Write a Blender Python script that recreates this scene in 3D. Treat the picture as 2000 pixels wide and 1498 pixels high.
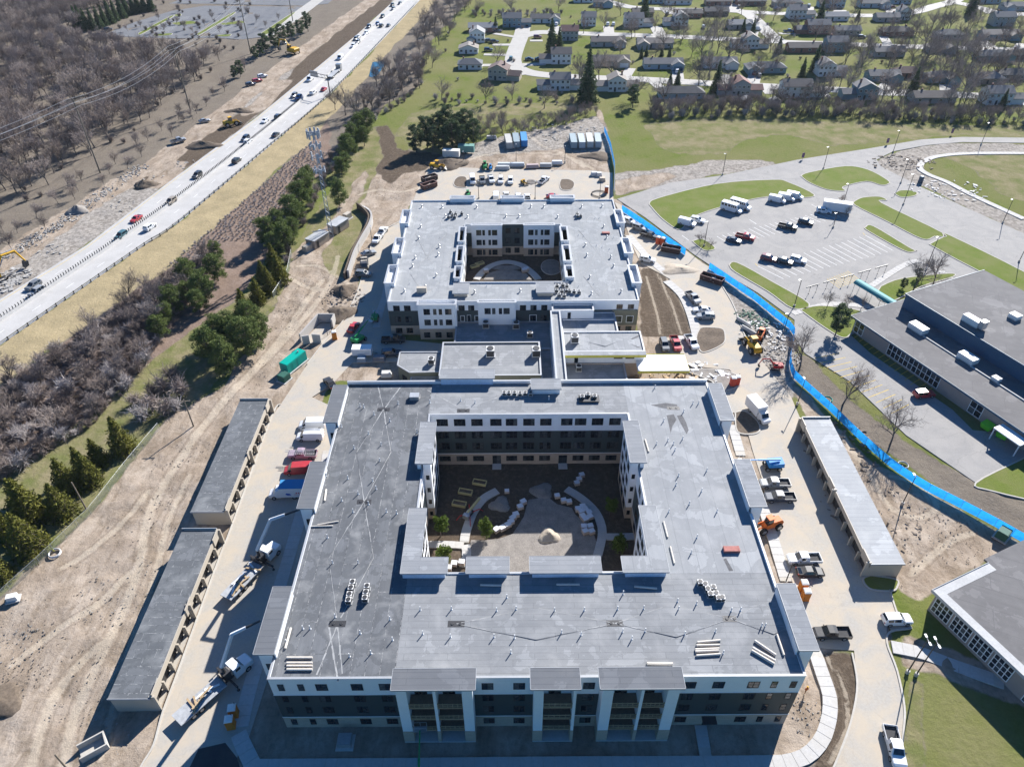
import bpy, bmesh, math, random
import numpy as np
from mathutils import Vector, Matrix
R = math.radians
for o in list(bpy.data.objects): bpy.data.objects.remove(o)
scene = bpy.context.scene
COL = scene.collection

# ---------------------------------------------------------------- camera
CAM_H = 105.0; F_PX = 1423.5; PITCH = 38.84; YAW = 0.046; ROLL = -0.304
def _basis():
    p, y, r = R(PITCH), R(YAW), R(ROLL)
    F = Vector((math.sin(y)*math.cos(p), math.cos(y)*math.cos(p), -math.sin(p)))
    X = Vector((math.cos(y), -math.sin(y), 0)); U = X.cross(F)
    return F, X*math.cos(r)+U*math.sin(r), U*math.cos(r)-X*math.sin(r)
_F, _X, _U = _basis()
cam = bpy.data.cameras.new('camera'); camo = bpy.data.objects.new('camera', cam); COL.objects.link(camo)
camo.matrix_world = Matrix(((_X.x,_U.x,-_F.x,0),(_X.y,_U.y,-_F.y,0),(_X.z,_U.z,-_F.z,CAM_H),(0,0,0,1)))
cam.sensor_fit = 'HORIZONTAL'; cam.sensor_width = 36; cam.lens = F_PX/2000*36
cam.clip_start = 1; cam.clip_end = 6000
scene.camera = camo
# ---------------------------------------------------------------- sky, sun, exposure
SUN_AZ = 32.0; SUN_EL = 32.0     # azimuth from +Y towards +X
w = bpy.data.worlds.new('World'); scene.world = w; w.use_nodes = True
nt = w.node_tree; bg = nt.nodes['Background']
sky = nt.nodes.new('ShaderNodeTexSky'); sky.sky_type = 'NISHITA'; sky.sun_disc = False
sky.sun_elevation = R(SUN_EL); sky.sun_rotation = R(SUN_AZ); sky.air_density = 1.0; sky.dust_density = 0.2; sky.ozone_density = 4.0
tint = nt.nodes.new('ShaderNodeMix'); tint.data_type = 'RGBA'; tint.blend_type = 'MULTIPLY'; tint.inputs[0].default_value = 1.0; tint.inputs[7].default_value = (0.28, 0.68, 1.02, 1)
nt.links.new(sky.outputs[0], tint.inputs[6]); nt.links.new(tint.outputs[2], bg.inputs[0]); bg.inputs[1].default_value = 0.062
sl = bpy.data.lights.new('sun', 'SUN'); sl.energy = 5.0; sl.angle = R(0.5); sl.color = (1.0, 0.965, 0.92)
so = bpy.data.objects.new('sun', sl); COL.objects.link(so)
_d = Vector((math.sin(R(SUN_AZ))*math.cos(R(SUN_EL)), math.cos(R(SUN_AZ))*math.cos(R(SUN_EL)), math.sin(R(SUN_EL))))
so.rotation_euler = _d.to_track_quat('Z', 'Y').to_euler(); so.location = (0, 0, 300)
vs = scene.view_settings; vs.view_transform = 'Standard'; vs.look = 'None'; vs.exposure = 1.22; vs.gamma = 1
scene.render.resolution_x = 1024; scene.render.resolution_y = 766

def G(px, py, z=0.0):
    "the point of the site at height z that the survey photograph shows at (px, py)"
    d = _F*F_PX + _X*(px-1000) - _U*(py-749)
    t = (z-CAM_H)/d.z
    return Vector((d.x*t, d.y*t, z))
def GL(pts, z=0.0): return [G(p[0], p[1], z) for p in pts]

# ---------------------------------------------------------------- materials
MATS = {}
def nodes_of(name):
    m = bpy.data.materials.new(name); m.use_nodes = True
    n = m.node_tree.nodes; n.clear()
    out = n.new('ShaderNodeOutputMaterial'); b = n.new('ShaderNodeBsdfPrincipled')
    m.node_tree.links.new(b.outputs[0], out.inputs[0])
    MATS[name] = m
    return m, m.node_tree, b
def N(t, typ, **kw):
    n = t.nodes.new(typ)
    for k, v in kw.items():
        if k.startswith('i_'):
            key = k[2:]; n.inputs[int(key) if key.isdigit() else key.replace('_', ' ')].default_value = v
        else: setattr(n, k, v)
    return n
def noise(t, vec, scale, detail=4, rough=.6, dist=0.0):
    n = N(t, 'ShaderNodeTexNoise'); n.inputs['Scale'].default_value = scale; n.inputs['Detail'].default_value = detail
    n.inputs['Roughness'].default_value = rough; n.inputs['Distortion'].default_value = dist
    if vec: t.links.new(vec, n.inputs['Vector'])
    return n.outputs[0]
def ramp(t, fac, a, b, ca=(0,0,0,1), cb=(1,1,1,1)):
    n = N(t, 'ShaderNodeValToRGB'); e = n.color_ramp.elements
    e[0].position = a; e[1].position = b; e[0].color = ca; e[1].color = cb
    t.links.new(fac, n.inputs[0]); return n.outputs[0]
def mixc(t, fac, a, b, mode='MIX'):
    n = N(t, 'ShaderNodeMix', data_type='RGBA', blend_type=mode)
    for sock, v in ((n.inputs[0], fac), (n.inputs[6], a), (n.inputs[7], b)):
        if hasattr(v, 'is_linked') or hasattr(v, 'node'): t.links.new(v, sock)
        elif isinstance(v, (int, float)): sock.default_value = v
        else: sock.default_value = (*v[:3], 1)
    return n.outputs[2]
def mth(t, op, a, b=None, clamp=False):
    n = N(t, 'ShaderNodeMath', operation=op, use_clamp=clamp)
    for i, v in enumerate((a, b)):
        if v is None: continue
        if hasattr(v, 'node'): t.links.new(v, n.inputs[i])
        else: n.inputs[i].default_value = v
    return n.outputs[0]
def pos(t): return N(t, 'ShaderNodeNewGeometry').outputs['Position']
def objc(t): return N(t, 'ShaderNodeTexCoord').outputs['Object']
def bump(t, b, h, strength=.3, dist=.05):
    n = N(t, 'ShaderNodeBump'); n.inputs['Strength'].default_value = strength; n.inputs['Distance'].default_value = dist
    t.links.new(h, n.inputs['Height']); t.links.new(n.outputs[0], b.inputs['Normal'])
def plain(name, col, rough=.7, metal=0, var=.15, scale=3.0, bumps=0.0, spec=.2, world=True, alpha=None):
    "a base colour with fine grain and slow blotches"
    if name in MATS: return MATS[name]
    m, t, b = nodes_of(name)
    v = pos(t) if world else objc(t)
    n1 = noise(t, v, scale, 5, .65); n2 = noise(t, v, scale*.13, 3, .5)
    f = mth(t, 'ADD', mth(t, 'MULTIPLY', n1, .6), mth(t, 'MULTIPLY', n2, .4))
    lo = tuple(c*(1-var) for c in col[:3]); hi = tuple(min(1, c*(1+var)) for c in col[:3])
    t.links.new(mixc(t, ramp(t, f, .33, .67), lo, hi), b.inputs['Base Color'])
    b.inputs['Roughness'].default_value = rough; b.inputs['Metallic'].default_value = metal
    b.inputs['Specular IOR Level'].default_value = spec
    if bumps: bump(t, b, n1, bumps)
    return m
def paint(name='car_paint'):
    "gloss paint that takes its colour from the object"
    m, t, b = nodes_of(name)
    oi = N(t, 'ShaderNodeObjectInfo')
    n1 = noise(t, objc(t), 2.5, 3)
    t.links.new(mixc(t, mth(t, 'MULTIPLY', n1, .22), oi.outputs['Color'], (.30, .27, .22)), b.inputs['Base Color'])
    b.inputs['Roughness'].default_value = .28; b.inputs['Coat Weight'].default_value = .35; b.inputs['Coat Roughness'].default_value = .1
    return m
def matte_obj(name, rough=.75, dirt=.2):
    m, t, b = nodes_of(name)
    oi = N(t, 'ShaderNodeObjectInfo')
    n1 = noise(t, pos(t), 1.4, 5)
    t.links.new(mixc(t, mth(t, 'MULTIPLY', n1, dirt), oi.outputs['Color'], (.16, .14, .12)), b.inputs['Base Color'])
    b.inputs['Roughness'].default_value = rough; b.inputs['Specular IOR Level'].default_value = .2
    return m

# ---------------------------------------------------------------- meshes
class MB:
    def __init__(s): s.v = []; s.f = []; s.m = []
    def add(s, vs, fs, mi=0):
        o = len(s.v); s.v.extend(tuple(v) for v in vs)
        for f in fs: s.f.append(tuple(i+o for i in f)); s.m.append(mi)
        return s
    def box(s, x0, y0, z0, x1, y1, z1, mi=0, M=None):
        vs = [(x0,y0,z0),(x1,y0,z0),(x1,y1,z0),(x0,y1,z0),(x0,y0,z1),(x1,y0,z1),(x1,y1,z1),(x0,y1,z1)]
        if M is not None: vs = [M @ Vector(v) for v in vs]
        return s.add(vs, [(3,2,1,0),(4,5,6,7),(0,1,5,4),(1,2,6,5),(2,3,7,6),(3,0,4,7)], mi)
    def prism(s, poly, z0, z1, mi=0, bottom=True, top=True):
        n = len(poly); a = sum(poly[i][0]*poly[(i+1)%n][1]-poly[(i+1)%n][0]*poly[i][1] for i in range(n))
        if a < 0: poly = list(reversed(poly))
        vs = [(p[0],p[1],z0) for p in poly]+[(p[0],p[1],z1) for p in poly]
        fs = [(i,(i+1)%n,n+(i+1)%n,n+i) for i in range(n)]
        if top: fs.append(tuple(range(n,2*n)))
        if bottom: fs.append(tuple(reversed(range(n))))
        return s.add(vs, fs, mi)
    def tube(s, p, q, r0, r1=None, n=6, mi=0, caps=True):
        p, q = Vector(p), Vector(q); r1 = r0 if r1 is None else r1
        d = (q-p)
        if d.length < 1e-6: return s
        d.normalize(); a = d.orthogonal().normalized(); b = d.cross(a)
        vs = []
        for c, r in ((p, r0), (q, r1)):
            for i in range(n):
                t = 2*math.pi*i/n; vs.append(c+a*math.cos(t)*r+b*math.sin(t)*r)
        fs = [(i,(i+1)%n,n+(i+1)%n,n+i) for i in range(n)]
        if caps: fs += [tuple(reversed(range(n))), tuple(range(n,2*n))]
        return s.add(vs, fs, mi)
    def path(s, pts, r, n=6, mi=0):
        for a, b in zip(pts, pts[1:]): s.tube(a, b, r, r, n, mi)
        return s
    def loft(s, secs, mi=0, close=True, caps=True):
        "secs: lists of points of equal length"
        n = len(secs[0]); vs = [p for c in secs for p in c]; fs = []
        for k in range(len(secs)-1):
            for i in range(n if close else n-1):
                j = (i+1) % n; fs.append((k*n+i, k*n+j, (k+1)*n+j, (k+1)*n+i))
        if caps: fs += [tuple(reversed(range(n))), tuple(range((len(secs)-1)*n, len(secs)*n))]
        return s.add(vs, fs, mi)
    def mesh(s, name, mats, smooth=False):
        me = bpy.data.meshes.new(name); me.from_pydata([tuple(v) for v in s.v], [], s.f)
        for m in (mats if isinstance(mats, (list, tuple)) else [mats]): me.materials.append(MATS[m] if isinstance(m, str) else m)
        if any(s.m): me.polygons.foreach_set('material_index', s.m)
        if smooth: me.polygons.foreach_set('use_smooth', [True]*len(me.polygons))
        me.update(); return me
    def build(s, name, mats, parent=None, smooth=False):
        return link(name, s.mesh(name, mats, smooth), parent)
def link(name, data, parent=None, loc=None, rz=0.0, color=None):
    o = bpy.data.objects.new(name, data); COL.objects.link(o)
    if parent is not None: o.parent = parent
    if loc is not None: o.location = loc
    if rz: o.rotation_euler = (0, 0, rz)
    if color is not None: o.color = (*color[:3], 1)
    return o
def tag(o, label=None, cat=None, group=None, kind=None):
    if label: o['label'] = label
    if cat: o['category'] = cat
    if group: o['group'] = group
    if kind: o['kind'] = kind
    return o
def thing(name, label, cat, loc=(0,0,0), rz=0.0, group=None):
    o = link(name, None, None, loc, rz); o.empty_display_size = .5
    return tag(o, label, cat, group)
def struct(name, mb, mats, smooth=False):
    return tag(mb.build(name, mats, None, smooth), kind='structure')
def offset_line(pts, d):
    "a polyline moved sideways by d (left positive)"
    out = []
    for i, p in enumerate(pts):
        a = Vector(pts[max(i-1,0)][:2]); b = Vector(pts[min(i+1,len(pts)-1)][:2]); t = (b-a)
        if t.length == 0: t = Vector((1,0))
        t.normalize(); out.append((p[0]-t.y*d, p[1]+t.x*d))
    return out
def smooth_line(pts, n=6):
    "Catmull-Rom through the points"
    P = [Vector((p[0],p[1])) for p in pts]; out = []
    for i in range(len(P)-1):
        p0 = P[max(i-1,0)]; p1 = P[i]; p2 = P[i+1]; p3 = P[min(i+2,len(P)-1)]
        for k in range(n):
            t = k/n
            out.append(.5*((2*p1)+(p2-p0)*t+(2*p0-5*p1+4*p2-p3)*t*t+(3*p1-p0-3*p2+p3)*t**3))
    out.append(P[-1]); return [(p.x,p.y) for p in out]
def resample(pts, step):
    P = [Vector(p[:2]) for p in pts]; out = [P[0]]; acc = 0.0
    for a, b in zip(P, P[1:]):
        L = (b-a).length; 
        if L < 1e-6: continue
        d = step-acc
        while d <= L: out.append(a+(b-a)*(d/L)); d += step
        acc = L-(d-step)
    return [(p.x,p.y) for p in out]
def area(p): return sum(p[i][0]*p[(i+1)%len(p)][1]-p[(i+1)%len(p)][0]*p[i][1] for i in range(len(p)))/2
def sheet(name, poly, z, mat, parent=None, depth=.06):
    mb = MB(); mb.prism([(p[0],p[1]) for p in poly], z-depth, z); o = mb.build(name, mat, parent)
    return o
def strip(mb, line, w, z0, z1, mi=0):
    "a ribbon of rectangular section along a polyline"
    L = offset_line(line, w/2); Rr = offset_line(line, -w/2)
    mb.loft([[(r[0],r[1],z0),(l[0],l[1],z0),(l[0],l[1],z1),(r[0],r[1],z1)] for l, r in zip(L, Rr)], mi)
    return mb
rng = random.Random(7)
# ================================================================ the ground
CLS = ['litter','lawn','dry','dirt','soil','straw','gravel','scrub']
def zz(off, s, pts): return [(off[0]+s*a, off[1]+s*b) for a, b in pts]
Z1 = lambda *p: zz((0,0), .35, p)
Z4 = lambda *p: zz((0,480), .35, p)
HWY_R = [(-400,935),(0,674),(280,480),(350,434),(525,287),(644,185),(755,70),(821,0),(868,-50)]
HWY_L = [(-400,845),(0,585),(168,480),(329,357),(500,231),(700,66),(772,0),(822,-50)]
REG = [
 ('litter', [(-900,-200),(760,-200),(700,-40),(620,20),(500,100),(350,220),(200,330),(0,430),(-500,700),(-900,900)]),
 ('litter', [(0,430),(200,330),(350,220),(500,100),(640,0),(760,-60),(790,-60),(640,60),(560,130),(470,200),(390,250),(280,330),(140,430),(0,520),(-400,760),(-400,650)]),
 ('gravel', [(-400,770),(0,520),(140,430),(280,330),(390,250),(560,130),(700,20),(770,-50)]+HWY_L[::-1]),
 ('soil', Z1((750,1060),(780,985),(1040,790),(1240,700),(1440,560),(1600,430),(1700,330),(1950,110),(2120,-20),(2200,-10),(2010,190),(1640,500),(1430,650),(1050,930),(880,1050))),
 ('dirt', Z1((800,1040),(820,990),(960,900),(1060,900),(1000,990),(870,1055))),
 ('dirt', Z1((1330,640),(1560,440),(1640,440),(1500,600),(1380,650))),
 ('straw', HWY_R[:-1]+[(860,-40),(880,-30),(835,20),(770,95),(735,130),(690,190),(640,235),(600,285),(540,330),(480,390),(400,460),(330,520),(230,590),(150,650),(80,690),(0,760),(-300,960)]),
 ('scrub', [(0,760),(150,650),(330,520),(480,390),(600,285),(640,235),(660,300),(600,370),(560,430),(540,480),(480,560),(350,690),(240,800),(150,870),(0,960),(-300,1150),(-300,960)]),
 ('litter', [(640,235),(735,130),(835,20),(880,-30),(960,-60),(900,20),(830,90),(820,170),(760,200),(700,250),(650,300)]),
 ('dry', Z4((0,1290),(250,1130),(520,920),(700,760),(880,610),(1100,450),(1400,250),(1560,180),(1630,120),(1640,230),(1490,350),(1380,600),(1000,930),(880,1030),(520,1490),(300,1700),(-400,2500),(-400,1600))),
 ('dry', Z4((1000,880),(880,1030),(520,1490),(300,1700),(-400,2500),(-400,2300),(420,1440),(760,1080))),
 ('dirt', [(182,1000),(308,840),(345,800),(430,760),(470,700),(530,610),(552,560),(568,510),(600,480),(640,470),(690,440),(730,440),(720,470),(700,560),(560,1000),(450,1800),(-400,2100),(-400,1560),(0,1165)]),
 ('dry', [(625,500),(640,480),(690,405),(705,402),(727,432),(690,500),(672,540),(655,545),(640,535)]),
 ('dirt', [(690,390),(720,330),(740,260),(770,290),(800,300),(830,320),(830,345),(800,395),(790,425),(735,436),(727,432),(705,402)]),
 ('soil', [(735,250),(760,245),(775,290),(860,300),(885,308),(860,332),(800,335),(760,360),(730,330),(710,340),(700,320)]),
 ('gravel', [(860,305),(950,272),(1050,255),(1172,226),(1186,250),(1196,330),(830,332)]),
 ('dirt', [(900,308),(1100,290),(1190,300),(1198,400),(800,400),(835,328)]),
 ('dry', [(775,260),(800,222),(900,205),(1160,200),(1168,214),(1000,225),(940,240),(900,280),(850,298),(800,290)]),
 ('dirt', [(1166,214),(1176,214),(1190,260),(1184,262)]),
 ('dry', [(1260,245),(1330,234),(1500,235),(2100,250),(2100,275),(1880,262),(1700,280),(1620,285),(1540,262),(1460,270),(1420,300),(1330,300),(1290,285)]),
 ('dry', [(1480,250),(1600,240),(1700,262),(1620,275)]),
 ('gravel', [(1205,340),(1300,328),(1400,312),(1500,312),(1522,322),(1400,343),(1310,358),(1205,385)]),
 ('dirt', [(1205,352),(1300,335),(1330,345),(1205,384)]),
 ('gravel', [(1705,318),(1760,293),(1840,280),(2100,283),(2100,300),(1850,302),(1800,312),(1795,330),(1850,355),(1900,385),(2100,475),(2100,500),(1900,412),(1830,376),(1740,338)]),
 ('dry', [(1830,302),(2100,300),(2100,420),(1960,380),(1900,330)]),
 ('gravel', [(1436,596),(1446,590),(1548,652),(1545,700),(1555,735),(1545,790),(1500,740),(1470,665)]),
 ('dirt', [(1540,745),(1560,760),(1600,800),(1700,900),(1850,980),(1960,1040),(2000,1062),(1930,1098),(1826,1152),(1800,1172),(1760,1156),(1600,820)]),
 ('litter', [(1700,860),(1560,745),(1552,700),(1572,690),(1660,780),(1780,870),(1930,950),(2100,1010),(2100,1080),(1980,1040),(1850,960)]),
 ('dirt', [(480,1200),(500,1370),(470,1430),(520,1500),(1580,1500),(1640,1400),(1630,1310),(1600,1260),(1440,1000),(1380,745),(690,745)]),
 ('soil', [(1600,1275),(1665,1275),(1674,1340),(1662,1420),(1625,1530),(1560,1560),(1612,1430),(1634,1380),(1630,1330)]),
 ('soil', [(1250,535),(1255,522),(1290,530),(1312,548),(1335,575),(1357,628),(1358,656),(1255,658)]),
 ('dirt', [(640,690),(700,680),(840,700),(840,745),(650,745),(600,820),(615,760)]),
 ('dirt', [(1350,720),(1440,730),(1450,860),(1470,1000),(1390,745)]),
 ('soil', [(900,552),(905,495),(1104,495),(1108,552)]),
 ('soil', [(840,905),(1222,903),(1262,1140),(800,1140)]),
 ('dirt', [(1195,395),(1260,430),(1380,520),(1430,600),(1470,690),(1550,790),(1640,990),(1720,1160),(1745,1260),(1600,1270),(1500,1020),(1390,745),(1250,700),(1240,500)]),
 ('dirt', [(800,700),(1360,690),(1400,745),(690,745)]),
 ('soil', [(1250,535),(1255,522),(1290,530),(1312,548),(1335,575),(1357,628),(1358,656),(1255,658)]),
 ('gravel', [(1380,516),(1470,578),(1556,648),(1552,700),(1552,745),(1500,730),(1440,610)]),
 ('dirt', [(1366,742),(1450,750),(1570,1150),(1610,1275),(1560,1285),(1470,1000)]),
 ('dirt', [(715,425),(800,385),(800,440),(720,520),(700,540)]),
 ('dirt', [(1190,385),(1225,395),(1260,430),(1250,540),(1215,460)]),
 ('dry', [(560,505),(600,440),(640,380),(690,290),(735,245),(750,300),(715,380),(700,405),(640,480),(600,492)]),
 ('dirt', [(560,505),(640,440),(690,360),(715,330),(722,345),(690,405),(640,482),(600,500)]),
 ('dirt', [(1540,745),(1580,770),(1612,815),(1590,830)]),
 ('dirt', [(0,1255),(60,1225),(85,1330),(40,1390),(0,1400)]),
 ('dirt', [(1770,1240),(1870,1275),(2000,1330),(2100,1340),(2100,1400),(1950,1365),(1830,1315),(1765,1300)]),
 ('dry', [(1775,1320),(1800,1330),(1810,1560),(1768,1560)]),
]
TRACKS = [([(120,1520),(150,1380),(215,1245),(270,1110),(292,1000),(350,900),(430,790),(525,690),(590,600),(630,545)],1.3),([(60,1500),(95,1380),(150,1300),(215,1245)],1.2),([(20,1300),(110,1230),(190,1180),(250,1120)],1.0),([(200,1480),(220,1380),(260,1250),(300,1130),(330,1010),(370,930)],.9),([(380,850),(460,760),(560,660),(640,560),(660,500)],1.2),([(120,1110),(170,1080),(240,1020),(290,960)],.9),([(560,540),(600,560),(650,570),(690,590)],1.0),([(580,520),(620,520),(660,540),(690,560)],.9),([(700,380),(740,370),(790,375),(830,360)],1.2),([(880,325),(960,300),(1060,298),(1120,310),(1160,330)],1.3),([(1030,260),(1060,285),(1100,300),(1140,325)],1.2),([(1640,840),(1700,930),(1740,990),(1790,1010),(1830,990),(1800,950),(1740,930)],.9),([(1590,790),(1650,880),(1720,1020),(1760,1090)],1.0),([(1780,1120),(1850,1060),(1900,1040)],1.0),([(1262,540),(1280,600),(1290,652)],.7),([(1285,535),(1310,590),(1330,652)],.7),([(1300,540),(1335,600),(1352,650)],.6),([(1615,1280),(1650,1350),(1655,1420),(1620,1490)],.6)]
def spaced(a, b, lo, hi, d0, grow):
    "coordinates with step d0 between lo and hi, widening outside"
    xs = list(np.arange(lo, hi+1e-6, d0)); s = d0
    while xs[-1] < b: s *= grow; xs.append(xs[-1]+min(s, 400))
    s = d0
    while xs[0] > a: s *= grow; xs.insert(0, xs[0]-min(s, 400))
    return np.array(xs)
def inside(poly, X, Y):
    c = np.zeros(X.shape, bool); n = len(poly); j = n-1
    for i in range(n):
        xi, yi = poly[i]; xj, yj = poly[j]
        if yi != yj: c ^= ((yi > Y) != (yj > Y)) & (X < (xj-xi)*(Y-yi)/(yj-yi)+xi)
        j = i
    return c
def hash_noise(X, Y, s, seed):
    r = np.random.RandomState(seed); T = r.rand(64, 64); x = X/s; y = Y/s
    xi = np.floor(x).astype(int); yi = np.floor(y).astype(int); fx = x-xi; fy = y-yi
    fx = fx*fx*(3-2*fx); fy = fy*fy*(3-2*fy)
    g = lambda a, b: T[a % 64, b % 64]
    return (g(xi,yi)*(1-fx)+g(xi+1,yi)*fx)*(1-fy)+(g(xi,yi+1)*(1-fx)+g(xi+1,yi+1)*fx)*fy-.5
def make_ground():
    xs = spaced(-3000, 3000, -130, 150, .8, 1.035); ys = spaced(-1500, 3500, 38, 215, .8, 1.02)
    X, Y = np.meshgrid(xs, ys); K = np.full(X.shape, 1, int)
    K[X < -160-.0*Y] = 0
    K[(Y > 150) & (X > -60)] = 1
    jx = hash_noise(X, Y, 3.0, 1)*1.6+hash_noise(X, Y, 9.0, 2)*2.0; jy = hash_noise(X, Y, 3.0, 3)*1.6+hash_noise(X, Y, 9.0, 4)*2.0
    far = np.clip(Y/150, .6, 3)
    for k, poly in REG:
        P = [tuple(G(*p)[:2]) for p in poly]; K[inside(P, X+jx*far*.5, Y+jy*far*.5)] = CLS.index(k)
    hl = [G(*p) for p in Z1((-300,1650),(0,1470),(150,1370),(490,1140),(800,950),(1090,760),(1390,520),(1680,300),(2000,60),(2200,-90))]
    D = np.full(X.shape, 1e9)
    for a, b in zip(hl, hl[1:]):
        ax, ay, bx, by = a.x, a.y, b.x, b.y; L2 = (bx-ax)**2+(by-ay)**2
        t = np.clip(((X-ax)*(bx-ax)+(Y-ay)*(by-ay))/L2, 0, 1); D = np.minimum(D, np.hypot(X-ax-t*(bx-ax), Y-ay-t*(by-ay)))
    K[D < 5.0+jx] = CLS.index('dirt')
    W = np.stack([(K == i).astype(float) for i in range(len(CLS))], -1)
    for _ in range(2):
        P = np.pad(W, ((1,1),(1,1),(0,0)), 'edge')
        W = (P[:-2,1:-1]+P[2:,1:-1]+P[1:-1,:-2]+P[1:-1,2:]+P[1:-1,1:-1]*2)/6
    rough = W[...,3]*.42+W[...,4]*.16+W[...,6]*.22+W[...,7]*.3+W[...,0]*.3+W[...,5]*.15+W[...,2]*.1
    Zs = rough*(hash_noise(X, Y, 1.6, 15)*.5+hash_noise(X, Y, 2.2, 5)*.6+hash_noise(X, Y, 6.0, 6)*1.1)-.12
    # the site's own paving lies on a levelled bed
    lev = inside([tuple(G(*p)[:2]) for p in DRIVE_ALL], X, Y)
    Zs[lev] = np.minimum(Zs[lev], -.10)
    v = np.stack([X, Y, Zs], -1).reshape(-1, 3); ny, nx = X.shape
    i = np.arange(ny*nx).reshape(ny, nx)
    q = np.stack([i[:-1,:-1], i[:-1,1:], i[1:,1:], i[1:,:-1]], -1).reshape(-1, 4)
    me = bpy.data.meshes.new('ground'); me.vertices.add(len(v)); me.vertices.foreach_set('co', v.ravel())
    me.loops.add(q.size); me.loops.foreach_set('vertex_index', q.ravel()); me.polygons.add(len(q))
    me.polygons.foreach_set('loop_start', np.arange(0, q.size, 4)); me.polygons.foreach_set('loop_total', np.full(len(q), 4))
    me.polygons.foreach_set('use_smooth', np.ones(len(q), bool)); me.update()
    for k, n in enumerate(CLS[1:], 1):
        a = me.attributes.new('w_'+n, 'FLOAT', 'POINT'); a.data.foreach_set('value', W[...,k].ravel())
    T = np.zeros(X.shape)
    for ln, wd in TRACKS:
        P = smooth_line([tuple(G(*p)[:2]) for p in ln], 5)
        for (ax, ay), (bx, by) in zip(P, P[1:]):
            sel = (X > min(ax,bx)-6) & (X < max(ax,bx)+6) & (Y > min(ay,by)-6) & (Y < max(ay,by)+6)
            if not sel.any(): continue
            xx, yy = X[sel], Y[sel]; L2 = (bx-ax)**2+(by-ay)**2+1e-9; q = np.clip(((xx-ax)*(bx-ax)+(yy-ay)*(by-ay))/L2, 0, 1); d = np.hypot(xx-ax-q*(bx-ax), yy-ay-q*(by-ay)); T[sel] = np.maximum(T[sel], np.exp(-(d/wd)**2))
    a = me.attributes.new('w_track', 'FLOAT', 'POINT'); a.data.foreach_set('value', T.ravel())
    me.materials.append(MATS['ground'])
    tag(link('ground', me), kind='structure')
def ground_material():
    m, t, b = nodes_of('ground'); P = pos(t)
    mp = N(t, 'ShaderNodeMapping'); mp.inputs['Scale'].default_value = (1, .34, 1); mp.inputs['Rotation'].default_value = (0, 0, R(-14)); t.links.new(P, mp.inputs[0])
    n0 = noise(t, P, 7.0, 6, .75); n1 = noise(t, P, 1.1, 6, .7); n2 = noise(t, P, .16, 5, .6); n3 = noise(t, P, .035, 3, .5)
    trk = noise(t, mp.outputs[0], .34, 6, .66, .7); edge = noise(t, P, .7, 5, .7)
    vor = N(t, 'ShaderNodeTexVoronoi'); vor.inputs['Scale'].default_value = 1.3; t.links.new(P, vor.inputs[0])
    def three(a, c, d, f1=n1, f2=n2): return mixc(t, ramp(t, f2, .35, .65), mixc(t, ramp(t, f1, .3, .7), a, c), mixc(t, ramp(t, n0, .3, .7), a, d))
    cols = {
     'litter': three((.120,.100,.080), (.185,.158,.130), (.225,.195,.155)),
     'lawn': mixc(t, ramp(t, mth(t, 'ADD', mth(t, 'MULTIPLY', n3, .6), mth(t, 'MULTIPLY', n2, .4)), .38, .58), three((.075,.106,.016), (.128,.160,.030), (.150,.165,.050)), three((.155,.150,.060), (.205,.182,.100), (.125,.140,.040))),
     'dry': mixc(t, ramp(t, n2, .4, .7), three((.19,.165,.09), (.25,.215,.13), (.15,.145,.06)), three((.105,.125,.035), (.16,.165,.065), (.13,.145,.05))),
     'dirt': mixc(t, ramp(t, mth(t, 'ADD', mth(t, 'MULTIPLY', trk, .7), mth(t, 'MULTIPLY', n1, .3)), .38, .56), mixc(t, n1, (.16,.122,.088), (.27,.215,.16)), mixc(t, ramp(t, n2, .32, .62), (.265,.210,.160), (.385,.322,.260))),
     'soil': mixc(t, ramp(t, n1, .5, .75), three((.065,.049,.036), (.10,.077,.057), (.125,.097,.072)), (.155,.122,.092)),
     'straw': three((.31,.25,.145), (.39,.315,.19), (.24,.20,.12)),
     'gravel': mixc(t, ramp(t, vor.outputs[1], .2, .8), three((.17,.155,.14), (.27,.245,.215), (.22,.19,.155)), (.34,.31,.275)),
     'scrub': three((.16,.115,.09), (.26,.20,.165), (.21,.155,.12)),
    }
    c = cols['litter']; tk = N(t, 'ShaderNodeAttribute', attribute_name='w_track').outputs['Fac']
    for k in CLS[1:]:
        a = N(t, 'ShaderNodeAttribute', attribute_name='w_'+k)
        wgt = ramp(t, mth(t, 'ADD', a.outputs['Fac'], mth(t, 'MULTIPLY', mth(t, 'SUBTRACT', edge, .5), .75)), .36, .62)
        c = mixc(t, wgt, c, cols[k])
    tn = mth(t, 'ADD', tk, mth(t, 'MULTIPLY', mth(t, 'SUBTRACT', n1, .5), .5))
    c = mixc(t, mth(t, 'MULTIPLY', ramp(t, mth(t, 'ABSOLUTE', mth(t, 'SUBTRACT', tn, .42)), .0, .16, (1,1,1,1), (0,0,0,1)), .45), c, (.17,.135,.10)); c = mixc(t, mth(t, 'MULTIPLY', ramp(t, tn, .6, .8), .5), c, (.45,.385,.30))
    c = mixc(t, mth(t, 'MULTIPLY', ramp(t, n0, .25, .5, (1,1,1,1), (0,0,0,1)), .35), c, (.07,.06,.05))
    t.links.new(c, b.inputs['Base Color']); b.inputs['Roughness'].default_value = 1.0; b.inputs['Specular IOR Level'].default_value = .04
    h = mth(t, 'ADD', mth(t, 'MULTIPLY', trk, .8), mth(t, 'ADD', n1, mth(t, 'MULTIPLY', n0, .35)))
    bump(t, b, h, .75, .24)
ground_material()
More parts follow.
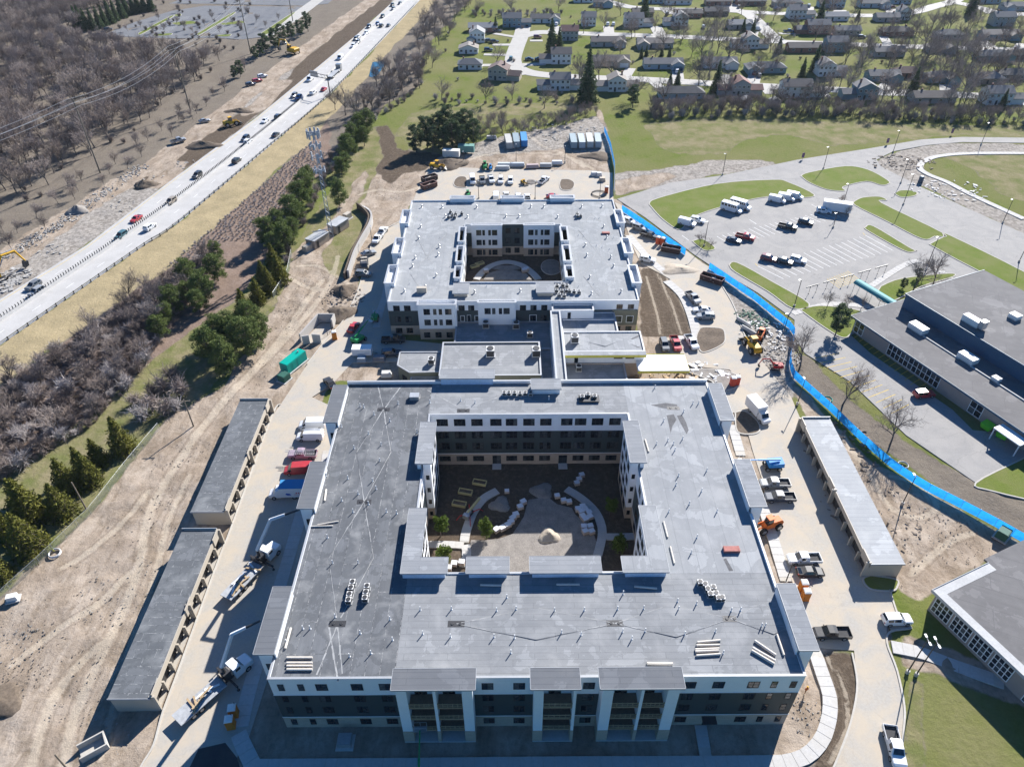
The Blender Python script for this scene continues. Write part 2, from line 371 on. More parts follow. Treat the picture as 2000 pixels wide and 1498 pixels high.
def concrete(name, base, dust, amt, rough=.85, sc=.22, crack=.5):
    m, t, b = nodes_of(name); P = pos(t)
    n1 = noise(t, P, 2.5, 6, .7); n2 = noise(t, P, sc, 5, .65, .6); n0 = noise(t, P, 14, 3, .6)
    c = mixc(t, ramp(t, n1, .3, .7), tuple(v*.88 for v in base), tuple(v*1.08 for v in base))
    c = mixc(t, mth(t, 'MULTIPLY', ramp(t, n2, .38, .62), amt), c, dust)
    v = N(t, 'ShaderNodeTexVoronoi', feature='DISTANCE_TO_EDGE'); v.inputs['Scale'].default_value = .13
    w_ = N(t, 'ShaderNodeVectorMath', operation='ADD'); t.links.new(P, w_.inputs[0])
    wn = N(t, 'ShaderNodeTexNoise'); wn.inputs['Scale'].default_value = .4; t.links.new(P, wn.inputs['Vector'])
    ws = N(t, 'ShaderNodeVectorMath', operation='SCALE'); ws.inputs['Scale'].default_value = 3.0; t.links.new(wn.outputs['Color'], ws.inputs[0]); t.links.new(ws.outputs[0], w_.inputs[1])
    t.links.new(w_.outputs[0], v.inputs['Vector'])
    c = mixc(t, mth(t, 'MULTIPLY', ramp(t, v.outputs['Distance'], .002, .006, (1,1,1,1), (0,0,0,1)), crack), c, tuple(x*.45 for x in base))
    t.links.new(c, b.inputs['Base Color']); b.inputs['Roughness'].default_value = rough; b.inputs['Specular IOR Level'].default_value = .12; bump(t, b, mth(t, 'ADD', n1, n0), .15, .03)
concrete('drive_concrete', (.355,.333,.298), (.42,.358,.278), .8, crack=.18)
concrete('street_concrete', (.40,.385,.36), (.34,.325,.295), .5)
concrete('sidewalk_concrete', (.45,.44,.425), (.40,.37,.32), .4, crack=.1)
concrete('kerb_concrete', (.44,.42,.38), (.36,.32,.27), .5, crack=0)
concrete('asphalt_light', (.255,.247,.238), (.32,.305,.285), .6, crack=.45)
concrete('asphalt_grey', (.14,.145,.155), (.18,.18,.185), .5, crack=.5)
concrete('asphalt_black', (.05,.05,.052), (.085,.08,.075), .4, crack=.2)
concrete('highway_concrete', (.43,.42,.405), (.36,.35,.335), .7, crack=0)
plain('road_yellow', (.55,.38,.06), .8, var=.35, scale=5); plain('road_white', (.66,.66,.64), .8, var=.3, scale=5)

DRIVE_L = [(250,1560),(275,1498),(300,1455),(318,1392),(352,1300),(430,1085),(452,1030),(530,815),(548,790),(600,712),(640,660),(668,630),(694,580),(706,545),(722,490),(738,458),(790,428)]
DRIVE_ALL = DRIVE_L+[(830,330),(1200,325),(1260,420),(1400,500),(1560,760),(1600,820),(1700,1120),(1748,1165),(1760,1300),(1768,1400),(1760,1560)]
make_ground()
def paving(name, pts, mat, z, world=False):
    P = pts if world else [tuple(G(*p)[:2]) for p in pts]
    o = sheet(name, P, z, mat, depth=.5); return tag(o, kind='structure')
def kerb(name, pts, world=False, w=.28, h=.14, z=.02, closed=False, mat='kerb_concrete', smooth=True):
    P = pts if world else [tuple(G(*p)[:2]) for p in pts]
    if closed: P = P+[P[0]]
    if smooth: P = smooth_line(P, 4)
    mb = MB(); strip(mb, P, w, -.1, z+h); return tag(mb.build(name, mat), kind='structure')
# site drives: left, rear yard, right, forecourt between the buildings
wA, eA = -32.9, 39.2
_dl = [tuple(G(*p)[:2]) for p in DRIVE_L]
paving('drive_left', _dl[:9]+[(-45.,126.)]+[(-32.9+.4,118.)]+[(-31.5,108.),(-36.6,107.),(-36.9,96.),(-36.0,88.)]+[(-38.,50.),(-41.,40.)], 'drive_concrete', .02, True)
paving('drive_rear_left', _dl[8:]+[(-31.,207.),(-27.,206.),(-27.5,148.),(-16.,146.),(-16.,139.5),(-38.,138.6),(-41.,131.),(-44.8,126.)], 'drive_concrete', .024, True)
paving('rear_lot', [(800,410),(815,372),(836,330),(880,327),(1000,331),(1150,333),(1196,338),(1199,412)], 'drive_concrete', .02)
_dr = [(1200,395),(1212,400),(1350,497),(1372,514),(1386,522),(1410,558),(1434,600),(1452,650),(1478,690),(1512,735),(1545,775),(1562,815),(1640,985),(1700,1105),(1738,1152),(1746,1180),(1733,1222),(1730,1252),(1752,1310),(1766,1380),(1764,1430),(1752,1560),(1600,1560),(1640,1470),(1664,1400),(1675,1335),(1668,1270),(1600,1265),(1575,1200),(1530,1095),(1503,1005),(1488,935),(1470,880),(1462,850),(1462,820),(1420,800),(1400,760),(1420,755),(1437,738),(1425,722),(1350,715),(1300,690),(1290,660),(1350,658),(1357,640),(1352,612),(1333,575),(1308,545),(1285,532),(1252,515),(1235,480),(1222,440)]
paving('drive_right', _dr, 'drive_concrete', .02)
# beds in the right drive
def bed(name, pts, z=.12, mat='bed_soil', k=True):
    P = smooth_line([tuple(G(*p)[:2]) for p in pts+[pts[0]]], 4)[:-1]
    paving(name, P, mat, z, True)
    if k: kerb(name+'_kerb', P, True, closed=True, smooth=False)
plain('bed_soil', (.115,.090,.068), .95, var=.45, scale=2.2, bumps=1.0)
plain('bed_gravel', (.22,.20,.18), .95, var=.35, scale=5, bumps=.8)
def grass_mat():
    m, t, b = nodes_of('island_grass'); P = pos(t)
    n1 = noise(t, P, 3.0, 6, .75); n2 = noise(t, P, .18, 5, .6)
    c = mixc(t, ramp(t, n2, .36, .66), mixc(t, n1, (.070,.108,.012), (.14,.175,.030)), mixc(t, n1, (.17,.168,.065), (.12,.145,.034)))
    t.links.new(c, b.inputs['Base Color']); b.inputs['Roughness'].default_value = .95; b.inputs['Specular IOR Level'].default_value = .1; bump(t, b, n1, .8, .15)
grass_mat()
bed('planting_bed', [(1367,642),(1378,640),(1410,643),(1416,658),(1412,672),(1385,686),(1368,686),(1360,660)])
bed('planting_bed', [(888,352),(896,346),(910,347),(912,358),(910,367),(892,366),(886,360)])
bed('planting_bed', [(1096,351),(1110,351),(1121,357),(1120,367),(1112,372),(1097,371),(1093,360)])
bed('planting_bed', [(1436,806),(1455,804),(1478,822),(1484,840),(1470,848),(1440,843)])
bed('planting_bed', [(1700,1124),(1750,1132),(1752,1146),(1742,1154),(1705,1152),(1690,1142),(1686,1130)], mat='island_grass')
bed('gravel_island', [(1330,722),(1400,722),(1438,733),(1446,748),(1436,758),(1400,765),(1390,745)], mat='bed_gravel')
kerb('drive_kerb', DRIVE_L[:9])
kerb('drive_kerb', DRIVE_L[9:])
kerb('drive_kerb', [(1386,522),(1410,558),(1434,600),(1452,650),(1470,680)])
kerb('drive_kerb', [(1738,1152),(1746,1180),(1760,1215),(1780,1226),(1740,1233),(1732,1255),(1752,1310),(1766,1380),(1764,1430),(1752,1560)])
kerb('drive_kerb', [(1664,1275),(1674,1335),(1664,1400),(1640,1470),(1600,1560)])
paving('parking_bay', [(1736,1165),(1748,1180),(1762,1216),(1782,1227),(1742,1233),(1726,1205)], 'drive_concrete', .028)
paving('tack_coat', [(388,1462),(440,1450),(462,1478),(482,1540),(350,1540)], 'asphalt_black', .03)
# school roads and lots
LOT = [(1205,389),(1310,357),(1410,343),(1560,312),(1700,290),(1800,273),(1880,268),(2200,272),(2200,282),(1880,278),(1810,284),(1745,296),(1712,312),(1720,325),(1745,338),(1800,366),(1900,412),(2000,456),(2200,560),(2200,720),(2000,600),(1900,560),(1760,580),(1690,640),(1662,655),(1700,690),(1860,800),(1900,840),(2010,850),(2010,900),(1905,942),(1770,850),(1660,745),(1572,690),(1550,655),(1552,625),(1480,572),(1385,517),(1355,497),(1260,425)]
paving('school_parking_lot', LOT, 'asphalt_light', .02)
def isl(name, pts, mat='island_grass'): bed(name, pts, .13, mat)
isl('grass_island', [(1268,400),(1285,388),(1400,360),(1510,352),(1540,357),(1590,381),(1565,387),(1500,385),(1420,402),(1355,424),(1332,447),(1318,446),(1290,425)])
isl('grass_island', [(1300+.35*a,.35*b) for a,b in [(755,985),(800,965),(1000,930),(1130,950),(1240,1010),(1240,1030),(1200,1035),(1120,1015),(990,1045),(1000,1068),(900,1060),(800,1020)]])
isl('grass_island', [(1747,379),(1757,373),(1779,373),(1791,378),(1784,384),(1760,386)])
isl('grass_island', [(1300+.35*a,.35*b) for a,b in [(1055,1125),(1100,1105),(1190,1100),(1235,1120),(1205,1135),(1550,1305),(1500,1322),(1430,1335),(1240,1240),(1060,1150)]])
isl('grass_island', [(1815,478),(1842,464),(1858,462),(2060,565),(2060,600),(1900,524)])
isl('grass_island', [(1300+.35*a,.35*b) for a,b in [(1115,1270),(1160,1265),(1370,1390),(1400,1400),(1350,1408),(1250,1360),(1120,1285)]])
isl('grass_island', [(1352,472),(1372,468),(1396,484),(1388,490),(1372,488)])
isl('grass_island', [(1424,518),(1440,514),(1510,552),(1580,594),(1548,603),(1500,570),(1436,532)])
isl('grass_island', [(1563,606),(1600,598),(1668,605),(1690,618),(1664,650),(1646,660),(1610,640)])
isl('grass_island', [(1720,560),(1760,545),(1850,535),(1862,541),(1800,560),(1740,590),(1712,580)])
isl('grass_island', [(1990,900),(2060,880),(2200,960),(2200,1040),(2060,990),(1940,960),(1905,944)])
# parking stall lines
def lines(name, quads, n, mat):
    a, b, c, d = [G(*q) for q in quads]; mb = MB()
    for i in range(n+1):
        t = i/n; p = a.lerp(b, t); q = d.lerp(c, t); strip(mb, [p[:2], q[:2]], .14, .021, .026)
    tag(mb.build(name, mat), kind='structure')
lines('stall_markings', [(1400,462),(1620,410),(1650,422),(1430,480)], 22, 'road_white')
lines('stall_markings', [(1345,470),(1600,408),(1585,400),(1332,460)], 2, 'road_white')
lines('stall_markings', [(1480,520),(1690,460),(1745,490),(1530,545)], 17, 'road_white')
lines('stall_markings', [(1475,515),(1685,455),(1690,460),(1480,520)], 1, 'road_yellow')
lines('stall_markings', [(1590,700),(1740,808),(1775,790),(1640,690)], 11, 'road_yellow')
lines('stall_markings', [(1668,660),(1800,770),(1830,752),(1690,648)], 13, 'road_yellow')
lines('stall_markings', [(1972,905),(2004,890),(2008,897),(1978,913)], 6, 'road_yellow'); lines('stall_markings', [(1615,545),(1655,530),(1680,548),(1640,563)], 9, 'road_yellow')
# neighbourhood streets
ST = [([(1022,52),(1018,70),(1008,95),(1002,118),(1010,132),(1030,141),(1060,146),(1110,150),(1170,153),(1240,155),(1330,160),(1400,164),(1480,168),(1560,172),(1640,176),(1720,181),(1800,182),(1880,186),(2150,196)], 8.5),
 ([(1016,72),(1050,64),(1080,64),(1137,66),(1200,68),(1260,70),(1340,73),(1400,76),(1450,78),(1510,81),(1560,84),(1640,86),(1720,90),(1800,92),(1900,95),(2150,104)], 8.5),
 ([(1400,8),(1425,16),(1460,28),(1478,42),(1500,64),(1522,82)], 8.5),
 ([(1190,4),(1230,14),(1290,18),(1370,20),(1430,22),(1500,26),(1560,28),(1620,30),(1700,31),(1750,29),(1790,23),(1825,13),(1862,3),(1880,-10)], 8.5),
 ([(1855,4),(1890,10),(1930,20),(1960,28),(2150,27)], 8.5)]
for i, (pl, wd) in enumerate(ST):
    P = smooth_line([tuple(G(*p)[:2]) for p in pl], 5); mb = MB(); strip(mb, P, wd, -.3, .012+.004*i); struct('street', mb, 'street_concrete')
# far left car park and its road
paving('office_car_park', [(204,68),(262,44),(336,22),(400,12),(595,14),(560,40),(518,72),(470,78),(420,74),(330,76),(240,72)], 'asphalt_grey', .02)
paving('office_car_park', [(330,8),(460,-40),(700,-40),(640,8),(598,12),(400,8)], 'asphalt_grey', .024)
paving('access_road', [(518,70),(532,70),(580,40),(640,-5),(680,-40),(655,-40),(610,0),(560,35)], 'street_concrete', .03)
for q in ([(270,66),(330,34),(336,35),(278,67)], [(385,67),(450,28),(456,29),(394,67)], [(335,46),(370,42),(388,46),(350,50)], [(300,68),(335,66),(330,70),(302,71)], [(420,70),(450,68),(446,72),(422,72)], [(510,66),(565,30),(575,27),(526,66)], [(430,47),(470,42),(476,46),(440,50)], [(340,30),(352,28),(354,31),(344,33)]):
    isl('car_park_island', q)
lines('stall_markings', [(300,62),(350,34),(370,34),(330,64)], 14, 'road_white'); lines('stall_markings', [(410,64),(465,32),(485,32),(436,64)], 14, 'road_white')
# pond beside the highway
m, t, b = nodes_of('pond_water'); b.inputs['Base Color'].default_value = (.03,.09,.13,1); b.inputs['Roughness'].default_value = .06; bump(t, b, noise(t, pos(t), 2.0, 3), .05, .02)
paving('pond', smooth_line([tuple(G(*p)[:2]) for p in [(728,122),(752,122),(745,136),(735,148),(722,150),(724,136),(728,122)]], 4)[:-1], 'pond_water', .03, True)
# ------------------------------------------------ the highway
hr = [tuple(G(*p)[:2]) for p in HWY_R]; hL = [tuple(G(*p)[:2]) for p in HWY_L]
paving('highway', hr+hL[::-1], 'highway_concrete', .05, True)
HC = [tuple((Vector(G(*a))+Vector(G(*b)))[:2][k]/2 for k in (0,1)) for a, b in (((-400,935),(-400,845)),((0,674),(0,585)),((280,480),(168,480)),((350,434),(265,407)),((525,287),(440,275)),((644,185),(560,182)),((755,70),(700,66)),((821,0),(772,0)),((868,-50),(822,-50)))]
# ================================================================ the apartment buildings
def siding(name, col, step=.2, rough=.6, var=.06, amt=.35):
    m, t, b = nodes_of(name); P = pos(t); s = N(t, 'ShaderNodeSeparateXYZ'); t.links.new(P, s.inputs[0])
    fr = mth(t, 'FRACT', mth(t, 'DIVIDE', s.outputs[2], step)); n2 = noise(t, P, .9, 4)
    c = mixc(t, n2, tuple(v*(1-var) for v in col), tuple(min(1, v*(1+var)) for v in col))
    c = mixc(t, mth(t, 'MULTIPLY', ramp(t, fr, .0, .14, (1,1,1,1), (0,0,0,1)), amt), c, tuple(v*.45 for v in col))
    t.links.new(c, b.inputs['Base Color']); b.inputs['Roughness'].default_value = rough; bump(t, b, fr, .25, .03)
siding('white_siding', (.74,.75,.76), .22, amt=.10); siding('green_siding', (.035,.052,.056), .18, amt=.2); siding('olive_siding', (.135,.14,.105), .18)
siding('tan_panel', (.40,.355,.29), .3, amt=.25)
def masonry(name, a, b_, mort):
    m, t, b = nodes_of(name); P = pos(t); mp = N(t, 'ShaderNodeMapping'); mp.inputs['Rotation'].default_value = (R(90), 0, 0); t.links.new(P, mp.inputs[0])
    br = N(t, 'ShaderNodeTexBrick'); br.inputs['Scale'].default_value = 1; br.inputs['Brick Width'].default_value = .6; br.inputs['Row Height'].default_value = .2; br.inputs['Mortar Size'].default_value = .012
    br.inputs['Color1'].default_value = (*a,1); br.inputs['Color2'].default_value = (*b_,1); br.inputs['Mortar'].default_value = (*mort,1); t.links.new(mp.outputs[0], br.inputs[0])
    t.links.new(br.outputs[0], b.inputs['Base Color']); b.inputs['Roughness'].default_value = .9
masonry('tan_masonry', (.40,.31,.235), (.45,.355,.27), (.25,.22,.19)); masonry('red_brick', (.19,.085,.06), (.25,.12,.085), (.26,.23,.2)); masonry('grey_block', (.40,.385,.36), (.45,.43,.40), (.33,.31,.29))
def membrane(name, dark, light, seam, w_=3.0, l_=9.0, rot=0.0, dots=.6):
    "rolled roofing: sheets with welded seams, chalky patches and scuffs"
    m, t, b = nodes_of(name); P = pos(t); mp = N(t, 'ShaderNodeMapping'); mp.inputs['Rotation'].default_value = (0, 0, R(rot)); t.links.new(P, mp.inputs[0])
    br = N(t, 'ShaderNodeTexBrick'); br.inputs['Scale'].default_value = 1; br.inputs['Brick Width'].default_value = l_; br.inputs['Row Height'].default_value = w_; br.inputs['Mortar Size'].default_value = .07; br.inputs['Mortar Smooth'].default_value = .6
    br.inputs['Color1'].default_value = (.42,.42,.42,1); br.inputs['Color2'].default_value = (.60,.60,.60,1); t.links.new(mp.outputs[0], br.inputs[0])
    st = N(t, 'ShaderNodeMapping'); st.inputs['Scale'].default_value = (.12, 1.2, 1); t.links.new(mp.outputs[0], st.inputs[0])
    n1 = noise(t, P, 1.3, 6, .75); n2 = noise(t, P, .09, 5, .6, .8); n3 = noise(t, st.outputs[0], .8, 5, .7); n0 = noise(t, P, 9, 4, .7)
    f = mth(t, 'ADD', mth(t, 'MULTIPLY', br.outputs[0], .35), mth(t, 'ADD', mth(t, 'MULTIPLY', n2, .4), mth(t, 'MULTIPLY', n3, .3)))
    f = mth(t, 'ADD', f, mth(t, 'MULTIPLY', n0, .14))
    c = mixc(t, ramp(t, f, .40, .72), dark, light)
    n5 = noise(t, P, .22, 5, .62, .3); c = mixc(t, mth(t, 'MULTIPLY', ramp(t, n5, .52, .70), .45), c, seam); c = mixc(t, mth(t, 'MULTIPLY', ramp(t, n5, .44, .30), .35), c, tuple(v*.72 for v in dark))
    sm = mth(t, 'MULTIPLY', br.outputs['Fac'], ramp(t, n1, .46, .62))
    c = mixc(t, mth(t, 'MULTIPLY', sm, dots), c, seam)
    c = mixc(t, mth(t, 'MULTIPLY', mth(t, 'MULTIPLY', br.outputs['Fac'], ramp(t, n1, .5, .38)), .3), c, tuple(v*.6 for v in dark))
    c = mixc(t, mth(t, 'MULTIPLY', ramp(t, n0, .68, .78), .35), c, seam)
    t.links.new(c, b.inputs['Base Color']); b.inputs['Roughness'].default_value = .85; b.inputs['Specular IOR Level'].default_value = .12
    bump(t, b, mth(t, 'ADD', n2, mth(t, 'ADD', mth(t, 'MULTIPLY', br.outputs['Fac'], .6), n3)), .22, .06)
membrane('roof_charcoal', (.078,.083,.090), (.175,.182,.192), (.48,.48,.47), 2.0, 10, 90, .9)
membrane('roof_grey', (.175,.182,.190), (.300,.307,.314), (.46,.46,.455), 1.0, 6, 0, .3)
membrane('roof_light', (.225,.234,.244), (.345,.353,.36), (.50,.50,.50), 2.6, 9, 90, .25)
membrane('roof_rear', (.225,.236,.245), (.345,.354,.36), (.54,.54,.535), 2.0, 12, 90, .45)
membrane('roof_canopy', (.20,.21,.225), (.30,.31,.322), (.36,.36,.36), .9, 14, 0, .2)
membrane('roof_canopy_dark', (.115,.122,.135), (.17,.178,.19), (.2,.2,.2), .9, 14, 0, .2)
membrane('roof_garage', (.085,.092,.10), (.16,.168,.178), (.40,.41,.41), 1.4, 3.2, 0, .9)
membrane('roof_garage_light', (.30,.31,.32), (.44,.45,.455), (.54,.54,.53), 1.0, 40, 0, .3)
membrane('roof_school', (.125,.121,.122), (.205,.199,.197), (.24,.235,.23), 4.0, 12, 24, .3)
plain('roof_patch', (.11,.11,.115), .8, var=.35, scale=2.5); plain('roof_dust', (.30,.302,.30), .9, var=.3, scale=1.2)
plain('metal_coping', (.36,.37,.385), .5, .2, var=.08); plain('dark_coping', (.12,.115,.115), .5, .2, var=.15); plain('white_trim', (.72,.72,.71), .5, var=.05); plain('window_frame', (.022,.024,.028), .45, var=.1)
plain('galvanised', (.42,.43,.44), .45, .6, var=.2); plain('pipe_white', (.62,.62,.61), .5, var=.1); plain('black_rubber', (.02,.02,.02), .8); plain('dark_metal', (.06,.06,.062), .5, .4)
plain('raw_timber', (.38,.28,.17), .8, var=.3, scale=6); plain('yellow_sheathing', (.52,.47,.10), .7, var=.2); plain('house_wrap', (.50,.60,.72), .6, var=.15); plain('deck_brown', (.22,.155,.11), .8, var=.2)
m, t, b = nodes_of('glass_dark')
_n = noise(t, pos(t), 2.2, 3, .6); _o = N(t, 'ShaderNodeObjectInfo')
t.links.new(mixc(t, ramp(t, mth(t, 'ADD', mth(t, 'MULTIPLY', _n, .5), mth(t, 'MULTIPLY', _o.outputs['Random'], .5)), .52, .78), (.012,.017,.024), (.10,.105,.105)), b.inputs['Base Color'])
b.inputs['Roughness'].default_value = .07; b.inputs['Specular IOR Level'].default_value = .6

_WM = {}
def window_mesh(w_, h_, cols, rows, fm, bar=.05):
    key = ('f', round(w_,2), round(h_,2), cols, rows, fm)
    if key not in _WM:
        mb = MB(); f = .075
        mb.box(-w_/2, -.045, 0, -w_/2+f, .02, h_); mb.box(w_/2-f, -.045, 0, w_/2, .02, h_); mb.box(-w_/2+f, -.045, 0, w_/2-f, .02, f); mb.box(-w_/2+f, -.045, h_-f, w_/2-f, .02, h_)
        for i in range(1, cols): x = -w_/2+w_*i/cols; mb.box(x-bar/2-.012, -.04, f, x+bar/2+.012, .02, h_-f)
        for j in range(1, rows):
            z = h_*j/rows
            for i in range(cols):
                x0 = -w_/2+w_*i/cols; mb.box(x0+(f if i == 0 else bar/2+.012), -.035, z-bar/2, x0+w_/cols-(f if i == cols-1 else bar/2+.012), .02, z+bar/2)
        _WM[key] = mb.mesh('window', fm)
    return _WM[key]
def pane_mesh(w_, h_):
    key = ('p', round(w_,2), round(h_,2))
    if key not in _WM:
        mb = MB(); mb.box(-w_/2, -.014, 0, w_/2, .012, h_); _WM[key] = mb.mesh('pane', 'glass_dark')
    return _WM[key]
def window(parent, x, y, z0, w_, h_, rz=0.0, cols=2, rows=2, frame='window_frame', trim=None, name='window'):
    "one window with its panes; local -y looks out"
    o = link(name, window_mesh(w_, h_, cols, rows, frame), parent, (x, y, z0), rz)
    pw = w_/cols-.07
    for i in range(cols): link('pane', pane_mesh(pw, h_-.1), o, (-w_/2+w_*(i+.5)/cols, 0, .05))
    if trim:
        key = ('t', round(w_,2), round(h_,2), trim)
        if key not in _WM:
            mb = MB(); e = .14
            mb.box(-w_/2-e, -.03, -e, -w_/2-.002, .01, h_+e); mb.box(w_/2+.002, -.03, -e, w_/2+e, .01, h_+e); mb.box(-w_/2-.002, -.03, h_+.002, w_/2+.002, .01, h_+e); mb.box(-w_/2-.002, -.03, -e, w_/2+.002, .01, -.002)
            _WM[key] = mb.mesh('trim', trim)
        link('trim', _WM[key], o)
    return o
def ring(parent, O, I, bands, th=.3, skip=()):
    "walls of a block round a court, one part for each cladding"
    X0, Y0, X1, Y1 = O; x0, y0, x1, y1 = I
    for nm, z0, z1, mat in bands:
        mb = MB()
        mb.box(X0, Y0, z0, X1, Y0+th, z1); mb.box(X0, Y1-th, z0, X1, Y1, z1); mb.box(X0, Y0+th, z0, X0+th, Y1-th, z1); mb.box(X1-th, Y0+th, z0, X1, Y1-th, z1)
        mb.box(x0-th, y1, z0, x1+th, y1+th, z1); mb.box(x0-th, y0-th, z0, x1+th, y0, z1); mb.box(x0-th, y0, z0, x0, y1, z1); mb.box(x1, y0, z0, x1+th, y1, z1)
        mb.build(nm, mat, parent)
def coping(parent, O, I, z, w_=.32, out=.05, mat='metal_coping', h=.06):
    X0, Y0, X1, Y1 = O; x0, y0, x1, y1 = I; mb = MB()
    a, i = out, w_-out
    mb.box(X0-a, Y0-a, z, X1+a, Y0+i, z+h); mb.box(X0-a, Y1-i, z, X1+a, Y1+a, z+h); mb.box(X0-a, Y0+i, z, X0+i, Y1-i, z+h); mb.box(X1-i, Y0+i, z, X1+a, Y1-i, z+h)
    if I[2] > I[0]:
        mb.box(x0-i, y1-a, z, x1+i, y1+i, z+h); mb.box(x0-i, y0-i, z, x1+i, y0+a, z+h); mb.box(x0-i, y0+a, z, x0+a, y1-a, z+h); mb.box(x1-a, y0+a, z, x1+i, y1-a, z+h)
    mb.build('coping', mat, parent)
def block(parent, x0, y0, x1, y1, bands, roof_z, roof_mat, cop='metal_coping', th=.25, roofname='roof'):
    "a plain block: banded walls, sunk flat roof, coping"
    for nm, z0, z1, mat in bands:
        mb = MB(); mb.box(x0, y0, z0, x1, y0+th, z1); mb.box(x0, y1-th, z0, x1, y1, z1); mb.box(x0, y0+th, z0, x0+th, y1-th, z1); mb.box(x1-th, y0+th, z0, x1, y1-th, z1)
        mb.build(nm, mat, parent)
    mb = MB(); mb.box(x0+th, y0+th, roof_z-.3, x1-th, y1-th, roof_z); mb.build(roofname, roof_mat, parent)
    coping(parent, (x0, y0, x1, y1), (0,0,0,0), bands[-1][2], .36, .06, cop)
def canopy(parent, x0, y0, x1, y1, z, mat='roof_canopy', poly=None, th=.30):
    "a flat roof slab with a metal drip edge"
    P = poly or [(x0,y0),(x1,y0),(x1,y1),(x0,y1)]
    mb = MB(); mb.prism(P, z-th, z); o = mb.build('canopy_roof', mat, parent)
    e = MB(); q = P+[P[0]]
    for a, c in zip(q, q[1:]):
        d = Vector((c[0]-a[0], c[1]-a[1])).normalized(); n = Vector((d.y, -d.x))
        if area(P) < 0: n = -n
        strip(e, [(a[0]+n.x*.025-d.x*.0, a[1]+n.y*.025), (c[0]+n.x*.025, c[1]+n.y*.025)], .045, z-th*.9, z+.03)
    e.build('drip_edge', 'metal_coping', o)
def dust_lines(parent, z, lines_, w_=.14, mat='roof_dust'):
    for k, ln in enumerate(lines_):
        mb = MB()
        P = resample([tuple(p) for p in ln], 1.1)
        for a, c in zip(P, P[1:]):
            ww = w_*(.35+.9*rng.random()); strip(mb, [(a[0]+rng.uniform(-.06,.06),a[1]),(c[0],c[1])], ww, z+.004, z+.009+.0005*k)
        if mb.v: mb.build('cricket_edge', mat, parent)
def cricket(parent, z, pts, mat, h=.10):
    "a tapered insulation diamond: pts = drain, side, drain, side"
    a, s1, c, s2 = [Vector((p[0],p[1],z+.005)) for p in pts]; m1 = (s1+s2)/2; mid = Vector((m1.x, m1.y, z+h))
    mb = MB(); s1b = s1.copy(); s2b = s2.copy(); s1b.z = z+h*.8; s2b.z = z+h*.8
    mb.add([a, s1b, c, s2b, mid], [(0,1,4),(1,2,4),(2,3,4),(3,0,4)]); mb.build('roof_cricket', mat, parent)
VENT = None
def vents(parent, pts, z, r=.075, h=.75, name='vent_pipe', big=False):
    global VENT
    key = ('vent', r, h, big)
    if key not in _WM:
        mb = MB(); mb.tube((0,0,0),(0,0,h*.12), r*2.2, r*1.4, 8); mb.tube((0,0,h*.12),(0,0,h), r, r, 8)
        if big: mb.tube((0,0,h),(0,0,h+.12), r*1.9, r*1.9, 8); mb.tube((0,0,h+.12),(0,0,h+.26), r*1.9, .02, 8)
        _WM[key] = mb.mesh(name, 'pipe_white' if not big else 'galvanised')
    for p in pts: q = G(p[0], p[1], z); link(name, _WM[key], parent, (q.x, q.y, z))
# ---------------------------------------------------------------- four-storey block
A = thing('apartment_building', 'four-storey apartment block with flat grey roof around a paved courtyard', 'apartment block')
AO = (-32.9, 51.3, 39.2, 114.4); AI = (-15.6, 68.3, 22.1, 104.6); AR = 13.10; AT = 13.22
ring(A, AO, AI, [('tan_masonry_wall', -.3, 2.9, 'tan_masonry'), ('green_siding_wall', 2.96, 9.0, 'green_siding'), ('white_siding_wall', 9.0, AT, 'white_siding')])
ring(A, (AO[0]-.05,AO[1]-.05,AO[2]+.05,AO[3]+.05), (AI[0]+.05,AI[1]+.05,AI[2]-.05,AI[3]-.05), [('band_course', 2.86, 2.98, 'white_trim'), ('band_course', 8.97, 9.06, 'white_trim')], th=.1)
coping(A, AO, AI, AT)
for q in ((-32.9,114.08,3.8,114.4),(9.85,114.08,39.2,114.4)):
    mb = MB(); mb.box(q[0],q[1],AT+.062,q[2],q[3],13.75); mb.build('back_parapet', 'white_siding', A); mb = MB(); mb.box(q[0]-.05,q[1]-.05,13.75,q[2]+.05,q[3]+.05,13.82); mb.build('parapet_cap', 'metal_coping', A)
mb = MB(); mb.box(38.9,65.2,AT+.062,39.2,79.3,13.6); mb.build('side_parapet', 'white_siding', A)
t_ = .3
for nm, mat, q in (('roof','roof_charcoal',(AO[0]+t_, AO[1]+t_, AI[0]-t_, AO[3]-t_)), ('roof','roof_grey',(AI[0]-t_+.004, AO[1]+t_, AO[2]-t_, AI[1]-t_)), ('roof','roof_light',(AI[2]+t_, AI[1]-t_+.004, AO[2]-t_, AO[3]-t_)), ('roof','roof_grey',(AI[0]-t_+.004, AI[3]+t_, AI[2]+t_-.004, AO[3]-t_))):
    mb = MB(); mb.box(q[0], q[1], AR-.35, q[2], q[3], AR); mb.build(nm, mat, A)
def dr(px, py): return G(px, py, AR)[:2]
for d1, d2, wd in (((738,700),(749,800),0),((749,800),(711,980),3.2),((711,980),(659,1218),3.6)):
    p, q = dr(*d1), dr(*d2); my = (p[1]+q[1])/2
    if wd: cricket(A, AR, [p, (p[0]-wd, my), q, (p[0]+wd*.9, my)], 'roof_charcoal'); dust_lines(A, AR+.03, [[p,(p[0]-wd,my),q],[p,(p[0]+wd*.9,my),q]], .18)
dust_lines(A, AR, [[dr(738,754), dr(749,798)], [dr(782,756), dr(751,798)], [dr(659,1220), dr(669,1322)], [dr(659,1220), dr(618,1318)]], .18)
